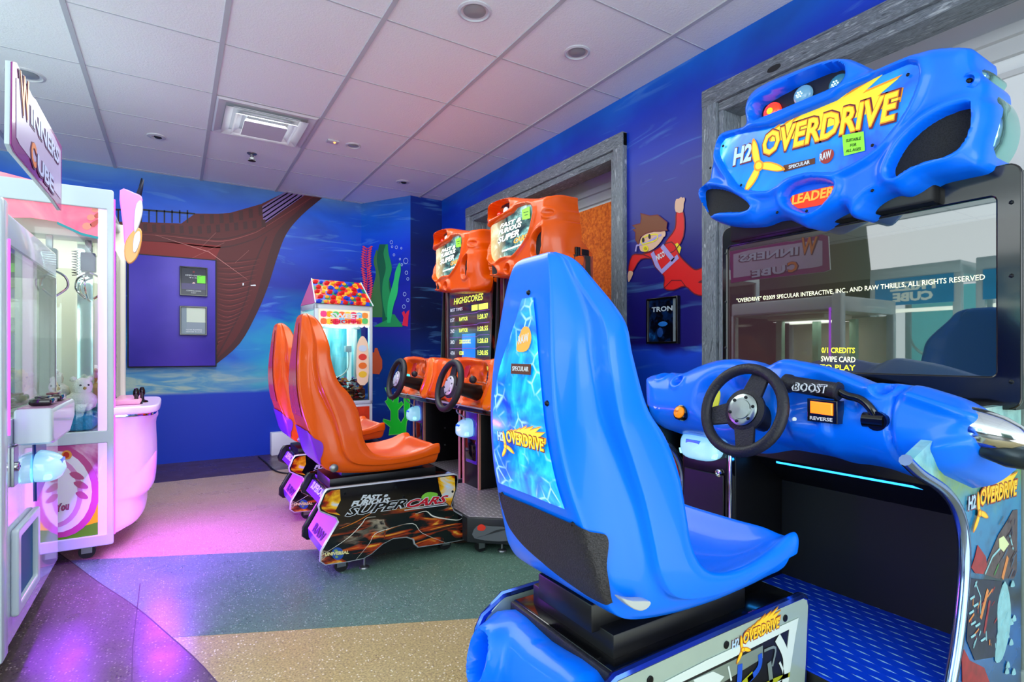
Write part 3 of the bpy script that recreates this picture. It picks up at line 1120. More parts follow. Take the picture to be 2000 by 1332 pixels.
# air diffuser, one tile, stepped square cones
vx0, vy0, vx1, vy1 = 0.197 + .011, 3.564, 0.797 - .011, 4.156
t = thing('air_vent', 'square white stepped air diffuser set in the ceiling', 'air vent', ((vx0 + vx1) / 2, (vy0 + vy1) / 2, ZC))
VW = mat('vent_white', (214, 215, 220), .4)
def frust(b, c0, h0, z0, c1, h1, z1, m):
    vs = [(c0[0] + sx * h0, c0[1] + sy * h0, z0) for sx, sy in ((-1, -1), (1, -1), (1, 1), (-1, 1))] + [(c1[0] + sx * h1, c1[1] + sy * h1, z1) for sx, sy in ((-1, -1), (1, -1), (1, 1), (-1, 1))]
    b.add(vs, [(i, (i + 1) % 4, 4 + (i + 1) % 4, 4 + i) for i in range(4)], m)
c_ = ((vx0 + vx1) / 2, (vy0 + vy1) / 2)
b = MB()
frust(b, c_, .289, ZC - .002, c_, .275, ZC - .012, VW)
frust(b, c_, .275, ZC - .012, c_, .235, ZC - .004, VW)
b.box((c_[0] - .235, c_[1] - .235, ZC - .003), (c_[0] + .235, c_[1] + .235, ZC - .001), mat('vent_shadow', (190, 191, 196), .7))
b.build('frame', t)
for (h0, h1, z0, z1) in ((.235, .190, .028, .006), (.180, .135, .040, .010), (.125, .105, .050, .012)):
    b = MB(); frust(b, c_, h1, ZC - z1, c_, h0, ZC - z0, VW)
    if h0 < .13:
        b.box((c_[0] - .125, c_[1] - .125, ZC - .052), (c_[0] + .125, c_[1] + .125, ZC - .049), VW)
    b.build('louvre', t)

# cable on the plum strip
b = MB()
b.tube([tuple(fr) for fr in smooth([(q[0], q[1], .006) for q in px(G, [(505, 893), (520, 905), (540, 922), (575, 925), (600, 910)])], 5, False)], .006, RUBBER, 6)
tag(b.build('power_cable', origin=(.7, 5, 0)), 'black power cable curling on the floor by the low white box', 'cable')

# ================================================================ SHARED MACHINE PARTS
BLUE = mat('blue_moulding', (0, 112, 248), 0.30, coat=0.22, spec=.32, noise=0.03, nscale=3)
ORANGE = mat('orange_moulding', (222, 82, 0), 0.26, coat=0.25, spec=.35, noise=0.03, nscale=3)
ORLIT = mat('orange_light_moulding', (236, 112, 14), 0.22, coat=0.6)
RUBR = mat('steering_rubber', (26, 26, 36), 0.5, bump=0.2, bscale=220)
GRILLE = newmat('speaker_cloth', rough=0.75)
GRILLE.color(GRILLE.ramp(GRILLE.voro(320), [(0.2, (4, 4, 5)), (0.6, (24, 25, 28))]))
GRILLE = GRILLE.m
PERF = newmat('grained_black_panel', rough=0.55)
PERF.color(PERF.ramp(PERF.noise(350, 2), [(0.3, (22, 21, 24)), (0.7, (54, 50, 54))]))
PERF.bump(PERF.noise(350, 2), .4, .004)
PERF = PERF.m


def cr(pts, s):
    n = len(pts)
    s = max(0.0, min(n - 1 - 1e-9, s))
    i = int(s)
    t = s - i
    p0, p1, p2, p3 = pts[max(0, i - 1)], pts[i], pts[min(n - 1, i + 1)], pts[min(n - 1, i + 2)]
    return tuple(0.5 * ((2 * b) + (-a + c) * t + (2 * a - 5 * b + 4 * c - d) * t * t + (-a + 3 * b - 3 * c + d) * t ** 3) for a, b, c, d in zip(p0, p1, p2, p3))


# seat sections: back x, z, half width | rim x, z, half width | inside x, z
SEAT = [
    (-.078, 1.122, .045, -.066, 1.120, .058, -.058, 1.122),
    (-.090, 1.108, .062, -.046, 1.104, .088, -.040, 1.106),
    (-.098, 1.060, .080, -.024, 1.068, .112, -.046, 1.060),
    (-.106, .985, .095, -.008, .990, .178, -.060, .995),
    (-.114, .900, .108, -.004, .925, .196, -.072, .915),
    (-.114, .800, .120, .022, .835, .205, -.070, .820),
    (-.100, .700, .135, .070, .775, .205, -.058, .720),
    (-.078, .620, .150, .105, .705, .205, -.040, .620),
    (-.058, .550, .160, .120, .635, .208, -.010, .545),
    (-.040, .495, .165, .135, .568, .210, .035, .498),
    (.000, .455, .170, .170, .520, .212, .100, .470),
    (.100, .437, .172, .230, .500, .212, .180, .460),
    (.230, .430, .172, .310, .498, .210, .280, .457),
    (.350, .432, .170, .390, .510, .207, .365, .466),
    (.430, .438, .170, .448, .530, .208, .425, .492),
    (.474, .444, .172, .480, .532, .206, .462, .526),
    (.486, .462, .168, .489, .522, .197, .480, .524),
]
SLOOP = 16


def seat_pt(s, t, off=0.0):
    """s along the seat, t across: 0 spine, 1 spine edge, 2..3 flank, 4 rim, 5 rim in, 6.. inside, negative t = far side"""
    sg = 1 if t >= 0 else -1
    a = abs(t)
    bx, bz, bw, rx, rz, rw, ix, iz = cr(SEAT, s)

    def loop():
        fx, fz = rx - bx, rz - bz
        ln = math.hypot(fx, fz) + 1e-6
        nx, nz = fx / ln, fz / ln
        # groove between spine and flank, then swelling flank
        P = [(0, bx, bz),
             (bw * .86, bx, bz),
             (bw, bx + fx * .06, bz + fz * .06),
             (bw + (rw - bw) * .34, bx + fx * .26, bz + fz * .26),
             (bw + (rw - bw) * .50, bx + fx * .46, bz + fz * .46),
             (bw + (rw - bw) * .86, bx + fx * .52, bz + fz * .52),
             (bw + (rw - bw) * .97, bx + fx * .58, bz + fz * .58),
             (rw, rx - fx * .10, rz - fz * .10),
             (rw - .010, rx + nx * .004, rz + nz * .004),
             (rw - .032, rx - nx * .010, rz - nz * .010),
             (rw * .62, rx + (ix - rx) * .72, rz + (iz - rz) * .72),
             (rw * .32, ix + (rx - ix) * .04, iz + (rz - iz) * .04),
             (0, ix, iz)]
        return P
    P = loop()
    q = cr(P, a)
    return Vector((q[1], -sg * q[0], q[2]))


def seat_mesh(mb, O, m, ns=110, nt=60):
    O = Vector(O)
    rows = []
    N = 12.0
    ts = []
    for k in range(nt + 1):
        ts.append(N * k / nt)
    full = [t for t in ts] + [-t for t in ts[::-1][1:-1]]
    for i in range(ns + 1):
        s = (len(SEAT) - 1) * i / ns
        rows.append([O + seat_pt(s, t if t != 0 else 0.0) for t in full])
    mb.grid(rows, m, True, closed_v=True)
    n = len(full)
    base = len(mb.v) - n * (ns + 1)
    k = mb.mi(m)
    for r in (0, ns):
        # close the two ends
        idx = [base + r * n + j for j in range(n)]
        mb.f.append(tuple(idx)); mb.m.append(k); mb.sm.append(True)


def seat_patch(mb, O, rng, m, off=0.004, ns=30, nt=12):
    """rng(s) list of (s, t0, t1): patch laid on the seat surface"""
    O = Vector(O)
    rows = []
    for i in range(ns + 1):
        s, t0, t1 = cr(rng, (len(rng) - 1) * i / ns)
        row = []
        for j in range(nt + 1):
            t = t0 + (t1 - t0) * j / nt
            e = 0.02
            a = seat_pt(s, t)
            d1 = seat_pt(s + e, t) - seat_pt(s - e, t)
            d2 = seat_pt(s, t + e) - seat_pt(s, t - e)
            nrm = d1.cross(d2)
            nrm = nrm.normalized() if nrm.length > 0 else Vector((-1, 0, 0))
            c = Vector((0.1, 0, a.z + 0.05))
            if (a - c).dot(nrm) < 0:
                nrm = -nrm
            row.append(O + a + nrm * off)
        rows.append(row)
    mb.grid(rows, m, True)


def wheel(fr, R, t, hubm, m, name_parent, label=None, hub_r=.045, spokes=(100, 215, 330), depth=.035):
    """steering wheel in plane fr (normal towards the player)"""
    b = MB()
    b.tube([fr.p(R * cos(2 * pi * k / 40), R * sin(2 * pi * k / 40), 0) for k in range(40)], t, m, 12, closed=True)
    o = b.build('steering_wheel', name_parent)
    s = MB()
    for a in spokes:
        a = radians(a)
        pts = []
        w0, w1 = .30, .62
        pts = [(R * .93 * cos(a - w0 * .8), R * .93 * sin(a - w0 * .8)), (R * .95 * cos(a), R * .95 * sin(a)), (R * .93 * cos(a + w0 * .8), R * .93 * sin(a + w0 * .8)), (R * .35 * cos(a + w1 * 1.4), R * .35 * sin(a + w1 * 1.4)), (R * .35 * cos(a - w1 * 1.4), R * .35 * sin(a - w1 * 1.4))]
        s.prism(fr, pts, -.014, -.004, m, .002)
    s.lathe(fr.p(0, 0, -.03), fr.N, [(.03, -.05), (.035, 0), (R * .5, .012), (R * .52, .024), (R * .40, .030)], m, 28)
    sp = s.build('spoke', None)
    # keep as sub-part of the wheel
    org = ROOT[o.name]
    sp.data.transform(Matrix.Translation(-org))
    sp.parent = o
    h = MB()
    h.lathe(fr.p(0, 0, -.004), fr.N, [(hub_r, -.006), (hub_r, .006), (hub_r * .9, .009), (hub_r * .62, .009), (hub_r * .60, .012), (0, .014)], hubm, 28)
    for k in range(6):
        a = k * pi / 3 + .3
        h.lathe(fr.p(hub_r * .78 * cos(a), hub_r * .78 * sin(a), .004), fr.N, [(.0045, 0), (.0045, .003), (0, .004)], SCREW, 8)
    hp = h.build('hub_cap', None)
    hp.data.transform(Matrix.Translation(-org))
    hp.parent = o
    ROOT[sp.name] = org
    ROOT[hp.name] = org
    return o


def sub(mb, name, part):
    """build a sub-part under a part"""
    o = mb.build(name, None)
    org = ROOT[part.name]
    o.data.transform(Matrix.Translation(-org))
    o.parent = part
    ROOT[o.name] = org
    return o


GLOW = mat('reader_glow', (190, 245, 255), .3, emit=(130, 225, 255), estr=1.6)
READ_SCR = mat('reader_screen', (20, 60, 160), .1, emit=(30, 90, 220), estr=1.2)


def card_reader(parent, fr, u, v, w, h, d=.07):
    """rounded glowing card swipe reader with small display"""
    b = MB()
    rows = []
    n = 24
    for k in range(9):
        q = k / 8
        r_ = math.sqrt(max(0, 1 - q ** 2.6))
        rows.append([fr.p(u + math.copysign(abs(cos(2 * pi * j / n)) ** .6, cos(2 * pi * j / n)) * w / 2 * max(r_, .02), v - q * h * .12 + math.copysign(abs(sin(2 * pi * j / n)) ** .7, sin(2 * pi * j / n)) * h / 2 * max(r_, .02), q * d) for j in range(n)])
    b.grid(rows, mat('reader_shell', (215, 235, 245), .15, coat=.5, emit=(120, 215, 250), estr=.55), True, closed_v=True)
    o = b.build('card_reader', parent)
    s = MB()
    s.prism(fr, [(u - w * .20, v - h * .02), (u + w * .16, v - h * .02), (u + w * .18, v + h * .20), (u - w * .18, v + h * .20)], d * .70, d * .90, READ_SCR, .002)
    sub(s, 'display', o)
    g = MB()
    g.prism(fr, [(u - w * .45, v - h * .38), (u + w * .45, v - h * .38), (u + w * .48, v - h * .20), (u - w * .48, v - h * .20)], d * .3, d * .62, GLOW, .006)
    sub(g, 'light_band', o)
    return o


def swivel_caster(b, x, y, r=.03, m=RUBBER, top=.10):
    b.cyl((x, y - .012, r), (x, y + .012, r), r, m, seg=18)
    b.box((x - .004 - r * .5, y - .02, r * .8), (x + r * .6, y - .015, top - .006), ZINC)
    b.box((x - .004 - r * .5, y + .015, r * .8), (x + r * .6, y + .02, top - .006), ZINC)
    b.cyl((x + .004, y, top - .012), (x + .004, y, top), r * .9, ZINC, seg=14)


# deck plate
def tread(name, base, lite, sc=1.0, rough=.3, metal=.6):
    g = newmat(name, rough=rough, metal=metal)
    x, y, z = g.sep()
    f = 34.0 * sc
    a = g.math('FRACT', g.math('MULTIPLY', x, f))
    c = g.math('FRACT', g.math('ADD', g.math('MULTIPLY', y, f * .62), g.math('MULTIPLY', g.math('FLOOR', g.math('MULTIPLY', x, f)), .5)))
    da = g.math('ABSOLUTE', g.math('SUBTRACT', a, .5))
    dc = g.math('ABSOLUTE', g.math('SUBTRACT', c, .5))
    k = g.math('ADD', g.math('MULTIPLY', da, 7.5), g.math('MULTIPLY', dc, 2.3))
    msk = g.maprange(k, .95, .75, 0, 1)
    msk = g.math('MULTIPLY', msk, 1.0, True)
    g.color(g.mix(msk, base, lite))
    g.bump(msk, .9, .003)
    return g.m


# water print used on the backlit and printed art
def water_art(name, dark, mid, lite, sc=14, emit=0.0, rough=.15):
    g = newmat(name, rough=rough, coat=.4)
    n = g.voro(sc, 'DISTANCE_TO_EDGE')
    w = g.noise(sc * .35, 4, dist=1.0)
    c = g.ramp(w, [(0.32, dark), (0.52, mid), (0.72, lite)])
    e = g.maprange(n, 0.0, 0.09, 1, 0)
    c = g.mix(g.math('MULTIPLY', g.maprange(g.noise(sc * .5, 2), .48, .62), g.math('MULTIPLY', e, .75), True), c, (190, 250, 255))
    g.color(c)
    if emit:
        g.emit(c, emit)
    return g.m


YELT = mat('logo_yellow', (250, 222, 50), .35, emit=(250, 222, 50), estr=.28)
YELE = mat('logo_amber', (235, 150, 20), .35, emit=(235, 150, 20), estr=.22)
MAR = mat('logo_maroon', (120, 20, 50), .4)
CYT = mat('logo_ice', (190, 225, 245), .35, emit=(190, 225, 245), estr=.25)
BRN = mat('badge_brown', (98, 48, 24), .4)
STK = mat('sticker_green', (150, 240, 60), .4, emit=(150, 240, 60), estr=.15)


def logo(b, fr, base, n, sc=1.0, emit=True):
    """H2 OVERDRIVE lettering, flames and propeller; base(x, y) maps logo units to (u, v)"""
    yel = YELT if emit else mat('logo_yellow_print', (240, 200, 40), .35)
    amb = YELE if emit else mat('logo_amber_print', (205, 120, 20), .35)
    ice = CYT if emit else mat('logo_ice_print', (170, 205, 230), .35)
    e = 0.0006 * sc
    fl_ = [(0.9, 2.5), (1.6, 2.9), (1.3, 2.4), (2.4, 3.1), (2.2, 2.7), (3.6, 3.6), (3.2, 3.1), (5.2, 4.3), (4.4, 3.5), (6.6, 4.4), (5.6, 3.5), (8.2, 4.6), (6.8, 3.3), (8.8, 3.6), (7.6, 2.6), (8.8, 2.5), (8.6, 1.4), (2.2, 1.0), (0.6, 1.4)]
    b.flat(fr, [base(x * 1.0, y * .66) for x, y in fl_], n, amb)
    b.flat(fr, [base(x * .96 + .15, y * .62) for x, y in fl_], n + e, yel)
    b.text(fr, base(-2.35, -.15), base(-.72, -.12), (Vector(base(0, 1.35)) - Vector(base(0, 0))).length, 'H2', MAR, n=n + e * 2, shear=.15, bold=.06, depth=e)
    b.text(fr, base(-2.3, -.05), base(-.8, -.02), (Vector(base(0, 1.2)) - Vector(base(0, 0))).length, 'H2', ice, n=n + e * 3, shear=.15, bold=.035, depth=e)
    b.text(fr, base(-.05, -.15), base(8.5, -.15), (Vector(base(0, 1.85)) - Vector(base(0, 0))).length, 'OVERDRIVE', MAR, n=n + e * 3, shear=.15, bold=.065, depth=e)
    b.text(fr, base(0.02, -.04), base(8.4, -.04), (Vector(base(0, 1.65)) - Vector(base(0, 0))).length, 'OVERDRIVE', amb, n=n + e * 4, shear=.15, bold=.045, depth=e)
    b.text(fr, base(0.08, .04), base(8.35, .04), (Vector(base(0, 1.5)) - Vector(base(0, 0))).length, 'OVERDRIVE', yel, n=n + e * 5, shear=.15, bold=.018, depth=e)
    # propeller
    for a in (98, 232, 340):
        a = radians(a)
        bl = [(.1, .18), (.7, .36), (1.5, .26), (2.0, 0), (1.5, -.2), (.7, -.2), (.1, -.15)]
        pts = [(x * cos(a) - y * sin(a) - .22, x * sin(a) + y * cos(a) - .55) for x, y in smooth(bl, 3)]
        b.flat(fr, [base(*p) for p in pts], n + e * 6, amb)
        pts = [((x * .9) * cos(a) - y * .75 * sin(a) - .22, (x * .9) * sin(a) + y * .75 * cos(a) - .55) for x, y in smooth(bl, 3)]
        b.flat(fr, [base(*p) for p in pts], n + e * 7, yel)
    b.flat(fr, [base(-.22 + .38 * cos(k * pi / 8), -.55 + .38 * sin(k * pi / 8)) for k in range(16)], n + e * 8, amb)
    b.flat(fr, [base(-.22 + .24 * cos(k * pi / 8), -.55 + .24 * sin(k * pi / 8)) for k in range(16)], n + e * 9, yel)


# ================================================================ BLUE POWERBOAT MACHINE
HO = (0.68, 0.895, 0.0)
H2 = thing('boat_racing_machine', 'large glossy blue powerboat racing arcade machine with moulded seat, in the right foreground', 'arcade machine', HO)
SO = (0.68, 0.878, 0.0)
b = MB(); seat_mesh(b, SO, BLUE); seat = b.build('seat', H2, sharp=60)
# backlit spine print
WART = water_art('spine_water', (0, 60, 210), (0, 150, 235), (60, 225, 245), 30, emit=.55)
b = MB(); seat_patch(b, SO, [(2.35, -.15, .45), (3.2, -.45, .62), (4.5, -.85, .80), (5.6, -.95, .85), (6.55, -.95, .88)], WART, .003); wp_ = sub(b, 'spine_print', seat)
b = MB()
def spine_fr(s):
    p = Vector(SO) + seat_pt(s, 0) + Vector((-.006, 0, 0))
    t = (seat_pt(s - .3, 0) - seat_pt(s + .3, 0)).normalized()
    return Fr(p, (0, -1, 0), t)
f_ = spine_fr(5.45)
logo(b, f_, lambda x, y: (x * .0155 - .040, y * .0155), .0015, .8)
sub(b, 'spine_logo', seat)
b = MB()
f_ = spine_fr(4.0)
b.prism(f_, [(-.020, -.010), (.048, -.010), (.048, .010), (-.020, .010)], 0.0, .0012, BRN)
b.text(f_, (-.014, -.004), (.042, -.004), .009, 'SPECULAR', PW, n=.0014)
sub(b, 'maker_badge', seat)
b = MB()
f_ = spine_fr(3.35)
b.prism(f_, smooth([(-.005, -.02), (.03, -.022), (.042, .0), (.03, .022), (.008, .02)], 3), 0.0, .0012, mat('emblem_orange', (240, 170, 70), .4, emit=(240, 170, 70), estr=.2))
b.text(f_, (.002, -.010), (.036, -.004), .016, 'RAW', PW, n=.0015)
sub(b, 'spine_emblem', seat)
# grained lower cover
b = MB(); seat_patch(b, SO, [(6.85, -1.0, 1.1), (7.15, -1.0, 2.3), (7.4, -.95, 2.6), (8.0, -.8, 2.25), (8.6, -.3, 2.15), (9.1, .75, 2.0)], PERF, .0045); sub(b, 'rear_cover', seat)
# side reflector
sf = faceF(0.663)
b = MB()
rq = px(sf, zm(960, 900, 3.083, [(792, 832), (860, 848), (962, 850), (955, 885), (915, 908), (870, 900), (825, 870)]))
b.prism(sf, smooth(rq, 3), -.022, -.002, mat('reflector_clear', (176, 182, 178), .25), .002); sub(b, 'reflector', seat)
for s_, t_ in ((2.2, .2), (6.9, .95), (4.6, .92), (6.9, -.9)):
    p = Vector(SO) + seat_pt(s_, t_)
    b = MB(); b.ball(p, .006, SCREW, 1); sub(b, 'screw', seat)

b = MB()
b.box((.70, .76, .352), (1.10, 1.03, .40), BLACK, .004)
b.box((.68, .80, .39), (1.05, .98, .446), BLACK, .004)
b.build('seat_slide', H2)
b = MB()
b.box((.672, .722, .335), (1.262, 1.072, .355), BLACKG, .006)
b.box((.69, .725, .02), (1.25, 1.068, .34), BLACK)
b.box((.664, .722, .330), (.676, 1.072, .352), RUBR, .004)
b.build('seat_base', H2)
PLST = mat('plate_steel', (176, 196, 184), .25, .35, noise=.1, nscale=6)
def h2plate(Y, s_, name):
    fr = faceF(Y)
    out = smooth([(.665, .352), (.95, .357), (1.25, .358)], 3, False) + [(1.266, .350), (1.272, .335), (1.262, .20), (1.245, .03), (1.18, .02), (.55, .02), (.53, .06), (.56, .14), (.60, .20), (.592, .25), (.60, .29), (.615, .315)]
    b = MB(); b.prism(fr, out, -.018, 0.0, PLST, .002)
    o = b.build(name, H2)
    t = MB(); t.tube([fr.p(u, v, -.009) for u, v in out], .010, mat('trim_blue_chrome', (60, 90, 190), .15, .9), 8, closed=True)
    sub(t, 'edge_trim', o)
    return o, fr
h2plate(1.098, 1, 'side_plate')
o, fr = h2plate(.712, 1, 'side_plate')
b = MB()
z12 = lambda pts: px(fr, zm(1200, 1140, 5.0, pts))
DKE = mat('engine_dark', (22, 24, 28), .3); ENG = mat('engine_silver', (150, 168, 158), .3, .5); HOSE = mat('hose_blue', (30, 80, 190), .3); HOSEY = mat('hose_olive', (160, 165, 30), .4); PALE = mat('engine_pale', (205, 218, 212), .35)
b.flat(fr, z12([(640, 960), (1060, 750), (1720, 430), (1690, 960), (1640, 1400), (300, 1500), (420, 1100)]), .0005, DKE)
b.flat(fr, z12([(470, 960), (900, 740), (1790, 330), (1760, 500), (1690, 960), (1640, 960), (1700, 440), (1060, 760), (640, 960)]), .0015, PALE)
b.flat(fr, z12([(700, 960), (1180, 730), (1440, 600), (1440, 720), (1050, 960), (860, 1150), (560, 1200)]), .0015, ENG)
b.flat(fr, z12([(760, 930), (950, 850), (1060, 900), (980, 1000), (800, 1020)]), .0025, PALE)
for ln, w_, m_ in (([(1580, 520), (1660, 700), (1650, 960), (1600, 1150)], .022, PALE), ([(1215, 780), (1210, 900), (1190, 1100)], .016, HOSE), ([(1410, 680), (1410, 780), (1370, 860), (1290, 940)], .014, HOSE), ([(1700, 880), (1500, 960), (1300, 1080)], .010, HOSEY), ([(1340, 880), (1240, 980)], .016, HOSEY), ([(1450, 650), (1560, 620), (1530, 800)], .006, ENG), ([(1500, 760), (1520, 960)], .014, ENG), ([(1600, 760), (1640, 880), (1580, 960)], .006, PALE), ([(1100, 800), (1130, 940)], .005, PALE), ([(650, 1050), (1000, 900)], .006, ENG)):
    b.stroke(fr, z12(smooth(ln, 4, False)), w_, .0032, m_)
for c_ in ((1090, 595), (345, 940), (1665, 335)):
    q = z12([c_])[0]
    b.lathe(fr.p(q[0], q[1], 0), fr.N, [(.008, 0), (.008, .002), (.004, .003), (0, .002)], SCREW, 14)
q0, q1, q2 = z12([(1245, 590), (1605, 420), (1245, 470)])
def lb_(x, y, q0=q0, q1=q1, q2=q2):
    t = x / 8.4
    return (q0[0] + (q1[0] - q0[0]) * t + (q2[0] - q0[0]) * y / 1.65, q0[1] + (q1[1] - q0[1]) * t + (q2[1] - q0[1]) * y / 1.65)
logo(b, fr, lb_, .001, .6, emit=False)
sub(b, 'engine_print', o)
# moulded rear cover of the base
fr = Fr((.60, .905, .16), (0, -1, 0), (.36, 0, .93))
def hf(U, V, D):
    h = dome(D, .05, .05) + .02 * np.sin(V * 14) - .0
    for (cu, cv, r) in ((-.115, .095, .042), (-.02, -.08, .055), (.105, .03, .045), (-.06, -.18, .05)):
        d = np.hypot((U - cu), (V - cv) * .75)
        h = h + .026 * np.exp(-((d - r) / .016) ** 2) - .055 * (1 - sst(r * .45, r * .95, d))
    return h
b = MB(); relief(b, fr, smooth([(-.172, .18), (0, .185), (.172, .18), (.176, 0), (.172, -.165), (0, -.17), (-.172, -.165), (-.176, 0)], 4), hf, BLUE, .006, .04); b.build('base_cover', H2)
for x_, y_ in ((.64, .75), (.64, 1.05), (1.2, .77), (1.2, 1.03)):
    b = MB(); swivel_caster(b, x_, y_, .024, top=.03 + .02); b.build('caster', H2)

# foot platform
TB = tread('blue_tread_plate', (0, 62, 214), (150, 205, 255), 1.0, .35, .15)
b = MB()
P0 = [(1.272, .56), (1.42, .505), (1.76, .505), (1.76, 1.28), (1.42, 1.28), (1.272, 1.2)]
b.prism(faceU(0), P0, .03, .178, BLACK, .004)
b.prism(faceU(0), [(x * .99 + .012, y * .985 + .012) for x, y in P0], .178, .182, TB, .001)
b.build('foot_platform', H2)
b = MB()
b.cyl((1.275, .60, .15), (1.275, .665, .15), .022, mat('hinge_blue', (20, 60, 170), .25, coat=.4), seg=16)
b.ball((1.29, .585, .10), .02, mat('marker_orange', (240, 150, 20), .3), 2)
b.box((1.262, .52, .05), (1.35, .70, .125), BLACKG, .01)
b.build('hinge_cover', H2)

# cabinet
NEARY, FARY = .492, 1.300
fn_ = faceF(NEARY)
edge = px(fn_, [(1780, 900), (1806, 925), (1850, 955), (1878, 992), (1892, 1045), (1894, 1110), (1888, 1190), (1878, 1270), (1866, 1345), (1862, 1400)])
edge = smooth(edge, 4, False)
top = [(1.87, .86), (1.50, .84)]
zb = .02
out = [(1.50, .80)] + edge + [(edge[-1][0] + .02, zb), (1.872, zb), (1.872, .80)]
ART = newmat('side_art', rough=.22, coat=.3)
zz_ = ART.sep()[2]
nn_ = ART.noise(5.5, 5, dist=.8)
v_ = ART.math('ADD', ART.maprange(zz_, 0, .85), ART.math('MULTIPLY', ART.math('SUBTRACT', nn_, .5), .35))
cART = ART.ramp(v_, [(0.0, (60, 14, 18)), (0.12, (14, 70, 120)), (0.28, (20, 100, 180)), (0.42, (16, 14, 40)), (0.50, (20, 110, 170)), (0.66, (30, 130, 180)), (0.76, (110, 150, 60)), (0.84, (120, 190, 190)), (0.95, (170, 205, 200))])
ART.color(ART.mix(ART.maprange(ART.noise(26, 5), .5, .75, 0, .35), cART, (20, 40, 60)))
for Y, nm in ((NEARY, 0), (FARY, 1)):
    fr = faceF(Y) if nm == 0 else Fr((0, Y, 0), (1, 0, 0), (0, 0, 1))
    b = MB()
    b.prism(fr, out, -.020, 0, BLACK if nm else ART.m)
    o = b.build('side_panel', H2)
    t = MB()
    t.tube([fr.p(u, v, -.010) for u, v in edge], .0125, mat('trim_chrome_blue', (150, 175, 225), .12, .95), 10)
    sub(t, 'edge_trim', o)
    if nm == 0:
        a = MB()
        f2 = fr
        zz = lambda pts: px(f2, zm(1860, 860, 2.82, pts))
        REDP = mat('art_red', (150, 24, 40), .3, noise=.7, nscale=40); DKB = mat('art_navy', (30, 26, 60), .3, noise=.9, nscale=45); WTR = mat('art_water', (120, 190, 210), .3); BOAT = mat('art_boat', (84, 66, 72), .3, noise=.9, nscale=50); SPR = mat('art_spray', (140, 195, 205), .35, noise=.5, nscale=30)
        a.flat(f2, zz([(330, 385), (355, 380), (352, 700), (335, 760), (240, 760), (165, 735), (195, 650), (250, 520), (300, 440)]), .0008, BOAT)
        a.flat(f2, zz([(100, 700), (120, 640), (135, 575), (180, 640), (185, 690), (165, 735), (120, 730)]), .0012, REDP)
        a.flat(f2, zz([(95, 760), (270, 775), (250, 900), (240, 1000), (240, 1190), (120, 1210), (75, 1100), (85, 900)]), .0008, DKB)
        a.flat(f2, zz(smooth([(285, 775), (315, 900), (310, 1050), (270, 1200), (230, 1210), (245, 1050), (245, 900)], 3)), .0014, SPR)
        a.flat(f2, zz([(60, 1150), (90, 1210), (170, 1250), (200, 1330), (50, 1330), (48, 1200)]), .0012, REDP)
        a.flat(f2, zz([(250, 540), (275, 525), (305, 570), (275, 612), (252, 590)]), .002, mat('art_sign', (215, 225, 170), .4))
        for ln, w_, m_ in (([(175, 735), (215, 640), (260, 590)], .006, SPR), ([(270, 760), (300, 640)], .016, mat('art_orange', (215, 130, 60), .3)), ([(150, 980), (190, 820)], .014, mat('art_orange', (215, 130, 60), .3)), ([(120, 780), (150, 860), (150, 960)], .004, SPR), ([(250, 680), (225, 740)], .006, mat('art_green', (70, 130, 70), .4)), ([(200, 880), (170, 1060)], .012, REDP), ([(310, 520), (330, 600)], .006, SPR)):
            a.stroke(f2, zz(ln), w_, .0022, m_)
        random.seed(5)
        for k in range(46):
            # small splashes, struts and reflections over the printed boats
            up_ = k % 2
            cx0, cy0 = (random.uniform(255, 345), random.uniform(440, 740)) if up_ else (random.uniform(95, 235), random.uniform(775, 1180))
            ln_ = random.uniform(14, 60)
            an_ = radians(random.uniform(55, 80) if up_ else random.uniform(50, 95))
            mm_ = (SPR, DKB, REDP, BOAT, mat('art_orange', (215, 130, 60), .3), mat('art_slate', (70, 90, 120), .3))[k % 6]
            a.stroke(f2, zz([(cx0 - ln_ * cos(an_) / 2, cy0 + ln_ * sin(an_) / 2), (cx0 + ln_ * cos(an_) / 2, cy0 - ln_ * sin(an_) / 2)]), random.uniform(.002, .007), .0018 + .00002 * k, mm_, taper=False)
        for k in range(14):
            cx0, cy0 = random.uniform(235, 335), random.uniform(790, 1290)
            a.flat(f2, zz(smooth([(cx0 - 10, cy0 + 14), (cx0 + 2, cy0 - 22), (cx0 + 12, cy0 + 10)], 3)), .0022, SPR)
        for q in ((100, 860), (120, 900), (95, 940), (105, 1000), (130, 1010), (160, 1090), (105, 1070)):
            a.flat(f2, zz([(q[0] - 12, q[1] + 8), (q[0] + 14, q[1] - 10), (q[0] + 16, q[1] + 2), (q[0] - 8, q[1] + 18)]), .0022, SPR)
        q0, q1, q2 = zz([(140, 362), (345, 300), (140, 262)])
        logo(a, f2, lambda x, y: (q0[0] + (q1[0] - q0[0]) * x / 8.4 + (q2[0] - q0[0]) * y / 1.65, q0[1] + (q1[1] - q0[1]) * x / 8.4 + (q2[1] - q0[1]) * y / 1.65), .0024, .6, emit=False)
        sub(a, 'side_print', o)
b = MB()
b.box((1.752, .51, .02), (1.86, 1.28, .86), mat('kick_panel', (24, 27, 30), .5, noise=.2, nscale=5))
b.box((1.50, 1.070, .02), (1.75, 1.282, .76), BLACK, .004)
b.add([(1.49, .51, .70), (1.49, 1.07, .70), (1.752, 1.07, .50), (1.752, .51, .50), (1.49, .51, .66), (1.49, 1.07, .66)], [(4, 5, 2, 3), (0, 1, 5, 4)], BLACK)
b.box((1.49, .51, .62), (1.86, 1.28, .80), BLACK, .004)
b.build('cabinet_body', H2)
b = MB()
fl_ = faceL(1.50)
q = px(fl_, [(1347, 872), (1437, 880), (1437, 1008), (1347, 985)])
u0, u1 = -1.272, -1.092
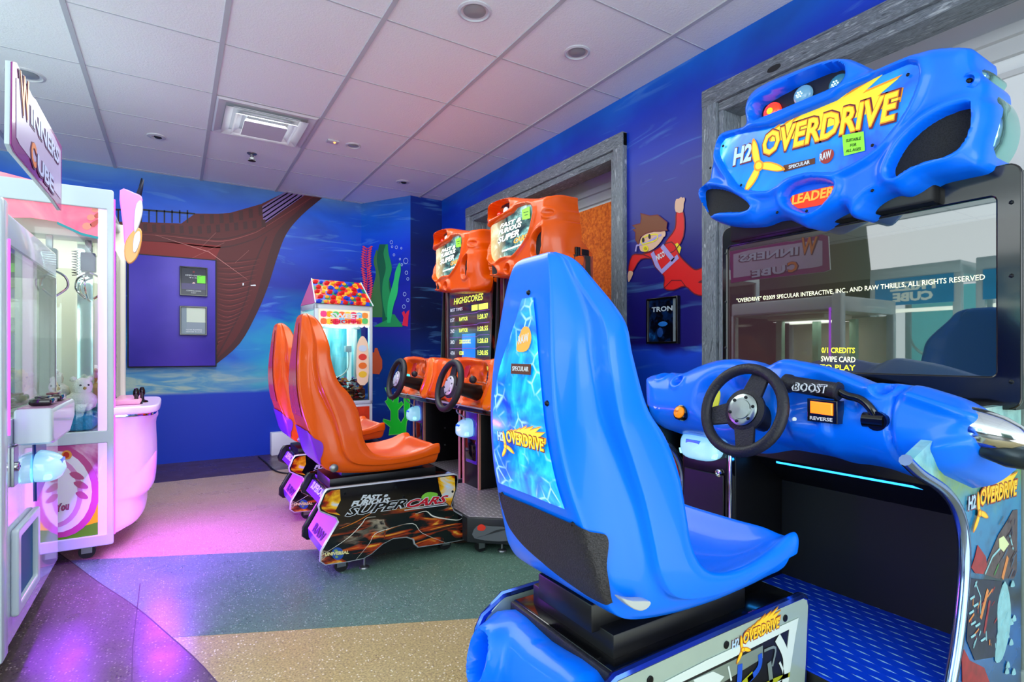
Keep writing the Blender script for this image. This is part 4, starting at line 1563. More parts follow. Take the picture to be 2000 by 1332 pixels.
b.prism(fl_, [(u0, .34), (u1, .34), (u1, .72), (u0, .72)], 0, .010, BLACKG, .006)
b.prism(fl_, smooth([(u0 + .012, .36), (u1 - .012, .36), (u1 - .012, .54), (u0 + .012, .54)], 1), .010, .016, BLACK, .004)
o = b.build('coin_door', H2)
b = MB(); b.lathe(fl_.p(u1 - .03, .545, .012), fl_.N, [(.012, 0), (.012, .006), (.008, .008), (.007, .003), (0, .004)], CHROME, 16); sub(b, 'lock', o)
b = MB(); b.box((1.480, 1.072, .19), (1.502, 1.084, .74), CHROME, .003); b.build('corner_trim', H2)
card_reader(H2, Fr((1.49, 0, 0), (0, -1, 0), (0, 0, 1)), -1.185, .628, .155, .095, .06)
# blue light bar under the dashboard
fb = Fr((1.6, .79, .6), (0, -1, 0), (.78, 0, .62))
fb = Fr((1.615, .80, .595), (0, -1, 0), (-.262, 0, .16))
b = MB(); b.prism(fb, [(-.24, -.022), (.22, -.022), (.25, -.008), (.20, .026), (-.22, .026), (-.27, .016)], -.004, .006, mat('bar_bezel', (60, 80, 140), .15, .8), .002)
b.prism(fb, [(-.21, -.009), (.19, -.009), (.17, .010), (-.20, .010)], .005, .010, mat('bar_light', (60, 190, 255), .3, emit=(40, 150, 255), estr=3.2), .002)
b.build('light_bar', H2)

# screen
fs_ = faceL(1.752)
b = MB()
q = px(fs_, [(1424, 483), (1948, 386), (1950, 727), (1422, 700)])
su0, su1, sv0, sv1 = q[0][0], q[1][0], q[2][1], (q[0][1] + q[1][1]) / 2
sv0 = .872
def rrect(u0, v0, u1, v1, r, n=5):
    o = []
    for cx, cy, a in ((u1 - r, v1 - r, 0), (u0 + r, v1 - r, 90), (u0 + r, v0 + r, 180), (u1 - r, v0 + r, 270)):
        for k in range(n + 1):
            t = radians(a + 90 * k / n)
            o.append((cx + r * cos(t), cy + r * sin(t)))
    return o
b.prism(fs_, rrect(-1.300, .79, -.455, 1.398, .03), 0, .012, BLACKG, .004, holes=[rrect(su0, sv0, su1, sv1, .012)[::-1]])
b.box((1.753, .47, .79), (1.86, 1.285, 1.39), BLACK)
bz = b.build('screen_bezel', H2)
for (u, v) in ((-1.285, .95), (-1.285, 1.12), (-1.285, 1.3), (-.475, .86), (-.475, 1.12), (-.475, 1.3)):
    b = MB(); b.ball(fs_.p(u, v, .012), .006, SCREW, 1, sc=(.4, 1, 1)); sub(b, 'screw', bz)
b = MB()
SCR = newmat('screen_glass', rough=.015, ior=2.15)
y_, z_ = SCR.sep()[1], SCR.sep()[2]
cs = SCR.ramp(SCR.maprange(y_, .30 + HO[1] - HO[1] - .1, -.42), [(0.0, (70, 46, 52)), (0.35, (66, 64, 48)), (0.7, (40, 66, 58)), (1.0, (26, 56, 62))])
SCR.b.inputs['Base Color'].default_value = srgb(6, 8, 10)
SCR.emit(cs, .55)
b.fbox(fs_, su0 - .005, sv0 - .005, su1 + .005, sv1 + .005, .0015, .004, SCR.m)
sc_ = b.build('screen', H2)
b = MB()
ST = mat('screen_text', (240, 240, 200), .5, emit=(235, 240, 190), estr=1.0)
SY = mat('screen_text_yellow', (245, 240, 60), .5, emit=(240, 235, 40), estr=1.1)
b.pxtext(fs_, (1440, 592), (1925, 548), 9, '"OVERDRIVE" \u00a92009 SPECULAR INTERACTIVE, INC., AND RAW THRILLS. ALL RIGHTS RESERVED', ST, n=.0042, depth=.0003)
sub(b, 'copyright_line', sc_)
for (pa, pb, st_, m_) in (((1606, 689), (1671, 690), '0/1 CREDITS', SY), ((1605, 706), (1672, 708), 'SWIPE CARD', ST), ((1603, 722), (1672, 724), 'TO PLAY', SY)):
    b = MB(); b.pxtext(fs_, pa, pb, 10.5, st_, m_, n=.0042, depth=.0003, bold=.012); sub(b, 'screen_lettering', sc_)

# marquee
fm = faceL(1.66)
zq = lambda pts: px(fm, zm(1360, 60, 3.125, pts))
MO = zq(smooth([(170, 650), (215, 610), (330, 585), (318, 500), (345, 410), (420, 340), (600, 260), (780, 200), (920, 178), (1000, 200), (1060, 228), (1130, 242), (1280, 180), (1450, 120), (1600, 97), (1680, 105), (1690, 200), (1720, 250), (1770, 300), (1780, 390), (1815, 440), (1805, 560), (1770, 680), (1740, 820), (1600, 865), (1440, 905), (1340, 970), (1270, 1002), (1210, 995), (1150, 1015), (1080, 1060), (1010, 1140), (960, 1140), (930, 1090), (880, 1110), (800, 1150), (700, 1205), (640, 1185), (560, 1150), (480, 1155), (380, 1190), (200, 1190), (100, 1140), (50, 1060), (30, 1010), (45, 960), (100, 925), (115, 850), (150, 720)], 3))
MA = zq(smooth([(178, 745), (215, 668), (370, 625), (500, 600), (660, 535), (900, 440), (990, 375), (1340, 218), (1412, 272), (1400, 360), (1340, 500), (1250, 630), (1150, 740), (1010, 830), (880, 882), (740, 882), (600, 920), (500, 990), (330, 982), (250, 900), (195, 810)], 2))
MS = zq(smooth([(385, 530), (395, 470), (440, 430), (600, 340), (780, 260), (900, 225), (950, 240), (968, 290), (945, 340), (900, 370), (700, 450), (500, 530), (420, 562)], 3))
MR = zq(smooth([(1215, 880), (1240, 800), (1310, 690), (1430, 580), (1560, 500), (1680, 458), (1700, 500), (1700, 570), (1665, 690), (1590, 772), (1450, 820), (1350, 860), (1255, 918)], 3))
ML = zq(smooth([(65, 975), (130, 960), (220, 975), (310, 1020), (385, 1085), (330, 1118), (200, 1122), (120, 1140), (80, 1100), (60, 1030)], 3))
MB_ = zq(smooth([(578, 1015), (640, 955), (760, 925), (880, 940), (888, 990), (830, 1070), (740, 1125), (660, 1110), (600, 1075)], 3))
def hm(U, V, D):
    h = dome(D, .035, .045)
    uu = -U  # world y
    h = h - .10 * sst(.30, .62, np.abs(uu - .93)) * 0.9
    for pl, rim, dep in ((MA, .012, .016), (MS, .016, .055), (MR, .014, .030), (ML, .012, .026), (MB_, .012, .03)):
        s = sdf(pl, U, V)
        h = h + .014 * np.exp(-((s - .008) / rim) ** 2) - (dep + .014) * (1 - sst(-.007, .002, s))
    return h
b = MB(); relief(b, fm, MO, hm, BLUE, .0052, .16); mq = b.build('marquee', H2, sharp=70)
b = MB(); b.box((1.70, .62, 1.33), (1.85, 1.24, 1.60), BLACK, .01); b.build('marquee_mount', H2)
def bend(u):
    t = min(1, max(0, (abs(-u - .93) - .30) / .32))
    return -.10 * (t * t * (3 - 2 * t)) * .9
SIGN = water_art('sign_water', (10, 70, 190), (10, 135, 225), (70, 215, 240), 9, emit=.75)
b = MB()
def grow(pl, d):
    c = np.mean(pl, axis=0)
    return [tuple(np.array(p) + (np.array(p) - c) / np.linalg.norm(np.array(p) - c) * d) for p in pl]
def bentflat(mb, fr, pl, n0, m, cell=.02, dn=.003):
    """flat print that follows the gentle curve of the marquee"""
    relief(mb, fr, pl, lambda U, V, D: n0 - .09 * sst(.30, .62, np.abs(-U - .93)), m, cell, -n0 + .06)
bentflat(b, fm, grow(MA, .004), .034, SIGN, .012)
sg_ = b.build('backlit_sign', H2)
b = MB()
q0, q1, q2 = zq([(440, 785), (1270, 560), (430, 640)])
class BFr(Fr):
    def p(s, u, v, n=0.0):
        return s.O + s.U * u + s.V * v + s.N * (n + bend(u))
fbm = BFr(fm.O, fm.U, fm.V)
lq = lambda x, y: (q0[0] + (q1[0] - q0[0]) * x / 8.4 + (q2[0] - q0[0]) * y / 1.65 * 1.0, q0[1] + (q1[1] - q0[1]) * x / 8.4 + (q2[1] - q0[1]) * y / 1.65)
logo(b, fbm, lq, .0355, 1.0)
bq = zq([(572, 835), (765, 790), (765, 825), (575, 875)])
b.flat(fbm, bq, .036, BRN)
b.pxtext(fbm, (1360 + 605 / 3.125, 60 + 858 / 3.125), (1360 + 735 / 3.125, 60 + 825 / 3.125), 7, 'SPECULAR', PW, n=.0372, bold=.03)
b.flat(fbm, zq([(932, 655), (1062, 632), (1070, 748), (942, 780)]), .0372, STK)
for k_, (s_, y0) in enumerate((('SUITABLE', 690), ('FOR', 722), ('ALL AGES', 752))):
    dx_ = 36 if s_ == 'FOR' else 10
    rise = (110 - 2 * dx_) * .17
    b.pxtext(fbm, (1360 + (945 + dx_) / 3.125, 60 + (y0 + rise / 2) / 3.125), (1360 + (1055 - dx_) / 3.125, 60 + (y0 - rise / 2) / 3.125), 5.5, s_, mat('sticker_ink', (40, 80, 30), .5), n=.0384, bold=.01)
b.flat(fbm, zq(smooth([(790, 790), (820, 745), (870, 740), (880, 775), (855, 815), (815, 825)], 3)), .0364, mat('emblem_red', (170, 50, 40), .4))
b.pxtext(fbm, (1360 + 795 / 3.125, 60 + 812 / 3.125), (1360 + 870 / 3.125, 60 + 785 / 3.125), 14, 'RAW', PW, n=.0376, bold=.03, shear=.2)
sub(b, 'sign_lettering', sg_)
for nm, pl, dn in (('speaker_grille', MR, .014), ('speaker_grille', ML, .018)):
    b = MB(); relief(b, fbm, grow(pl, .003), lambda U, V, D: dn + D * 0, GRILLE, .01, .03); b.build(nm, H2)
b = MB(); b.prism(fm, grow(MS, .002), -.02, -.006, mat('slot_navy', (6, 14, 40), .5)); b.build('lamp_slot', H2)
for (lu, lv, col, st) in ((467, 497, (255, 40, 10), 3.0), (655, 395, (150, 215, 245), .35), (875, 330, (60, 200, 190), .15)):
    q = zq([(lu, lv)])[0]
    b = MB(); m_ = mat('lamp_%d' % lu, col if st > 1 else (70, 120, 150), .1, coat=.6, emit=col, estr=st)
    b.ball(fm.p(q[0], q[1], .002), .030, m_, 3, (.55, 1, 1))
    if st > 1:
        b.ball(fm.p(q[0] , q[1], .017), .010, mat('lamp_core', (255, 180, 20), .3, emit=(255, 170, 0), estr=5), 2, (.6, 1, 1))
    else:
        for k in range(7):
            a = k * pi / 3
            rr = .008 if k < 6 else 0
            b.ball(fm.p(q[0] - .004 + rr * cos(a), q[1] + rr * sin(a), .018), .0028, mat('lamp_led_%d' % lu, (220, 240, 250), .3, emit=(200, 240, 255), estr=1.5), 1)
    b.build('signal_lamp', H2)
b = MB(); b.prism(fm, grow(MB_, .002), -.01, .012, BLUE)
b.flat(fm, zq(smooth([(590, 1030), (620, 1005), (740, 975), (865, 950), (875, 975), (850, 1040), (740, 1075), (610, 1092), (592, 1070)], 2)), .014, mat('leader_red', (205, 40, 16), .3, emit=(225, 50, 16), estr=.8))
b.pxtext(fm, (1360 + 600 / 3.125, 60 + 1068 / 3.125), (1360 + 858 / 3.125, 60 + 1012 / 3.125), 18, 'LEADER', mat('leader_text', (255, 160, 50), .3, emit=(255, 150, 50), estr=.9), n=.016, bold=.03, shear=.1)
b.build('leader_badge', H2)
TEAL = mat('teal_mirror', (150, 205, 200), .06, .9)
ft = faceL(1.735)
b = MB(); relief(b, ft, px(ft, zm(1360, 60, 3.125, smooth([(1640, 240), (1820, 262), (1800, 330), (1790, 385), (1845, 400), (1895, 480), (1908, 590), (1880, 700), (1820, 790), (1750, 840), (1640, 860), (1600, 600)], 3))), lambda U, V, D: dome(D, .05, .05), TEAL, .006, .08); b.build('mirror_cheek', H2)
b = MB()
for (u, v) in ((1680, 320),):
    q = zq([(u, v)])[0]
    b.lathe(fbm.p(q[0], q[1], .03), fm.N, [(.02, .0), (.022, .01), (.014, .016), (.010, .006), (0, .004)], BLUE, 20)
    b.ball(fbm.p(q[0], q[1], .038), .008, SCREW, 2)
b.build('marquee_lug', H2)
for (u, v) in ((1120, 718), (540, 1120), (1120, 990), (130, 850), (720, 1112), (210, 718), (320, 955), (1335, 295)):
    q = zq([(u, v)])[0]
    b = MB(); b.ball(fbm.p(q[0], q[1], .042), .005, SCREW, 1, sc=(.6, 1, 1)); b.build('marquee_screw', H2)

# dashboard
fd = Fr((1.43, .9, .76), (0, -1, 0), (.30, 0, .954))
zd = lambda pts: px(fd, zm(1220, 660, 2.564, pts))
DO = zd(smooth([(150, 205), (250, 180), (330, 180), (400, 150), (500, 118), (600, 112), (700, 125), (765, 155), (800, 145), (860, 120), (950, 133), (1080, 160), (1200, 200), (1300, 235), (1480, 240), (1600, 270), (1750, 322), (1870, 400), (1900, 470), (1850, 560), (1760, 640), (1680, 675), (1560, 690), (1450, 680), (1350, 655), (1250, 620), (1150, 600), (1060, 590), (960, 560), (850, 540), (760, 528), (640, 545), (560, 540), (480, 515), (400, 490), (300, 470), (200, 452), (155, 400), (140, 300)], 3))
A1 = zd([(830, 290), (880, 240), (1050, 230), (1200, 290), (1270, 330), (1250, 420), (1180, 380), (1100, 420), (1060, 480), (900, 470), (850, 420)])
RID = zd(smooth([(640, 240), (770, 170), (860, 150), (950, 165), (1080, 200), (1230, 262), (1300, 290)], 4, False))
def poldist(pl, U, V):
    d = np.full(U.shape, 9.)
    for (ax, ay), (bx, by) in zip(pl[:-1], pl[1:]):
        ex, ey = bx - ax, by - ay
        t = np.clip(((U - ax) * ex + (V - ay) * ey) / (ex * ex + ey * ey + 1e-12), 0, 1)
        d = np.minimum(d, np.hypot(U - ax - t * ex, V - ay - t * ey))
    return d
FN1 = zd([(1500, 330), (1800, 430)])
FN2 = zd([(1620, 600), (1790, 560)])
BOX = zd([(890, 380), (1060, 350), (1110, 400), (1100, 520), (1000, 560), (900, 520)])
SEAM = zd([(1480, 235), (1430, 330), (1405, 450), (1410, 560), (1450, 680)])
WH = zd([(570, 330)])[0]
def hd(U, V, D):
    h = dome(D, .085, .085)
    h = h + .022 * np.exp(-(poldist(RID, U, V) / .018) ** 2)
    s = sdf(A1, U, V)
    h = h - .030 * (1 - sst(-.04, .01, s))
    h = h + .016 * (1 - sst(-.012, .010, sdf(BOX, U, V)))
    h = h - .010 * np.exp(-(poldist(SEAM, U, V) / .005) ** 2)
    h = h + .020 * np.exp(-(poldist(FN1, U, V) / .014) ** 2) + .016 * np.exp(-(poldist(FN2, U, V) / .012) ** 2)
    dw = np.hypot(U - WH[0], V - WH[1])
    h = h - .03 * (1 - sst(.04, .11, dw))
    for c_ in ((1365, 290), (345, 245), (250, 205)):
        q = zd([c_])[0]
        dd = np.hypot(U - q[0], V - q[1])
        h = h - .02 * (1 - sst(.008, .020, dd)) + .006 * np.exp(-((dd - .024) / .007) ** 2)
    return h
b = MB(); relief(b, fd, DO, hd, BLUE, .0055, .16); b.build('dashboard', H2, sharp=70)
# chrome nose cone with dark fin
b = MB()
nc = fd.p(*zd([(1832, 478)])[0], .030)
tip = nc + Vector((-.01, -.078, -.016))
ax = (tip - nc)
L_ = ax.length
b.lathe(nc, ax, [(.041, -.03), (.040, 0), (.036, L_ * .35), (.026, L_ * .7), (.009, L_ * .95), (0, L_)], CHROME, 28)
b.build('nose_cone', H2)
b = MB()
b.lathe(nc + Vector((.0, -.03, -.04)), ax, [(.024, -.03), (.028, .01), (.020, .05), (0, .065)], mat('nose_dark', (44, 54, 60), .25, .5), 20)
b.build('nose_fin', H2)
# steering wheel
fw = Fr((1.272, .888, .775), (0, -1, 0), (.28, 0, .96))
wc_ = px(fw, [(1450, 800)])[0]
fw = Fr(fw.p(*wc_), (0, -1, 0), (.28, 0, .96))
wheel(fw, .112, .0145, STEEL, RUBR, H2, hub_r=.043, spokes=(72, 195, 282))
b = MB(); b.cyl(fw.p(0, 0, -.02), fw.p(0, 0, -.16), .03, BLACK, r1=.045); b.build('steering_column', H2)
# boost lever
b = MB()
fl2 = faceL(1.345)
g0 = fl2.p(*px(fl2, [(1534, 748)])[0]); g1 = fl2.p(*px(fl2, [(1640, 765)])[0])
b.lathe(g0, g1 - g0, [(0, -.008), (.018, -.006), (.024, .0), (.024, .014), (.0205, .02), (.0205, (g1 - g0).length - .01), (.023, (g1 - g0).length - .005), (.0215, (g1 - g0).length), (0, (g1 - g0).length + .001)], RUBR, 24)
gr = b.build('boost_grip', H2)
t = MB()
f3 = faceL(1.322)
t.pxtext(f3, (1546, 763), (1616, 769), 17, '\u2039BOOST', PW, n=0, bold=.05, shear=.15, depth=.001)
t.pxtext(f3, (1550, 762), (1614, 768), 15, 'BOOST', RUBR, n=.0012, bold=-.008, shear=.15, depth=.0006)
sub(t, 'grip_lettering', gr)
b = MB()
f4 = faceL(1.352)
p4 = f4.p(*px(f4, [(1716, 822)])[0])
f5 = faceL(1.345)
mid = [f5.p(*px(f5, [c_])[0]) for c_ in ((1655, 773), (1680, 780), (1700, 797))]
b.tube(smooth([tuple(g1)] + [tuple(p) for p in mid] + [tuple(p4)], 4, False), .0095, BLACKG, 12)
b.cyl(p4 + Vector((.02, 0, 0)), p4 + Vector((-.012, 0, 0)), .022, BLACKG, seg=18)
b.cyl(p4 + Vector((.0, -.014, 0)), p4 + Vector((0, .030, 0)), .018, BLACKG, seg=18)
b.build('boost_lever', H2)
# reverse button, start button, number
fx = Fr((1.345, .9, .76), (0, -1, 0), (.30, 0, .954))
fx = faceL(1.322)
b = MB()
q = px(fx, [(1577, 778), (1636, 784), (1636, 829), (1577, 822)])
b.prism(fx, q, -.03, .002, BLACKG, .002)
o = b.build('reverse_button', H2)
b = MB()
q = px(fx, [(1585, 783), (1628, 788), (1628, 812), (1585, 806)])
b.prism(fx, q, .0, .008, mat('button_orange_lit', (255, 130, 30), .3, emit=(255, 110, 20), estr=1.5), .003); sub(b, 'button_cap', o)
b = MB(); b.pxtext(fx, (1583, 819), (1627, 824), 7, 'REVERSE', PW, n=.0025, bold=.02, depth=.0006); sub(b, 'button_lettering', o)
def on_dash(u, v, e=.0):
    q = zd([(0, 0)])
    p = px(fd, [(u, v)])[0]
    U_ = np.array([[p[0]]]); V_ = np.array([[p[1]]])
    h = float(hd(U_, V_, np.maximum(-sdf(DO, U_, V_), 0))[0, 0])
    # second pass so the spot lines up at its height
    f_ = Fr(fd.p(0, 0, h), fd.U, fd.V)
    p = px(f_, [(u, v)])[0]
    return Fr(f_.p(p[0], p[1], e), fd.U, fd.V)
f_ = on_dash(1329, 806)
b = MB(); b.lathe(f_.O - f_.N * .012, f_.N, [(.024, 0), (.024, .016), (.020, .018), (.018, .016)], BLACKG, 22)
b.lathe(f_.O - f_.N * .012, f_.N, [(.0185, .010), (.018, .022), (.012, .028), (0, .030)], mat('start_amber', (240, 140, 20), .25, emit=(240, 130, 10), estr=.5), 22)
b.text(f_, (-.010, -.002), (.010, -.002), .005, 'START', mat('start_ink', (150, 70, 0), .5), n=.019, depth=.0006)
b.build('start_button', H2)
f_ = on_dash(1291, 790, .010)
b = MB(); b.text(f_, (-.020, -.018), (.020, -.018), .036, '07', mat('number_lilac', (190, 190, 240), .4), n=0.0, depth=.002, bold=.0)
b.build('race_number', H2)
f_ = on_dash(1402, 782, .012)
b = MB(); b.prism(f_, smooth([(-.012, -.03), (.012, -.03), (.014, .012), (.004, .032), (-.010, .022)], 3), -.002, .001, mat('label_yellow', (225, 225, 50), .4)); b.build('warning_label', H2)
b = MB()
for c_ in ((1365, 290), (345, 245)):
    f_ = on_dash(1220 + c_[0] / 2.564, 660 + c_[1] / 2.564)
    b = MB(); b.ball(f_.O, .007, SCREW, 2); b.build('dash_screw', H2)
f_ = on_dash(1554, 820)
b = MB()
b.cyl(f_.O - f_.N * .01, f_.O + f_.N * .006, .006, CHROME, seg=12)
b.build('dash_screw', H2)

# ================================================================ ORANGE STREET RACING MACHINES (one built, one copied)
FO = (0.547, 2.48, 0.0)
FM = thing('car_racing_machine', 'orange street racing arcade machine with moulded seat, nearer one of the orange pair', 'arcade machine', FO, group='orange racing machines')
SF = (0.553, 2.49, 0.0)
b = MB(); seat_mesh(b, (SF[0], SF[1], -.020), ORANGE); fseat = b.build('seat', FM, sharp=60)
VIO = mat('violet_print', (120, 40, 190), .3, coat=.4)
PNK = mat('pink_print', (215, 130, 225), .3, coat=.4)
b = MB()
seat_patch(b, (SF[0], SF[1], -.020), [(1.6, -.3, .45), (3.2, -.5, .62), (4.5, -.85, .80), (6.2, -.95, .85)], mat('spine_vinyl_red', (226, 66, 50), .25, coat=.5), .003)
sub(b, 'spine_panel', fseat)
b = MB(); seat_patch(b, (SF[0], SF[1], -.020), [(6.9, -1.1, 1.1), (7.3, -1.1, 1.9), (7.8, -1.05, 2.6), (8.5, -1.0, 2.3), (9.2, -.6, 1.3)], VIO, .0045); sub(b, 'rear_cover', fseat)
b = MB()
q = px(faceF(2.275), zm(530, 850, 3.774, [(465, 245)]))[0]
b.lathe((q[0], 2.282, q[1]), (0, -1, 0), [(.016, -.012), (.017, .004), (.012, .008), (0, .009)], ZINC, 18)
sub(b, 'side_bolt', fseat)

b = MB()
b.box((.56, 2.36, .352), (1.05, 2.60, .395), BLACK, .004)
b.box((.62, 2.40, .39), (1.0, 2.57, .425), mat('slide_blue', (20, 50, 90), .3), .004)
b.build('seat_slide', FM)
b = MB()
b.box((.55, 2.312, .335), (1.13, 2.648, .357), BLACKG, .004)
b.box((.62, 2.315, .05), (1.12, 2.645, .34), BLACK)
b.build('seat_base', FM)

fb2 = faceF(2.30)
z5 = lambda pts: zm(530, 850, 3.774, pts)
OUTL = px(fb2, z5([(440, 400), (900, 346), (1345, 292), (1368, 300), (1372, 330), (1362, 400), (1325, 520), (1345, 562), (1405, 598), (1418, 640), (1422, 768), (1290, 792), (1085, 822), (1062, 800), (1052, 765), (1000, 748), (900, 758), (820, 800), (740, 870), (680, 905), (560, 930), (400, 952), (368, 930), (372, 860), (440, 740), (500, 640), (482, 604), (362, 556), (355, 525), (392, 432), (410, 408)]))
STREAK = newmat('streak_art', rough=.14, coat=.6)
n1 = STREAK.noise(7, 6, stretch=(.55, 1, 1.9), dist=1.6, rot=(0, .45, 0))
n2 = STREAK.noise(11, 4, stretch=(.5, 1, 2.4), dist=.8, rot=(0, .3, 0))
n3 = STREAK.noise(2.6, 3)
cA = STREAK.ramp(n1, [(0.50, (9, 9, 14)), (0.57, (28, 26, 30)), (0.60, (120, 60, 30)), (0.64, (225, 205, 175)), (0.68, (60, 50, 50))])
cB = STREAK.ramp(n2, [(0.50, (10, 10, 14)), (0.6, (190, 60, 10)), (0.66, (245, 190, 60)), (0.72, (40, 30, 30))])
zs = STREAK.sep()[2]
top_ = STREAK.maprange(zs, .20, .26)
cc_ = STREAK.mix(STREAK.maprange(n3, .5, .62), cA, cB)
STREAK.color(STREAK.mix(STREAK.math('MULTIPLY', top_, 1.0, True), cc_, (10, 11, 16)))
TRW = mat('trim_silver', (205, 205, 212), .22, .5)
FIRE = newmat('fire_corner', rough=.14, coat=.6)
nf = FIRE.noise(9, 4, stretch=(.6, 1, 1.4), dist=1.0, rot=(0, .5, 0))
FIRE.color(FIRE.ramp(nf, [(0.35, (20, 16, 22)), (0.45, (170, 40, 10)), (0.55, (245, 190, 30)), (0.66, (190, 215, 245)), (0.8, (70, 120, 190))]))
for Y, nm in ((2.30, 0), (2.66, 1)):
    fr = faceF(Y) if nm == 0 else Fr((0, Y, 0), (1, 0, 0), (0, 0, 1))
    b = MB(); b.prism(fr, OUTL, -.018, 0, STREAK.m if nm == 0 else BLACK, .0)
    o = b.build('side_plate', FM)
    t = MB(); t.tube([fr.p(u, v, -.009) for u, v in OUTL], .0075, TRW if nm == 0 else BLACKG, 8, closed=True); sub(t, 'edge_trim', o)
    if nm == 0:
        a = MB()
        zf = lambda pts: px(fb2, z5(pts))
        a.flat(fb2, zf([(445, 408), (505, 400), (510, 480), (470, 560), (510, 590), (420, 572), (372, 545), (368, 520), (400, 436)]), .0005, FIRE.m)
        a.flat(fb2, zf([(1225, 312), (1350, 298), (1355, 400), (1318, 520), (1270, 480), (1240, 400)]), .0005, FIRE.m)
        a.flat(fb2, zf(smooth([(1105, 455), (1150, 420), (1215, 425), (1225, 445), (1190, 470), (1130, 480)], 3)), .0005, mat('art_lime', (120, 190, 60), .3))
        SIL = mat('logo_silver', (205, 210, 215), .3); CRIM = mat('logo_crimson', (190, 20, 40), .3)
        T = lambda p0, p1, h, s_, m_, n_, **k: a.pxtext(fb2, z5([p0])[0], z5([p1])[0], h / 3.774, s_, m_, n=n_, depth=.0006, **k)
        T((655, 478), (865, 470), 38, 'FAST &', SIL, .0012, bold=.05, shear=.35)
        T((585, 526), (875, 496), 40, 'FURIOUS', SIL, .0012, bold=.05, shear=.35)
        T((538, 606), (1000, 534), 74, 'SUPER', SIL, .0014, bold=.075, shear=.45)
        T((545, 601), (996, 530), 66, 'SUPER', mat('logo_black', (8, 10, 14), .2), .0024, bold=.02, shear=.45)
        T((990, 540), (1310, 498), 66, 'CARS', SIL, .0014, bold=.075, shear=.45)
        T((996, 536), (1304, 495), 58, 'CARS', CRIM, .0024, bold=.03, shear=.45)
        a.stroke(fb2, zf([(980, 552), (1295, 512)]), .004, .0016, SIL)
        a.stroke(fb2, zf([(1030, 536), (1290, 500)]), .002, .0026, SIL)
        # lightning streaks
        BOLT = mat('bolt_white', (225, 220, 205), .3)
        for ln, w_, m_ in (([(380, 880), (560, 760), (660, 660), (700, 610), (770, 600)], .004, BOLT), ([(620, 920), (720, 800), (760, 730), (860, 690), (1040, 650), (1110, 720), (1280, 790)], .0035, BOLT), ([(1060, 580), (1140, 560), (1200, 600), (1360, 625), (1405, 610)], .006, BOLT), ([(500, 690), (620, 640), (760, 560)], .004, mat('bolt_amber', (220, 120, 30), .3)), ([(760, 740), (900, 680), (1010, 650)], .004, mat('bolt_amber', (220, 120, 30), .3)), ([(840, 690), (830, 760)], .008, mat('bolt_red', (130, 50, 30), .3))):
            a.stroke(fb2, zf(smooth(ln, 4, False)), w_, .0012, m_, taper=True)
        a.flat(fb2, zf([(488 + 44 * cos(k * pi / 10), 872 + 46 * sin(k * pi / 10)) for k in range(20)]), .0016, mat('globe_blue', (40, 80, 160), .3))
        for (gx, gy, gr_) in ((475, 850, 14), (505, 872, 16), (480, 895, 12)):
            a.flat(fb2, zf([(gx + gr_ * cos(k * pi / 5), gy + gr_ * .7 * sin(k * pi / 5)) for k in range(10)]), .0024, mat('globe_green', (130, 160, 90), .4))
        T((392, 890), (570, 872), 26, 'UNIVERSAL', mat('logo_gold', (225, 215, 150), .3), .0034, bold=.05)
        sub(a, 'side_print', o)
        for c_ in ((918, 386), (540, 430), (975, 455), (1335, 415), (1225, 540)):
            s_ = MB()
            qq = zf([c_])[0]
            s_.lathe(fb2.p(qq[0], qq[1], 0), fb2.N, [(.006, 0), (.006, .0015), (.003, .002), (0, .0015)], SCREW, 12)
            sub(s_, 'screw', o)
# rear panels stepping down between the plates
b = MB()
RP = px(fb2, z5([(440, 405), (362, 545), (480, 604), (500, 640), (378, 860), (385, 935)]))
for i, (p, q) in enumerate(zip(RP[:-1], RP[1:])):
    m_ = (VIO, BLACK, BLACK, PNK, VIO)[i]
    b.add([(p[0] + .012, 2.306, p[1]), (q[0] + .012, 2.306, q[1]), (q[0] + .012, 2.648, q[1]), (p[0] + .012, 2.648, p[1])], [(0, 1, 2, 3)], m_)
p, q = RP[0], RP[1]
fs2 = Fr((p[0] + .010, 2.648, p[1]), (0, -1, 0), (p[0] - q[0], 0, p[1] - q[1]))
hh = math.hypot(p[0] - q[0], p[1] - q[1])
b.text(fs2, (.05, -hh * .7), (.29, -hh * .7), .035, 'SUPERCARS', PW, n=.002, bold=.03, shear=.2)
p, q = RP[3], RP[4]
fs2 = Fr((p[0] + .010, 2.648, p[1]), (0, -1, 0), (p[0] - q[0], 0, p[1] - q[1]))
b.text(fs2, (.08, -.12), (.26, -.12), .04, 'RAW', mat('print_plum', (110, 40, 130), .3), n=.002, bold=.03)
b.build('rear_panel', FM)
def casters(parent, pts, r, top):
    for x_, y_ in pts:
        c = MB(); swivel_caster(c, x_, y_, r, top=top); c.build('caster', parent)
casters(FM, [(.603, 2.347), (.603, 2.60), (1.09, 2.35), (1.09, 2.60)], .030, .085)
def foot(parent, x_, y_, top):
    c = MB(); c.lathe((x_, y_, 0), (0, 0, 1), [(.022, 0), (.020, .006), (.006, .012), (.005, top)], ZINC, 14); c.build('levelling_foot', parent)
foot(FM, .70, 2.33, .09)

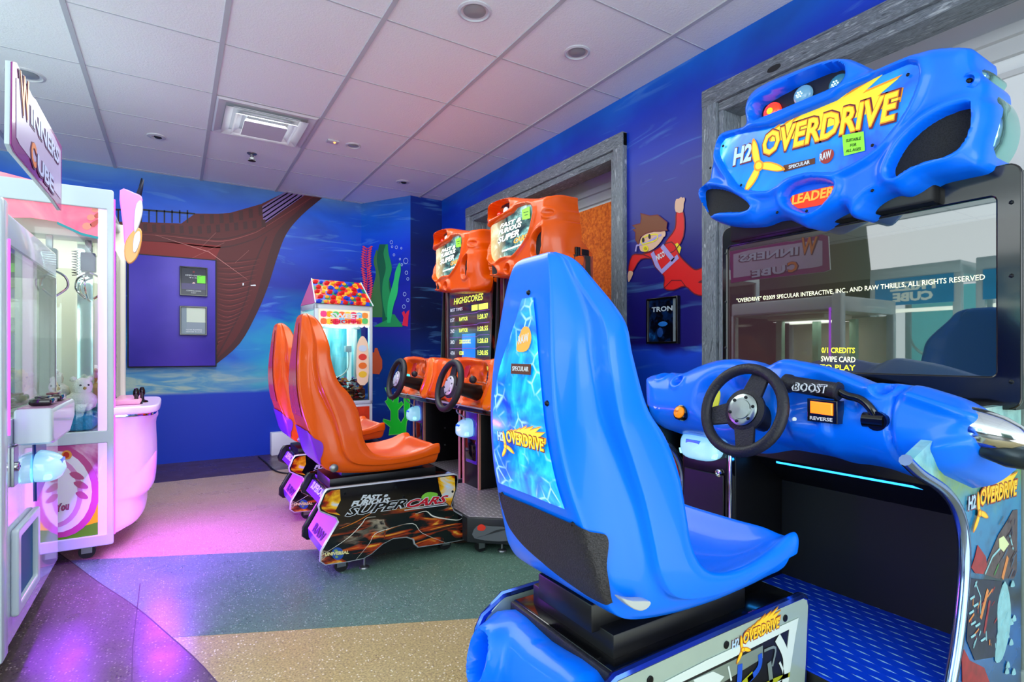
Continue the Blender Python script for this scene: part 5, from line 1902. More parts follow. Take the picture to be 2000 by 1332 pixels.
# platform
TR = tread('steel_tread_plate', (150, 140, 148), (228, 222, 228), 1.1, .3, .25)
PP = [(1.16, 2.25), (1.336, 2.095), (1.80, 2.09), (1.80, 2.87), (1.336, 2.87), (1.16, 2.70)]
b = MB()
b.prism(faceU(0), PP, .047, .163, mat('riser_grey', (30, 31, 36), .4), .003)
b.prism(faceU(0), [(x + (.01 if x < 1.5 else 0), (y - 2.48) * .97 + 2.48) for x, y in PP], .163, .167, TR, .001)
o = b.build('foot_platform', FM)
a = MB()
p, q = Vector((1.16, 2.25, 0)), Vector((1.336, 2.095, 0))
frs = Fr(p, q - p, (0, 0, 1))
Lr = (q - p).length
a.flat(frs, smooth([(Lr * .15, .070), (Lr * .85, .068), (Lr * .80, .125), (Lr * .5, .130), (Lr * .2, .128)], 3), .0035, mat('print_ash', (92, 94, 100), .4))
a.flat(frs, smooth([(Lr * .2, .075), (Lr * .55, .10), (Lr * .8, .12), (Lr * .6, .115), (Lr * .35, .085)], 3), .0045, mat('print_coal', (40, 40, 46), .4))
a.flat(frs, smooth([(Lr * .22, .128), (Lr * .30, .138), (Lr * .38, .125), (Lr * .33, .108), (Lr * .22, .110)], 3), .0055, mat('print_flame', (225, 50, 30), .4))
sub(a, 'riser_print', o)
casters(FM, [(1.22, 2.235), (1.22, 2.72), (1.72, 2.15), (1.72, 2.8)], .024, .052)
foot(FM, 1.31, 2.185, .05)
foot(FM, 1.31, 2.80, .05)

# cabinet
RIM = mat('trim_salmon', (206, 140, 120), .35)
COUT = smooth([(1.45, .167), (1.45, .55), (1.47, .62), (1.50, .66)], 3, False) + [(1.62, .70), (1.66, .86), (1.68, 1.42), (1.80, 1.42), (1.81, .03), (1.45, .03)]
b = MB()
SP = newmat('streak_side', rough=.2, coat=.4)
SP.color(SP.ramp(SP.noise(8, 6, stretch=(1, 1, .35), dist=1.5), [(0.5, (9, 9, 12)), (0.6, (90, 20, 20)), (0.68, (200, 70, 20)), (0.8, (20, 16, 20))]))
for Y, nm in ((2.115, 0), (2.855, 1)):
    b = MB(); b.prism(faceF(Y), COUT, -.009, .009, SP.m if nm == 0 else BLACK); o = b.build('side_panel', FM)
    t = MB(); t.tube([(u, Y, v) for u, v in COUT[:10]], .009, RIM, 8); sub(t, 'edge_trim', o)
b = MB()
b.box((1.45, 2.655, .16), (1.80, 2.846, .72), BLACK, .003)
b.box((1.74, 2.124, .16), (1.80, 2.846, .90), mat('kick_dark', (14, 14, 15), .5))
b.box((1.46, 2.124, .64), (1.80, 2.846, .72), BLACK, .004)
for z_ in (.28, .40, .52, .60):
    b.ball((1.60, 2.654, z_), .006, ZINC, 1)
b.build('cabinet_body', FM)
b = MB(); b.box((1.437, 2.650, .167), (1.452, 2.662, .70), RIM, .002); b.build('corner_trim', FM)
b = MB(); b.box((1.442, 2.685, .30), (1.452, 2.82, .64), mat('coin_violet', (80, 40, 150), .25, coat=.4), .004)
b.box((1.438, 2.69, .32), (1.444, 2.815, .44), BLACKG, .003); b.build('coin_door', FM)
card_reader(FM, Fr((1.435, 0, 0), (0, -1, 0), (0, 0, 1)), -2.765, .505, .115, .105, .08)
for k in range(2):
    b = MB()
    b.box((1.66, 2.36 - k * .12, .20), (1.70, 2.43 - k * .12, .34), mat('pedal_steel', (90, 92, 96), .3, .8), .004, T=None)
    b.build('foot_pedal', FM)
b = MB()
b.tube(smooth([(1.30, 2.60, .66), (1.31, 2.66, .63), (1.34, 2.72, .60), (1.40, 2.75, .56), (1.41, 2.757, .50)], 5, False), .004, mat('cord_grey', (170, 175, 185), .4), 6); b.build('reader_cord', FM)

# dashboard moulding
fdd = Fr((1.385, 2.48, .77), (0, -1, 0), (.22, 0, .975))
# traced on the far machine, brought onto the near one
fdf = Fr((1.42, 3.333, .77), (0, -1, 0), (.22, 0, .975))
z11 = lambda pts: px(fdf, zm(760, 680, 8.333, pts))
DF = [(-.375, .10), (-.33, .135), (-.20, .14), (-.05, .125), (.10, .135), (.28, .13), (.37, .10), (.375, -.02), (.365, -.12), (.20, -.135), (0, -.14), (-.2, -.14), (-.36, -.125), (-.378, -.02)]
REC = [(-.20, .11), (-.02, .115), (.10, .08), (.12, -.02), (.08, -.12), (-.06, -.128), (-.22, -.12), (-.27, 0), (-.25, .08)]
RG1 = smooth([(.14, .12), (.17, .02), (.12, -.13)], 5, False)
RG2 = smooth([(.24, .10), (.27, -.01), (.23, -.12)], 5, False)
RG0 = smooth([(-.28, .12), (-.31, .02), (-.28, -.12)], 5, False)
def hf2(U, V, D):
    h = dome(D, .05, .065)
    s = sdf(smooth(REC, 3), U, V)
    h = h - .050 * (1 - sst(-.03, .01, s))
    for r_, a_ in ((RG1, .020), (RG2, .014), (RG0, .016)):
        h = h + a_ * np.exp(-(poldist(r_, U, V) / .012) ** 2)
    h = h + .018 * np.exp(-(((U + .09) / .03) ** 2 + ((V - .06) / .03) ** 2)) + .02 * np.exp(-(((U - .01) / .02) ** 2 + ((V - .085) / .02) ** 2)) + .014 * np.sin(U * 55) * np.cos(V * 48) * (1 - sst(-.05, -.02, s))
    return h
b = MB(); relief(b, fdd, smooth(DF, 3), hf2, ORANGE, .0075, .20); dd = b.build('dashboard', FM, sharp=65)
b = MB()
for rg, w_ in (((.145, .235), .0),):
    pl = smooth([(.150, .115), (.225, .105), (.25, .0), (.215, -.125), (.13, -.125), (.165, -.02), (.165, .06)], 3)
    relief(b, fdd, pl, lambda U, V, D: .066 + dome(D, .012, .008), ORLIT, .006, .03)
sub(b, 'side_cheek', dd)
b = MB(); b.prism(fdd, [(-.36, -.16), (.36, -.16), (.37, -.135), (-.37, -.135)], -.14, .05, BLACKG, .006); b.prism(fdd, [(-.37, -.138), (.37, -.138), (.37, -.130), (-.37, -.130)], -.02, .060, TRW, .002); b.build('dash_tray', FM)
b = MB()
b.prism(fdd, smooth([(.05, .06), (.10, .05), (.115, -.02), (.09, -.09), (.05, -.09), (.06, -.02)], 3), -.01, .030, mat('gate_black', (16, 16, 20), .2, coat=.5), .003)
for k in range(4):
    b.prism(fdd, [(.07, .03 - k * .028), (.10, .035 - k * .028), (.10, .042 - k * .028), (.07, .038 - k * .028)], .030, .033, PW)
g_ = b.build('shifter_gate', FM)
b = MB()
b.tube([fdd.p(.085, -.01, .02), fdd.p(.075, .0, .10)], .006, CHROME, 10)
b.ball(fdd.p(.072, .002, .115), .020, RUBR, 2)
b.build('gear_shifter', FM)
b = MB(); b.prism(fdd, [(.02, .10), (.075, .10), (.045, .065)], .02, .030, mat('label_warning', (245, 220, 70), .4), .001); b.build('warning_label', FM)
b = MB(); b.lathe(fdd.p(-.235, -.01, .03), fdd.N, [(.018, 0), (.018, .02), (.012, .026), (0, .028)], mat('button_teal', (70, 220, 220), .2, emit=(60, 220, 230), estr=.8), 18); b.build('start_button', FM)
b = MB(); b.prism(fdd, smooth([(-.22, .10), (-.17, .10), (-.19, .0), (-.22, -.08), (-.25, -.08)], 3), .0, .022, mat('vent_red', (180, 30, 40), .3, coat=.5), .004); b.build('dash_insert', FM)
fw2 = Fr((1.19, 2.51, .765), (0, -1, 0), (.25, 0, .968))
wheel(fw2, .122, .0165, mat('hub_silver', (215, 212, 225), .25, .4), RUBR, FM, hub_r=.05, spokes=(90, 205, 335))
b = MB(); b.cyl(fw2.p(0, 0, -.02), fw2.p(0, 0, -.2), .03, BLACK, r1=.045); b.build('steering_column', FM)

# screen with high scores
fsf = faceL(1.70)
b = MB()
S0, S1, SB, STp = -2.795, -2.165, .895, 1.380
DKRED = mat('bezel_wine', (70, 12, 18), .2, coat=.6)
b.prism(fsf, rrect(S0 - .045, SB - .03, S1 + .045, STp + .03, .02), 0, .014, DKRED, .004, holes=[rrect(S0, SB, S1, STp, .01)[::-1]])
b.box((1.703, 2.13, .86), (1.80, 2.84, 1.46), BLACK, .01)
b.box((1.69, 2.105, .86), (1.72, 2.135, 1.46), BLACKG, .004)
b.build('screen_bezel', FM)
b = MB()
PUR = mat('scores_panel', (26, 14, 44), .08, emit=(26, 16, 50), estr=.5)
b.fbox(fsf, S0 - .004, SB - .004, S1 + .004, STp + .004, .001, .004, PUR)
b.fbox(fsf, S0 + .22, SB, S0 + .42, SB + .17, .004, .0045, mat('scores_glow', (20, 90, 190), .1, emit=(20, 120, 230), estr=.6))
scf = b.build('screen', FM)
b = MB()
LN = mat('scores_line', (110, 60, 150), .4, emit=(110, 60, 160), estr=.6)
LY = mat('scores_lime', (215, 240, 90), .4, emit=(215, 240, 90), estr=.95)
LW = mat('scores_white', (220, 225, 235), .4, emit=(210, 220, 235), estr=.6)
W_ = S1 - S0
b.text(fsf, (S0 + W_ * .14, STp - .098), (S0 + W_ * .84, STp - .098), .045, 'HIGHSCORES', LY, n=.0046, bold=.02, shear=.2, depth=.0003)
b.text(fsf, (S0 + W_ * .05, STp - .146), (S0 + W_ * .36, STp - .146), .022, 'BEST TIMES', LW, n=.0046, depth=.0003)
b.fbox(fsf, S0 + W_ * .58, STp - .160, S0 + W_ * .72, STp - .122, .0046, .005, LY)
b.fbox(fsf, S0 + W_ * .74, STp - .160, S0 + W_ * .94, STp - .122, .0046, .005, LY)
for k, (rk, nm, tm) in enumerate((('1ST', 'RAPTOR', '1:28.37'), ('2ND', 'RAPTOR', '1:28.55'), ('3RD', 'XXXXXXXX', '1:28.63'), ('4TH', 'COM', '1:30.05'))):
    y = STp - .222 - k * .080
    b.text(fsf, (S0 + W_ * .05, y), (S0 + W_ * .16, y), .026, rk, LW, n=.0046, depth=.0003)
    b.text(fsf, (S0 + W_ * .28, y), (S0 + W_ * (.28 + .035 * len(nm)), y), .028, nm, LY, n=.0046, depth=.0003, bold=.02)
    b.text(fsf, (S0 + W_ * .72, y), (S0 + W_ * .94, y), .032, tm, LY, n=.0046, depth=.0003, bold=.02)
    b.stroke(fsf, [(S0 + W_ * .03, y + .046), (S0 + W_ * .7, y + .046), (S0 + W_ * .74, y + .054), (S0 + W_ * .97, y + .054)], .0035, .0046, LN)
sub(b, 'score_lettering', scf)

# marquee
fmf = Fr((1.60, 2.48, 1.5), (0, -1, 0), (0, 0, 1))
def z6(pts):
    # the cheek on the right wraps back towards the wall
    out = []
    for p in pts:
        g_ = .12 * max(0.0, min(1.0, (p[0] - 1225) / 275.0))
        f_ = Fr((1.60 + g_, 2.48, 1.5), (0, -1, 0), (0, 0, 1))
        out.append(px(f_, zm(820, 360, 4.757, [p]))[0])
    return out
FMO = z6(smooth([(655, 372), (652, 270), (695, 195), (780, 150), (880, 124), (960, 130), (1080, 132), (1150, 128), (1250, 106), (1345, 102), (1352, 165), (1378, 238), (1405, 262), (1404, 345), (1428, 362), (1452, 500), (1450, 640), (1498, 672), (1488, 745), (1400, 815), (1200, 850), (1050, 860), (960, 872), (880, 872), (830, 868), (760, 872), (650, 850), (604, 765), (600, 660), (655, 632), (662, 560), (645, 430)], 3))
FMA = z6(smooth([(655, 402), (700, 395), (925, 272), (965, 222), (1080, 192), (1132, 230), (1122, 330), (1080, 480), (1000, 600), (930, 672), (880, 672), (820, 692), (760, 738), (718, 690), (682, 600), (662, 500)], 2))
FMS = z6(smooth([(682, 335), (680, 260), (760, 185), (850, 155), (905, 165), (918, 225), (880, 270), (760, 322)], 3))
FMR = z6(smooth([(1120, 600), (1130, 500), (1180, 430), (1240, 418), (1236, 540), (1212, 650), (1150, 692), (1124, 660)], 3))
FML = z6(smooth([(622, 680), (690, 700), (760, 762), (802, 820), (760, 842), (655, 832), (620, 770)], 3))
CREST = z6(smooth([(1170, 230), (1130, 420), (1060, 560), (940, 700)], 4, False))
BUL = z6([(1340, 500)])[0]
UA = z6([(1225, 400)])[0][0]; UB = z6([(1500, 700)])[0][0]
def hfm(U, V, D):
    h = dome(D, .03, .05)
    for pl, rim, dep in ((FMA, .010, .014), (FMS, .014, .055), (FMR, .010, .022), (FML, .010, .022)):
        s = sdf(pl, U, V)
        h = h + .012 * np.exp(-((s - .007) / rim) ** 2) - (dep + .012) * (1 - sst(-.006, .002, s))
    q = z6([(905, 795)])[0]
    d_ = np.hypot(U - q[0], V - q[1])
    h = h + .02 * np.exp(-((d_ - .034) / .012) ** 2) - .03 * (1 - sst(.02, .03, d_))
    q = z6([(1285, 280)])[0]
    d_ = np.hypot(U - q[0], V - q[1])
    h = h + .012 * np.exp(-((d_ - .022) / .007) ** 2) - .012 * (1 - sst(.01, .018, d_))
    h = h + .03 * np.exp(-((U - BUL[0]) / .045) ** 2 - ((V - BUL[1]) / .11) ** 2)
    h = h - .12 * np.clip((U - UA) / (UB - UA), 0, 1)
    h = h - .08 * sst(.22, .42, -U)
    return h
b = MB(); relief(b, fmf, FMO, hfm, ORANGE, .0055, .135); b.build('marquee', FM, sharp=70)
class BF2(Fr):
    def p(s, u, v, n=0.0):
        t = min(1, max(0, (-u - .22) / .2))
        return s.O + s.U * u + s.V * v + s.N * (n - .08 * t * t * (3 - 2 * t))
fbf = BF2(fmf.O, fmf.U, fmf.V)
b = MB()
SG = newmat('race_sign', rough=.2, coat=.4)
ns_ = SG.noise(9, 5, dist=1.2)
cs_ = SG.ramp(ns_, [(0.35, (20, 34, 36)), (0.5, (60, 96, 92)), (0.6, (130, 180, 170)), (0.72, (240, 240, 215))])
g_y = SG.sep()[1]
warm = SG.maprange(g_y, .08, .30)
cs_ = SG.mix(SG.math('MULTIPLY', warm, .8, True), cs_, (255, 215, 140))
SG.color(cs_); SG.emit(cs_, .8)
relief(b, fbf, grow(FMA, .004), lambda U, V, D: .038 + D * 0, SG.m, .014, .06)
o = b.build('backlit_sign', FM)
b = MB()
GW = mat('sign_glow_text', (250, 250, 240), .3, emit=(250, 250, 235), estr=1.0)
DT = mat('sign_shadow_text', (24, 40, 40), .4)
z6p = lambda p: zm(820, 360, 4.757, [p])[0]
for (p0, p1, h_, s_) in (((800, 420), (1000, 350), 42, 'FAST &'), ((790, 480), (1005, 400), 48, 'FURIOUS'), ((780, 560), (980, 480), 60, 'SUPER'), ((930, 560), (1060, 510), 50, 'CARS')):
    b.pxtext(fbf, z6p(p0), z6p(p1), h_ / 4.757, s_, DT, n=.0385, bold=.075, shear=.3, depth=.0006)
    b.pxtext(fbf, z6p(p0), z6p(p1), h_ * .92 / 4.757, s_, GW if s_ != 'CARS' else mat('sign_red_text', (240, 170, 80), .3, emit=(240, 150, 60), estr=.9), n=.0395, bold=.03, shear=.3, depth=.0006)
b.stroke(fbf, z6([(820, 630), (1000, 565)]), .008, .0395, GW)
b.flat(fbf, z6([(1008, 248), (1080, 215), (1086, 325), (1014, 340)]), .041, STK)
b.stroke(fbf, z6([(1025, 275), (1070, 262)]), .004, .0426, mat('sticker_ink', (40, 80, 30), .5))
b.stroke(fbf, z6([(1035, 298), (1065, 290)]), .004, .0426, mat('sticker_ink', (40, 80, 30), .5))
sub(b, 'sign_lettering', o)
for pl in (FMR, FML):
    b = MB(); relief(b, fbf, grow(pl, .003), lambda U, V, D: .030 + D * 0 - .12 * np.clip((U - UA) / (UB - UA), 0, 1), GRILLE, .01, .03); b.build('speaker_grille', FM)
b = MB(); b.prism(fbf, grow(FMS, .002), -.02, -.004, BLACKG); b.build('lamp_slot', FM)
for (lu, lv, c_, st) in ((740, 285, (200, 30, 20), .3), (800, 245, (210, 230, 240), .6), (885, 215, (40, 130, 230), 1.0)):
    q = z6([(lu, lv)])[0]
    b = MB(); b.ball(fbf.p(q[0], q[1], .0), .022, mat('race_lamp_%d' % lu, c_, .1, coat=.6, emit=c_, estr=st), 2, (.6, 1, 1)); b.build('signal_lamp', FM)
q = z6([(905, 795)])[0]
b = MB(); b.ball(fbf.p(q[0], q[1], .012), .026, mat('lens_ruby', (130, 10, 20), .1, coat=.8), 2, (.4, 1, 1)); b.build('badge_lens', FM)
b = MB(); b.box((1.66, 2.26, 1.38), (1.80, 2.72, 1.60), BLACK, .01)
fwd_ = faceF(2.14)
b.prism(fwd_, px(fwd_, zm(820, 360, 4.757, [(1440, 500), (1500, 520), (1600, 640), (1612, 860), (1500, 870), (1440, 700)])), -.012, .0, ORANGE, .003)
b.build('marquee_mount', FM)
dup(FM, (FO[0] + .03, FO[1] + .853, 0), 0, 'orange street racing arcade machine showing the high score table, farther one of the orange pair', 'orange racing machines')

# white loop of cable at the near machine

# ================================================================ CLAW CABINETS ON THE LEFT
CWH = mat('cabinet_white', (198, 212, 216), .32, coat=.5, noise=.02, nscale=3)
GLOSSW = mat('gloss_door', (196, 200, 226), .035, coat=1.0, spec=.9, ior=1.9)
CRM = mat('inside_cream', (226, 224, 205), .45)
MIR = mat('inside_mirror', (205, 225, 220), .06, .92)
def glass_mat():
    m = mat('clear_glass', (235, 250, 248), .01, trans=1.0, ior=1.45)
    g = NG(m)
    nt = m.node_tree
    out = [n for n in nt.nodes if n.type == 'OUTPUT_MATERIAL'][0]
    tr = nt.nodes.new('ShaderNodeBsdfTransparent'); tr.inputs[0].default_value = (.93, .98, .97, 1)
    gl = nt.nodes.new('ShaderNodeBsdfGlossy'); gl.inputs['Roughness'].default_value = .02
    fr = nt.nodes.new('ShaderNodeFresnel'); fr.inputs['IOR'].default_value = 1.5
    mx = nt.nodes.new('ShaderNodeMixShader')
    nt.links.new(fr.outputs[0], mx.inputs[0]); nt.links.new(tr.outputs[0], mx.inputs[1]); nt.links.new(gl.outputs[0], mx.inputs[2])
    nt.links.new(mx.outputs[0], out.inputs['Surface'])
    return m
GLASS = glass_mat()
LEDP = mat('led_strip_pink', (250, 200, 255), .3, emit=(235, 150, 255), estr=1.25)
LEDV = mat('led_strip_violet', (190, 80, 255), .3, emit=(190, 70, 255), estr=2.4)
TUBE = mat('light_tube', (255, 255, 245), .3, emit=(255, 252, 235), estr=5)

def lamp_in(loc, size, e, col, rot=(0, 0, 0), sy=None):
    area('cabinet_lamp', loc, size, e, col, rot, sy)

# ---- winners cube
X0, X1 = -1.25, -.402
Y0, Y1 = 1.975, 2.825
H1 = 1.335
T1 = thing('prize_cabinet', 'tall white prize cabinet with the purple WINNERS CUBE sign, at the left edge', 'arcade machine', ((X0 + X1) / 2, (Y0 + Y1) / 2, 0))
fR1 = faceR(X1)
b = MB()
b.box((X0, Y0, .09), (X1 - .004, Y1, .62), CWH, .012)
b.build('cabinet_base', T1)
for (xa, ya) in ((X0, Y0), (X0, Y1 - .05), (X1 - .05, Y1 - .035)):
    b = MB(); b.box((xa, ya, .62), (xa + .05, ya + (.035 if ya > 2.7 else .05), H1 - .1), CWH, .006); b.build('corner_post', T1)
b = MB(); b.box((X1 - .06, Y0 - .02, .09), (X1 + .012, Y0 + .045, H1 + .02), CWH, .012)
b.build('corner_post', T1)
b = MB(); b.box((X0, Y0, H1 - .11), (X1, Y1, H1), CWH, .012); b.build('cabinet_top', T1)
b = MB()
b.prism(fR1, rrect(Y0 + .05, .10, Y1 - .002, .74, .01), -.004, .004, GLOSSW, .002)
dr = b.build('front_door', T1)
b = MB()
b.prism(fR1, rrect(Y0 + .10, .17, Y0 + .40, .42, .01), .004, .022, CWH, .005, holes=[rrect(Y0 + .135, .20, Y0 + .365, .39, .006)[::-1]])
b.prism(fR1, rrect(Y0 + .13, .195, Y0 + .37, .395, .006), .004, .008, mat('flap_teal', (20, 92, 140), .5, spec=.2))
sub(b, 'prize_flap', dr)
b = MB(); b.prism(fR1, rrect(Y0 + .10, .545, Y0 + .155, .66, .004), .004, .012, STEEL, .002)
b.lathe(fR1.p(Y0 + .128, .60, .012), fR1.N, [(.014, 0), (.014, .006), (.008, .008), (0, .006)], CHROME, 14)
sub(b, 'door_lock', dr)
b = MB()
b.prism(fR1, [(2.38, .655), (2.56, .60), (2.56, .47), (2.40, .43)], .004, .009, mat('reader_plate', (30, 60, 150), .2), .002)
b.build('reader_bracket', T1)
card_reader(T1, Fr((X1 + .008, 0, 0), (0, 1, 0), (0, 0, 1)), 2.43, .545, .17, .10, .075)
# control shelf
b = MB()
sh = [(2.10, .665), (2.14, .655), (2.42, .655), (2.52, .70), (2.52, .765), (2.10, .765)]
b.prism(fR1, sh, .004, .095, CWH, .012)
b.prism(Fr((X1, 0, .765), (0, 1, 0), (-1, 0, 0)), [(2.12, -.09), (2.51, -.085), (2.51, -.01), (2.12, -.01)], -.001, .002, mat('shelf_print', (150, 110, 140), .25), .0)
b.build('control_shelf', T1)
for (yy, c_) in ((2.24, (14, 16, 22)), (2.42, (90, 10, 30))):
    b = MB(); b.box((X1 + .022, yy - .055, .768), (X1 + .078, yy + .055, .790), BLACKG, .008)
    b.box((X1 + .034, yy - .035, .789), (X1 + .066, yy + .035, .796), mat('paddle_%d' % c_[0], c_, .2, coat=.5), .003)
    b.build('control_button', T1)
b = MB(); b.prism(fR1, rrect(Y0 + .05, .74, Y1 - .02, 1.245, .01), -.008, .0, GLASS); b.build('front_glass', T1)
b = MB(); b.box((X0 + .05, Y1 - .018, .66), (X1 - .05, Y1 - .012, 1.24), GLASS); b.build('side_glass', T1)
b = MB()
b.tube([(X1 + .006, Y0 + .055, .70), (X1 + .006, Y0 + .055, 1.25)], .007, LEDV, 8); b.build('led_strip', T1)
b = MB()
b.box((X0 + .02, Y0 + .03, .62), (X1 - .02, Y1 - .03, .66), CRM)
b.box((X0 + .02, Y0 + .05, .66), (X0 + .03, Y1 - .03, 1.22), CRM)
b.build('prize_floor', T1)
# game towers inside
for k in range(3):
    b = MB(); x_ = -1.05 + k * .2; y_ = 2.15 + k * .18
    b.box((x_, y_, .66), (x_ + .05, y_ + .05, 1.20), mat('tower_mint', (160, 210, 180), .3, noise=.2), .006); b.build('prize_tower', T1)
b = MB(); b.box((-.95, 2.15, 1.19), (-.55, 2.6, 1.225), CRM, .008); b.tube([(-.9, 2.2, 1.18), (-.9, 2.62, 1.18)], .01, TUBE, 8); b.build('light_bar', T1)
lamp_in((-.82, 2.4, 1.18), .4, 2.6, (1, .98, .93))
# sign
fsn = faceR(X1 + .004)
sp = px(fsn, zm(0, 100, 2.219, [(30, 40), (48, 42), (120, 190), (135, 205), (210, 340), (252, 410), (250, 690), (215, 640), (40, 435), (25, 400)]))
b = MB(); b.prism(fsn, sp, -.004, .008, CWH, .002); b.prism(fsn, sp, .008, .012, mat('sign_violet', (146, 40, 130), .25, coat=.4), .003)
sgn = b.build('header_sign', T1)
b = MB()
inn = px(fsn, zm(0, 100, 2.219, [(45, 110), (60, 115), (120, 215), (215, 365), (245, 430), (245, 640), (215, 600), (60, 400), (45, 370)]))
b.flat(fsn, inn, .0125, mat('sign_lilac', (190, 176, 210), .3, noise=.1))
WO = mat('sign_orange', (226, 130, 60), .35); WW = mat('sign_ice', (196, 204, 236), .35); WD = mat('sign_plum', (88, 24, 84), .4)
ps = lambda a: zm(0, 100, 2.219, [a])[0]
def line(p0, p1, h_, s_, m_, n_, **k):
    b.pxtext(fsn, ps(p0), ps(p1), h_ / 2.219, s_, m_, n=n_, depth=.0008, **k)
line((58, 270), (104, 318), 195, 'W', WD, .0136, bold=.05)
line((62, 262), (102, 306), 180, 'W', WO, .0150, bold=.02)
line((104, 318), (236, 500), 92, 'INNERS', WD, .0136, bold=.07)
line((107, 312), (233, 490), 82, 'INNERS', WW, .0150, bold=.03)
line((104, 480), (132, 522), 120, 'C', WD, .0136, bold=.07)
line((107, 474), (130, 512), 108, 'C', WO, .0150, bold=.04)
line((134, 522), (212, 625), 86, 'UBE', WD, .0136, bold=.07)
line((137, 516), (209, 614), 76, 'UBE', WW, .0150, bold=.03)
sub(b, 'sign_lettering', sgn)
casters(T1, [(-1.18, 2.06), (-1.18, 2.75), (-.47, 2.06), (-.47, 2.75)], .035, .09)

# ---- plush claw machine
U0, U1 = -1.12, -.262
Q0, Q1 = 3.055, 3.92
HT = 1.185 + .02
T2 = thing('claw_machine', 'white plush claw machine with pink swirl panels and glowing violet front', 'arcade machine', ((U0 + U1) / 2, (Q0 + Q1) / 2, 0))
fF2 = faceF(Q0)
g2 = lambda pts: px(fF2, pts)
top2 = g2([(215, 372)])[0][1]
zb2 = g2([(215, 1062)])[0][1]
z_w0 = g2([(215, 842)])[0][1]
z_w1 = g2([(215, 460)])[0][1]
xr = g2([(216, 700)])[0][0]
b = MB()
b.box((U0, Q0 + .006, zb2 + .01), (U1 - .01, Q1, z_w0 - .03), CWH, .01)
b.build('cabinet_base', T2)
b = MB()
b.prism(fF2, rrect(U0, zb2, xr + .012, top2, .01), -.006, .012, CWH, .004, holes=[rrect(U0 + .05, zb2 + .05, xr - .012, z_w0 - .05, .004)[::-1], rrect(U0 + .05, z_w0 + .005, xr - .012, z_w1 + .115, .004)[::-1]])
fr2 = b.build('side_frame', T2)
SW = newmat('swirl_print', rough=.14, coat=.5)
SWc = SW.ramp(SW.noise(4, 4, dist=2.0), [(0.35, (150, 30, 110)), (0.5, (205, 90, 160)), (0.6, (232, 170, 205)), (0.75, (120, 16, 80))])
SW.color(SWc)
b = MB()
b.prism(fF2, [(U0 + .04, zb2 + .04), (xr - .005, zb2 + .04), (xr - .005, z_w0 - .045), (U0 + .04, z_w0 - .045)], -.004, .002, SW.m)
n0 = .0022
cc2 = g2([(125, 960)])[0]
def ell(cx, cy, rx, ry, a0=0, a1=360, n=28):
    return [(cx + rx * cos(radians(a0 + (a1 - a0) * k / n)), cy + ry * sin(radians(a0 + (a1 - a0) * k / n))) for k in range(n + (0 if a1 - a0 >= 360 else 1))]
def e2(cx, cy, rx, ry, m_, n_):
    b.flat(fF2, g2(ell(cx, cy, rx, ry)), n_, m_)
b.flat(fF2, g2([(60, 1068), (216, 1048), (216, 985), (180, 1005), (140, 1030), (100, 1045)]), n0, mat('swirl_green', (90, 165, 30), .25))
b.flat(fF2, g2([(60, 1060), (120, 1040), (216, 1012), (216, 965), (170, 1000), (120, 1030)]), n0 + .0008, mat('swirl_yellow', (240, 205, 20), .25))
e2(112, 960, 82, 90, mat('swirl_rose', (196, 70, 140), .25), n0 + .0016)
e2(108, 960, 72, 80, mat('swirl_white', (240, 236, 240), .2), n0 + .0024)
e2(106, 962, 56, 68, mat('swirl_pinkish', (218, 150, 196), .25), n0 + .0032)
e2(104, 962, 48, 60, mat('swirl_white', (240, 236, 240), .2), n0 + .0040)
for (cx, cy, r_) in ((150, 928, 14), (158, 946, 14), (160, 966, 12)):
    b.flat(fF2, g2(smooth([(cx - r_, cy - 4), (cx, cy - 7), (cx + r_, cy + 3), (cx + r_ * .8, cy + 8), (cx - r_ * .3, cy + 6)], 3)), n0 + .0048, mat('swirl_berry', (190, 80, 130), .3))
e2(131, 888, 10, 9, mat('gem_amber', (235, 160, 70), .2), n0 + .0048)
e2(130, 888, 6, 6, mat('gem_red', (200, 50, 30), .2), n0 + .0056)
b.pxtext(fF2, (112, 1000), (138, 994), 16, 'You', mat('ink_plum', (60, 20, 50), .4), n=n0 + .005, bold=.06, shear=.3, depth=.0006)
b.pxtext(fF2, (112, 999), (137, 993), 14, 'You', mat('swirl_berry', (190, 80, 130), .3), n=n0 + .006, bold=.02, shear=.3, depth=.0006)
sub(b, 'swirl_panel', fr2)
b = MB()
HP = newmat('header_pink', rough=.2, coat=.3)
hc = HP.ramp(HP.noise(3, 4, dist=1.5), [(0.35, (220, 70, 110)), (0.55, (240, 120, 140)), (0.7, (250, 165, 165))])
HP.color(hc); HP.emit(hc, .55)
def curve_(y0, dy):
    return smooth([(0, y0), (112, y0 + dy * .2), (165, y0 + dy), (214, y0 + dy * .85)], 6, False)
b.prism(fF2, g2([(0, 335), (213, 391), (214, 462), (190, 462), (160, 455), (112, 433), (60, 425), (0, 425)]), -.004, .002, HP.m)
b.flat(fF2, g2([(214, 462), (190, 462), (160, 455), (112, 433), (112, 438), (160, 460), (190, 467), (214, 465)]), .0034, mat('header_teal', (20, 150, 160), .3))
for k, (cx, cy) in enumerate(((170, 442), (178, 425), (186, 410))):
    b.flat(fF2, g2(ell(cx, cy, 9 - k, 7 - k)), .0034, mat('header_bead', (245, 150, 130), .3))
    b.flat(fF2, g2(smooth([(cx + 6, cy - 4), (cx + 18, cy - 12), (cx + 28, cy - 14), (cx + 14, cy + 2)], 3)), .0034, mat('header_leaf', (205, 90, 80), .3))
hd_ = sub(b, 'header_panel', fr2)
b = MB(); b.box((U0 + .05, Q0 + .002, z_w0), (xr, Q0 + .008, z_w1 + .12), GLASS); b.build('side_glass', T2)
b = MB(); b.box((U0, Q0, top2 - .05), (U1, Q1, top2), CWH, .01); b.build('cabinet_top', T2)
b = MB()
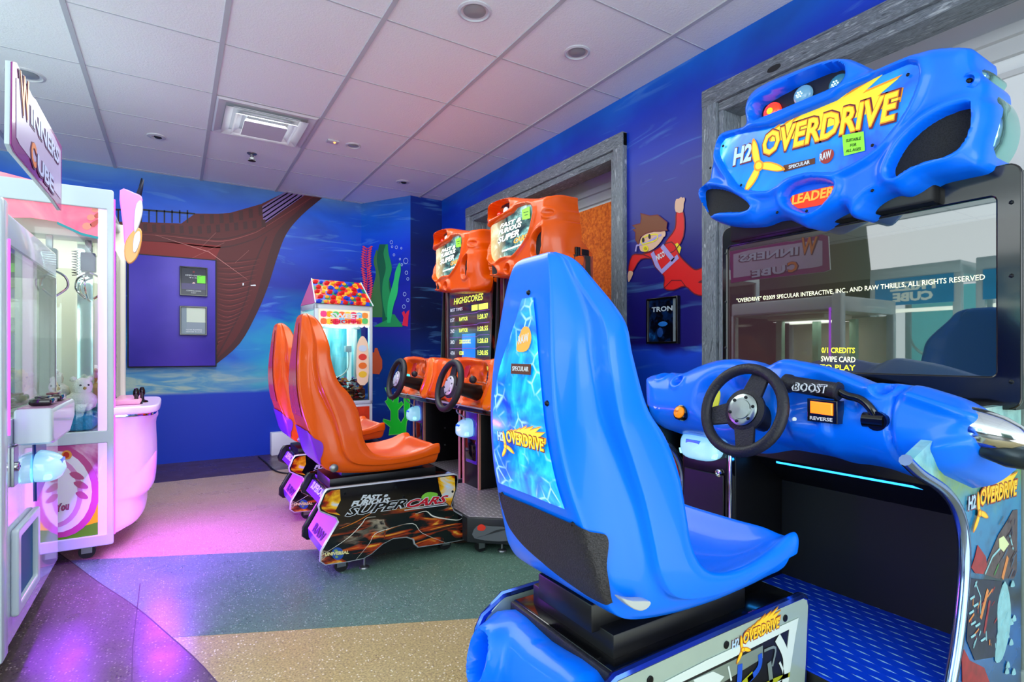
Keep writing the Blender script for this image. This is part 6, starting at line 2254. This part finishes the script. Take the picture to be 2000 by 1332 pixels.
b.box((U0, Q0 + .02, zb2), (U0 + .03, Q1, top2 - .04), CRM)
b.box((U0 + .03, Q1 - .03, z_w0 - .02), (U1 - .01, Q1, top2 - .04), CRM)
b.box((U0 + .03, Q0 + .01, z_w0 - .04), (U1 - .02, Q1 - .02, z_w0 + .0), CRM)
b.box((-.40, Q0 + .30, z_w0), (-.34, Q0 + .36, top2 - .05), MIR)
b.build('back_wall', T2)
b = MB(); b.box((U0 + .06, Q0 + .05, z_w0 + .001), (U1 - .05, Q1 - .10, z_w0 + .075), mat('blue_beads', (20, 150, 205), .6, noise=.5, nscale=90, bump=.8, bscale=110), .02)
o = b.build('bead_bed', T2)
# lit front post and bulging console (front looks to +x)
fR2 = faceR(U1)
b = MB()
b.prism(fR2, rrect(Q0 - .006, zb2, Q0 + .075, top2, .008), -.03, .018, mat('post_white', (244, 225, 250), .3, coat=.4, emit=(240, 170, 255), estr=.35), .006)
b.build('front_post', T2)
b = MB()
b.tube([(U1 + .020, Q0 + .085, zb2 + .02), (U1 + .020, Q0 + .085, top2 - .02)], .008, LEDV, 8); b.build('led_strip', T2)
b = MB(); b.box((U1 - .03, Q1 - .09, zb2), (U1 + .02, Q1, top2), CRM, .006); b.build('rear_post', T2)
b = MB(); b.box((U1 - .006, Q0 + .10, z_w0 + .06), (U1, Q1 - .09, top2 - .2), GLASS); b.build('front_glass', T2)
# console body: lofted bulge
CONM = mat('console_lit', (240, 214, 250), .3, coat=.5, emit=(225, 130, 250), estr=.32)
prof = [(.02, zb2 + .01), (.09, zb2 + .03), (.13, .12), (.14, .22), (.17, .25), (.18, .40), (.175, .56), (.185, .60), (.18, .64)]
b = MB()
rows = []
yc0, yc1 = Q0 + .10, Q1 - .06
for (d_, z_) in smooth(prof, 3, False):
    row = [(U1 + .001, yc0 - .02, z_)]
    for k in range(13):
        t = k / 12
        ang = pi * t
        row.append((U1 + .004 + d_ * (sin(ang) ** .45 if 0 < t < 1 else .0), yc0 + (yc1 - yc0) * (.5 - .5 * cos(ang)) , z_))
    row.append((U1 + .001, yc1 + .02, z_))
    rows.append(row)
b.grid(rows, CONM, True)
b.build('console_front', T2, sharp=60)
b = MB()
cp = [(U1 + .002, yc0 - .03), (U1 + .12, yc0 - .01), (U1 + .19, yc0 + .06), (U1 + .20, (yc0 + yc1) / 2), (U1 + .19, yc1 - .06), (U1 + .12, yc1), (U1 + .002, yc1 + .03)]
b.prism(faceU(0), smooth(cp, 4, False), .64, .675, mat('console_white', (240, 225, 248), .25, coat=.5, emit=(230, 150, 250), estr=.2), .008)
b.prism(faceU(0), smooth([(x * .93 + U1 * .07, (y - 3.48) * .95 + 3.48) for x, y in cp], 4, False), .625, .640, CHROME, .002)
b.box((U1 + .004, yc0 + .10, .676), (U1 + .12, yc1 - .2, .70), mat('console_pink', (240, 170, 200), .3), .01)
b.build('console_deck', T2)
for k, yy in enumerate((yc0 + .16, yc0 + .26)):
    b = MB()
    xx = U1 + .10 + .02 * k
    b.lathe((xx, yy, .675), (0, 0, 1), [(.028, 0), (.026, .008), (.010, .014), (.009, .035), (.014, .045), (.014, .062), (.008, .078), (0, .080)], BLACKG, 16)
    b.build('joystick', T2)
# side topper (cartoonish finned plate, pale violet with amber scroll)
b = MB()
ftp = faceF(Q0 + .05)
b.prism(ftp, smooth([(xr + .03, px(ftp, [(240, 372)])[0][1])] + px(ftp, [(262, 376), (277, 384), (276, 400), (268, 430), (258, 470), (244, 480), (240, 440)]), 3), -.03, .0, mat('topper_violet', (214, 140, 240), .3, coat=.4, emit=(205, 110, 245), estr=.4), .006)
o = b.build('topper', T2)
b = MB()
b.prism(ftp, smooth(px(ftp, [(246, 470), (266, 446), (277, 452), (275, 480), (266, 505), (252, 515), (243, 500)]), 3), -.02, .006, mat('topper_amber', (246, 180, 90), .3, coat=.4), .004)
b.prism(ftp, smooth(px(ftp, [(262, 462), (272, 452), (274, 470), (266, 492), (260, 490)]), 3), .005, .010, mat('topper_silver', (220, 222, 235), .2, .3), .002)
b.prism(ftp, smooth(px(ftp, [(266, 400), (276, 392), (279, 412), (272, 440), (263, 455), (262, 430)]), 3), -.01, .008, mat('topper_silver', (220, 222, 235), .2, .3), .003)
sub(b, 'topper_scroll', o)
b = MB(); b.lathe(ftp.p(*px(ftp, [(270, 380)])[0], -.02), (.25, 0, 1), [(.012, 0), (.010, .03), (.003, .08), (0, .085)], mat('spike_navy', (16, 14, 44), .3), 12); b.build('topper_spike', T2)
casters(T2, [(-.335, 3.11), (-1.05, 3.11), (-.335, 3.85), (-1.05, 3.85)], .032, zb2 + .004)
# claws
def claw(parent, x_, y_, zt, m_):
    c = MB()
    c.box((x_ - .028, y_ - .028, zt - .15), (x_ + .028, y_ + .028, zt - .06), m_, .006)
    c.box((x_ - .012, y_ - .012, zt - .06), (x_ + .012, y_ + .012, zt), ZINC, .002)
    o = c.build('claw_motor', parent)
    s = MB()
    s.tube([(x_ - .05 + .012 * cos(k * 1.1), y_ + .012 * sin(k * 1.1), zt - .05 - k * .0022) for k in range(56)], .002, BLACKG, 5)
    sub(s, 'coil_cord', o)
    a = MB()
    for k in range(3):
        an = k * 2 * pi / 3 + .4
        d = Vector((cos(an), sin(an), 0))
        p = Vector((x_, y_, zt - .15))
        a.tube(smooth([tuple(p), tuple(p + d * .055 + Vector((0, 0, -.03))), tuple(p + d * .065 + Vector((0, 0, -.08))), tuple(p + d * .02 + Vector((0, 0, -.125)))], 4, False), .005, CHROME, 7)
    sub(a, 'claw_prong', o)
zt_ = z_w1 - .02
b = MB(); b.box((U0 + .05, Q0 + .12, zt_ + .02), (-.30, Q0 + .26, zt_ + .10), CRM, .01); b.tube([(U0 + .1, Q0 + .32, zt_ + .06), (-.34, Q0 + .32, zt_ + .06)], .012, TUBE, 8); b.build('gantry', T2)
claw(T2, -.345, Q0 + .19, zt_ + .02, mat('motor_navy', (22, 34, 92), .3))
claw(T2, -.48, Q0 + .14, zt_ + .02, mat('motor_teal', (30, 90, 90), .3))
lamp_in((-.6, Q0 + .42, top2 - .07), .6, 3.6, (1, .99, .93))
# plush toys
def plush(name, label, x_, y_, z_, r_, col, group, kind='bear', rz=0.0):
    t = thing(name, label, 'plush toy', (x_, y_, z_), rz, group, local=True)
    m_ = mat('plush_%d_%d_%d' % col, col, .9, bump=.6, bscale=130)
    b = MB(); b.ball((0, 0, r_ * .8), r_, m_, 2, (1, 1, .85)); b.build('body', t)
    b = MB(); b.ball((.1 * r_, 0, r_ * 1.9), r_ * .68, m_, 2); hd__ = b.build('head', t)
    b = MB()
    for s_ in (-1, 1):
        b.ball((0, s_ * r_ * .5, r_ * 2.45), r_ * .24, m_, 1)
    sub(b, 'ears', hd__)
    b = MB()
    for s_ in (-1, 1):
        b.ball((r_ * .68, s_ * r_ * .24, r_ * 2.02), r_ * .09, BLACKG, 1)
    b.ball((r_ * .76, 0, r_ * 1.8), r_ * .13, mat('plush_nose', (190, 150, 70), .6), 1)
    sub(b, 'face', hd__)
    return t
zbd = z_w0 + .07
first = []
cols = [(248, 246, 240), (250, 232, 160), (240, 205, 120)]
protos = []
spots = [(-.365, 3.19, 0), (-.49, 3.17, 0), (-.61, 3.19, 0), (-.53, 3.31, .02), (-.66, 3.33, .02), (-.74, 3.18, .0), (-.80, 3.33, .01), (-.93, 3.28, 0), (-.37, 3.48, .03), (-.50, 3.46, .03), (-.88, 3.16, 0), (-.64, 3.48, .03), (-.36, 3.63, .05)]
for i, (x_, y_, dz) in enumerate(spots):
    c = i % 3
    lab = ('white plush toy', 'pale yellow plush toy', 'honey coloured plush toy')[c] + ' heaped on the blue beads in the claw machine'
    if i < 3:
        protos.append(plush('plush_toy', lab, x_, y_, zbd + dz + .012, .062, cols[c], ('white', 'yellow', 'honey')[c] + ' plush toys in the claw machine', rz=-1.2 + i))
    else:
        dup(protos[c], (x_, y_, zbd + dz + .012), -2.0 + i * 1.3, lab)

# violet light thrown by the LED strips onto the floor
area('violet_led_light', (U1 + .22, Q0 + .0, .45), .15, 17, (.34, .03, 1.0), (0, radians(-40), 0), .7)
area('violet_led_light', (X1 + .05, 2.75, .35), .05, 7, (.34, .03, 1.0), (0, radians(-60), 0), .3)

area('violet_led_light', (U1 + .03, Q0 + .75, .95), .05, 1.6, (.50, .08, 1.0), (0, radians(-90), 0), .7)

# ================================================================ CANDY MACHINE
ang = radians(7)
T3 = thing('candy_claw_machine', 'small white candy claw machine with a colourful gabled roof, in the far corner', 'arcade machine', (1.125, 4.50, 0), ang, local=True)
w, d = .235, .17
b = MB()
b.box((-w, -d, .05), (w, d, .52), CWH, .008)
b.box((-w + .03, -d - .004, .12), (w - .03, -d + .01, .50), mat('candy_print', (205, 60, 30), .3, noise=.5, nscale=14))
b.build('cabinet_base', T3)
b = MB()
for sx in (-1, 1):
    for sy in (-1, 1):
        b.box((sx * w - (.03 if sx > 0 else 0), sy * d - (.03 if sy > 0 else 0), .52), (sx * w + (.03 if sx < 0 else 0), sy * d + (.03 if sy < 0 else 0), 1.31), CWH, .004)
b.box((-w, -d, 1.27), (w, d, 1.315), CWH, .005)
b.box((-w, -d, .52), (w, d, .55), CWH, .004)
b.build('cabinet_frame', T3)
CL = newmat('candy_light', rough=.3)
cq = CL.ramp(CL.noise(5, 3, stretch=(2, 1, .4)), [(0.35, (40, 120, 135)), (0.55, (110, 190, 205)), (0.7, (215, 245, 250))])
CL.color(cq); CL.emit(cq, .45); CL = CL.m
b = MB(); b.box((-w + .02, d - .02, .56), (w - .02, d - .012, 1.26), CL); b.box((-w + .002, -d + .03, .56), (-w + .01, d - .03, 1.26), mat('candy_glass_side', (190, 235, 225), .2, emit=(160, 240, 225), estr=.3)); b.build('lit_back', T3)
ff3 = Fr((0, -d, 0), (1, 0, 0), (0, 0, 1))
b = MB(); b.box((-w + .03, -d + .001, .55), (w - .03, -d + .006, 1.27), GLASS); b.build('front_glass', T3)
b = MB()
b.prism(ff3, [(-w + .03, 1.155), (w - .03, 1.155), (w - .03, 1.272), (-w + .03, 1.272)], -.006, .004, mat('banner_cream', (248, 226, 190), .3, emit=(240, 215, 180), estr=.3))
bn = b.build('banner', T3)
b = MB()
cs3 = [(235, 70, 130), (240, 160, 30), (90, 190, 110), (240, 110, 60), (245, 200, 60), (220, 50, 90), (120, 190, 220), (230, 140, 60)]
random.seed(3)
for r_ in range(2):
    for k in range(8):
        cx = -w + .065 + k * .048
        cy = 1.235 - r_ * .045 - (.012 if k < 3 and r_ else 0)
        cl_ = cs3[(k + r_ * 3) % 8]
        b.flat(ff3, [(cx + .026 * cos(t * pi / 4) * (1 + .15 * (t % 2)), cy + .024 * sin(t * pi / 4) * (1 + .15 * (t % 2))) for t in range(8)], .005 + .0006 * ((k + r_) % 3), mat('sweet_%d_%d_%d' % cl_, cl_, .35, emit=cl_, estr=.2))
b.text(ff3, (-.12, 1.205), (.13, 1.205), .040, 'SWEET', PW, n=.008, bold=.04)
b.text(ff3, (-.12, 1.165), (.13, 1.165), .030, 'SHOPPE', mat('sweet_red', (220, 40, 60), .4), n=.008, bold=.04)
for k in range(9):
    b.flat(ff3, [(-w + .05 + k * .046 + .022 * cos(t * pi / 6), 1.155 - .018 * sin(t * pi / 6)) for t in range(7)], .005, mat('icing_white', (250, 240, 245), .3, emit=(245, 235, 240), estr=.3))
sub(b, 'banner_print', bn)
b = MB()
b.box((.055, -d + .07, .55), (.085, -d + .10, 1.20), mat('chute_white', (235, 250, 250), .3, emit=(200, 240, 245), estr=.5), .004)
b.box((-.19, -.02, 1.13), (.19, .02, 1.16), CWH, .004)
b.tube(smooth([(-.14, -.10, .80), (-.05, -.12, .74), (.04, -.12, .80), (.06, -.10, .92), (.05, -.1, .95)], 5, False), .006, mat('cord_white', (230, 245, 245), .4), 7)
b.box((.02, -.14, .94), (.07, -.10, .99), CWH, .004)
b.build('claw_gantry', T3)
b = MB()
b.prism(Fr((0, -d - .0065, 0), (1, 0, 0), (0, 0, 1)), smooth([(.10, .70), (.19, .70), (.195, .95), (.18, 1.03), (.145, 1.07), (.11, 1.03), (.095, .95)], 3), 0, .002, mat('decal_peach', (245, 215, 180), .3), 0)
fdc = Fr((0, -d - .009, 0), (1, 0, 0), (0, 0, 1))
for (cy, cl_) in ((.76, (240, 200, 60)), (.83, (235, 120, 50)), (.90, (225, 70, 60)), (.97, (200, 220, 235))):
    b.flat(fdc, ell(.145, cy, .035, .026), .0, mat('sweet2_%d' % cl_[0], cl_, .35))
b.build('window_decal', T3)
# gabled roof
b = MB()
rz0, rz1 = 1.315, 1.52
RT = newmat('roof_shingle', rough=.35, coat=.4)
x_, y_, z_ = RT.sep()
row = RT.math('FLOOR', RT.math('MULTIPLY', z_, 26))
cx_ = RT.math('ADD', RT.math('MULTIPLY', x_, 24), RT.math('MULTIPLY', row, .5))
idn = RT.math('FRACT', RT.math('MULTIPLY', RT.math('ADD', RT.math('FLOOR', cx_), RT.math('MULTIPLY', row, 3)), .2))
RT.color(RT.ramp(idn, [(0.0, (205, 20, 24)), (0.19, (235, 160, 30)), (0.39, (205, 20, 24)), (0.55, (20, 60, 190)), (0.75, (200, 24, 20)), (0.79, (20, 110, 80))], 'CONSTANT'))
b.add([(-w, -d - .01, rz0), (w, -d - .01, rz0), (w - .03, 0, rz1), (-w + .03, 0, rz1), (-w, d, rz0), (w, d, rz0)], [(0, 1, 2, 3), (5, 4, 3, 2)], RT.m)
# scalloped shingle edges in relief
for k in range(9):
    for r_ in range(5):
        t = r_ / 5 + .02
        x0 = -w + .028 + k * .052 + (.02 if r_ % 2 else 0)
        if x0 > w - .03:
            continue
        p = Vector((x0 * (1 - .12 * t), (-d - .01) * (1 - t) - .003, rz0 + (rz1 - rz0) * t + .012))
        cl_ = ((205, 20, 24), (238, 165, 30))[k % 2] if (k + r_) % 5 else (20, 60, 190)
        b.ball(p, .026 if k % 2 == 0 else .019, mat('shingle_%d_%d' % (cl_[0], cl_[2]), cl_, .3, coat=.4), 1, (1, .25, .7))
b.build('roof', T3)
for sx in (-1, 1):
    b = MB()
    b.add([(sx * w, -d - .01, rz0), (sx * w, d, rz0), (sx * (w - .03), 0, rz1)], [(0, 1, 2)], mat('gable_pink', (214, 110, 175), .25, coat=.4))
    b.tube([(sx * w, -d - .012, rz0), (sx * (w - .03), -.004, rz1 + .002)], .005, CWH, 6)
    b.build('gable', T3)
# wrapped candies
def candy(lab, col, x_, y_, z_, rz):
    t = bpy.data.objects
    b = MB()
    m_ = mat('candy_%d_%d_%d' % col, col, .25, coat=.4)
    b.box((-.016, -.009, -.006), (.016, .009, .006), m_, .004)
    for s_ in (-1, 1):
        b.add([(s_ * .015, -.002, 0), (s_ * .027, -.009, .002), (s_ * .027, .009, -.002), (s_ * .015, .002, 0)], [(0, 1, 2, 3)], m_)
    return b.build('wrapped_candy')
random.seed(12)
cp_ = [(60, 24, 30), (190, 30, 40), (30, 60, 150), (225, 150, 60), (200, 190, 200), (110, 50, 120)]
cn_ = ['dark brown', 'red', 'blue', 'orange', 'silver white', 'purple']
cpro = []
R3 = Matrix.Rotation(ang, 4, 'Z')
for i in range(150):
    c = i % 6
    x_ = random.uniform(-w + .05, w - .05)
    y_ = random.uniform(-d + .04, d - .08)
    lay = i // 50
    z_ = .662 + lay * .018 + random.uniform(0, .012) + (y_ + d) * .06
    rz_ = random.uniform(0, 3.1)
    if i % 3 < 2:
        x_ = random.uniform(-w + .062, w - .062)
        y_ = -d + .034
        z_ = .565 + (i // 3) * .0034 + random.uniform(0, .01)
        rz_ = ang + random.uniform(-.3, .3)
    if c < 6 and len(cpro) < 6:
        o = candy('', cp_[c], 0, 0, 0, 0)
        cpro.append(o)
    else:
        o = cpro[c].copy()
        COL.objects.link(o)
    p = R3 @ Vector((x_, y_, z_)) + Vector((1.125, 4.50, 0))
    o.location = p
    o.rotation_euler = (random.uniform(-.5, .5), random.uniform(-.6, .6), rz_)
    o.scale = (1.08, 1.08, 1.08)
    tag(o, cn_[c] + ' wrapped candy in the heap inside the roofed candy machine', 'candy', cn_[c] + ' candies in the candy machine')
b = MB(); b.box((-w + .03, -d + .062, .55), (w - .03, d - .03, .645), mat('candy_base', (120, 60, 50), .5, noise=.6, nscale=60, bump=1, bscale=60), .02); b.build('candy_tray', T3)
area('candy_lamp', (1.15, 4.50, 1.22), .2, 3.2, (.75, 1.0, 1.0))

# ================================================================ PRIZE CUBES OPPOSITE (seen mirrored in the blue machine's screen)
def cube(loc, label, first=None):
    if first:
        return dup(first, loc, 0, label, 'blue and white prize cabinets across the aisle')
    t = thing('prize_cabinet', label, 'arcade machine', loc, 0, 'blue and white prize cabinets across the aisle', local=True)
    b = MB(); b.box((-.8, 0, .08), (0, .72, .62), CWH, .01); b.build('cabinet_base', t)
    b = MB(); b.box((-.8, 0, 1.62), (0, .72, 1.74), CWH, .01)
    for y_ in (0, .66):
        b.box((-.06, y_, .6), (0, y_ + .06, 1.64), CWH, .006)
        b.box((-.8, y_, .6), (-.74, y_ + .06, 1.64), CWH, .006)
    b.build('cabinet_frame', t)
    b = MB(); fr = faceR(.001); b.prism(fr, [(.05, 1.38), (.67, 1.38), (.67, 1.63), (.05, 1.63)], -.02, .004, mat('cube_sign', (10, 110, 160), .3, noise=.4, nscale=5, emit=(20, 130, 180), estr=1.1))
    s = b.build('header_sign', t)
    b = MB(); b.text(fr, (.18, 1.51), (.54, 1.51), .085, 'PRIZE', mat('cube_text', (225, 235, 225), .4, emit=(225, 235, 225), estr=.6), n=.005, bold=.05); b.text(fr, (.20, 1.41), (.52, 1.41), .085, 'CUBE', mat('cube_text', (225, 235, 225), .4), n=.005, bold=.05); sub(b, 'sign_lettering', s)
    b = MB(); b.box((-.76, .02, .62), (-.75, .70, 1.6), mat('cube_back', (120, 200, 205), .4, emit=(110, 200, 205), estr=1.5)); b.build('lit_back', t)
    b = MB(); b.tube([(-.2, .06, 1.34), (-.2, .66, 1.34)], .018, TUBE, 8); b.build('light_tube', t)
    b = MB(); b.tube(smooth([(-.15, .1, 1.0), (-.12, .25, .9), (-.12, .4, 1.0), (-.15, .45, 1.2)], 5, False), .012, CWH, 8); b.build('claw_arm', t)
    b = MB(); b.box((-.02, .05, .66), (-.014, .67, 1.38), GLASS); b.build('front_glass', t)
    for k, (c_, yy) in enumerate((((240, 210, 40), .15), ((120, 90, 190), .34), ((60, 190, 120), .54))):
        b = MB(); b.ball((-.25, yy, .70), .11, mat('cube_toy_%d' % k, c_, .8), 2, (1, 1, .7)); b.build('prize_ball', t)
    return t
C1 = cube((-2.25, 1.90, 0), 'white prize cabinet with PRIZE CUBE header, first one mirrored in the boat game screen')
cube((-2.25, 1.08, 0), 'white prize cabinet with PRIZE CUBE header, rightmost one mirrored in the boat game screen', C1)

# shop front wall behind them
b = MB()
b.box((-4.3, -3.2, 0), (-4.2, YF, 1.9), mat('shopfront_green', (52, 72, 66), .4, noise=.4, nscale=2))
b.box((-4.3, -3.2, 1.9), (-4.2, YF, ZC), mat('fascia_stone', (150, 152, 134), .6))
struct(b.build('wall_left'))
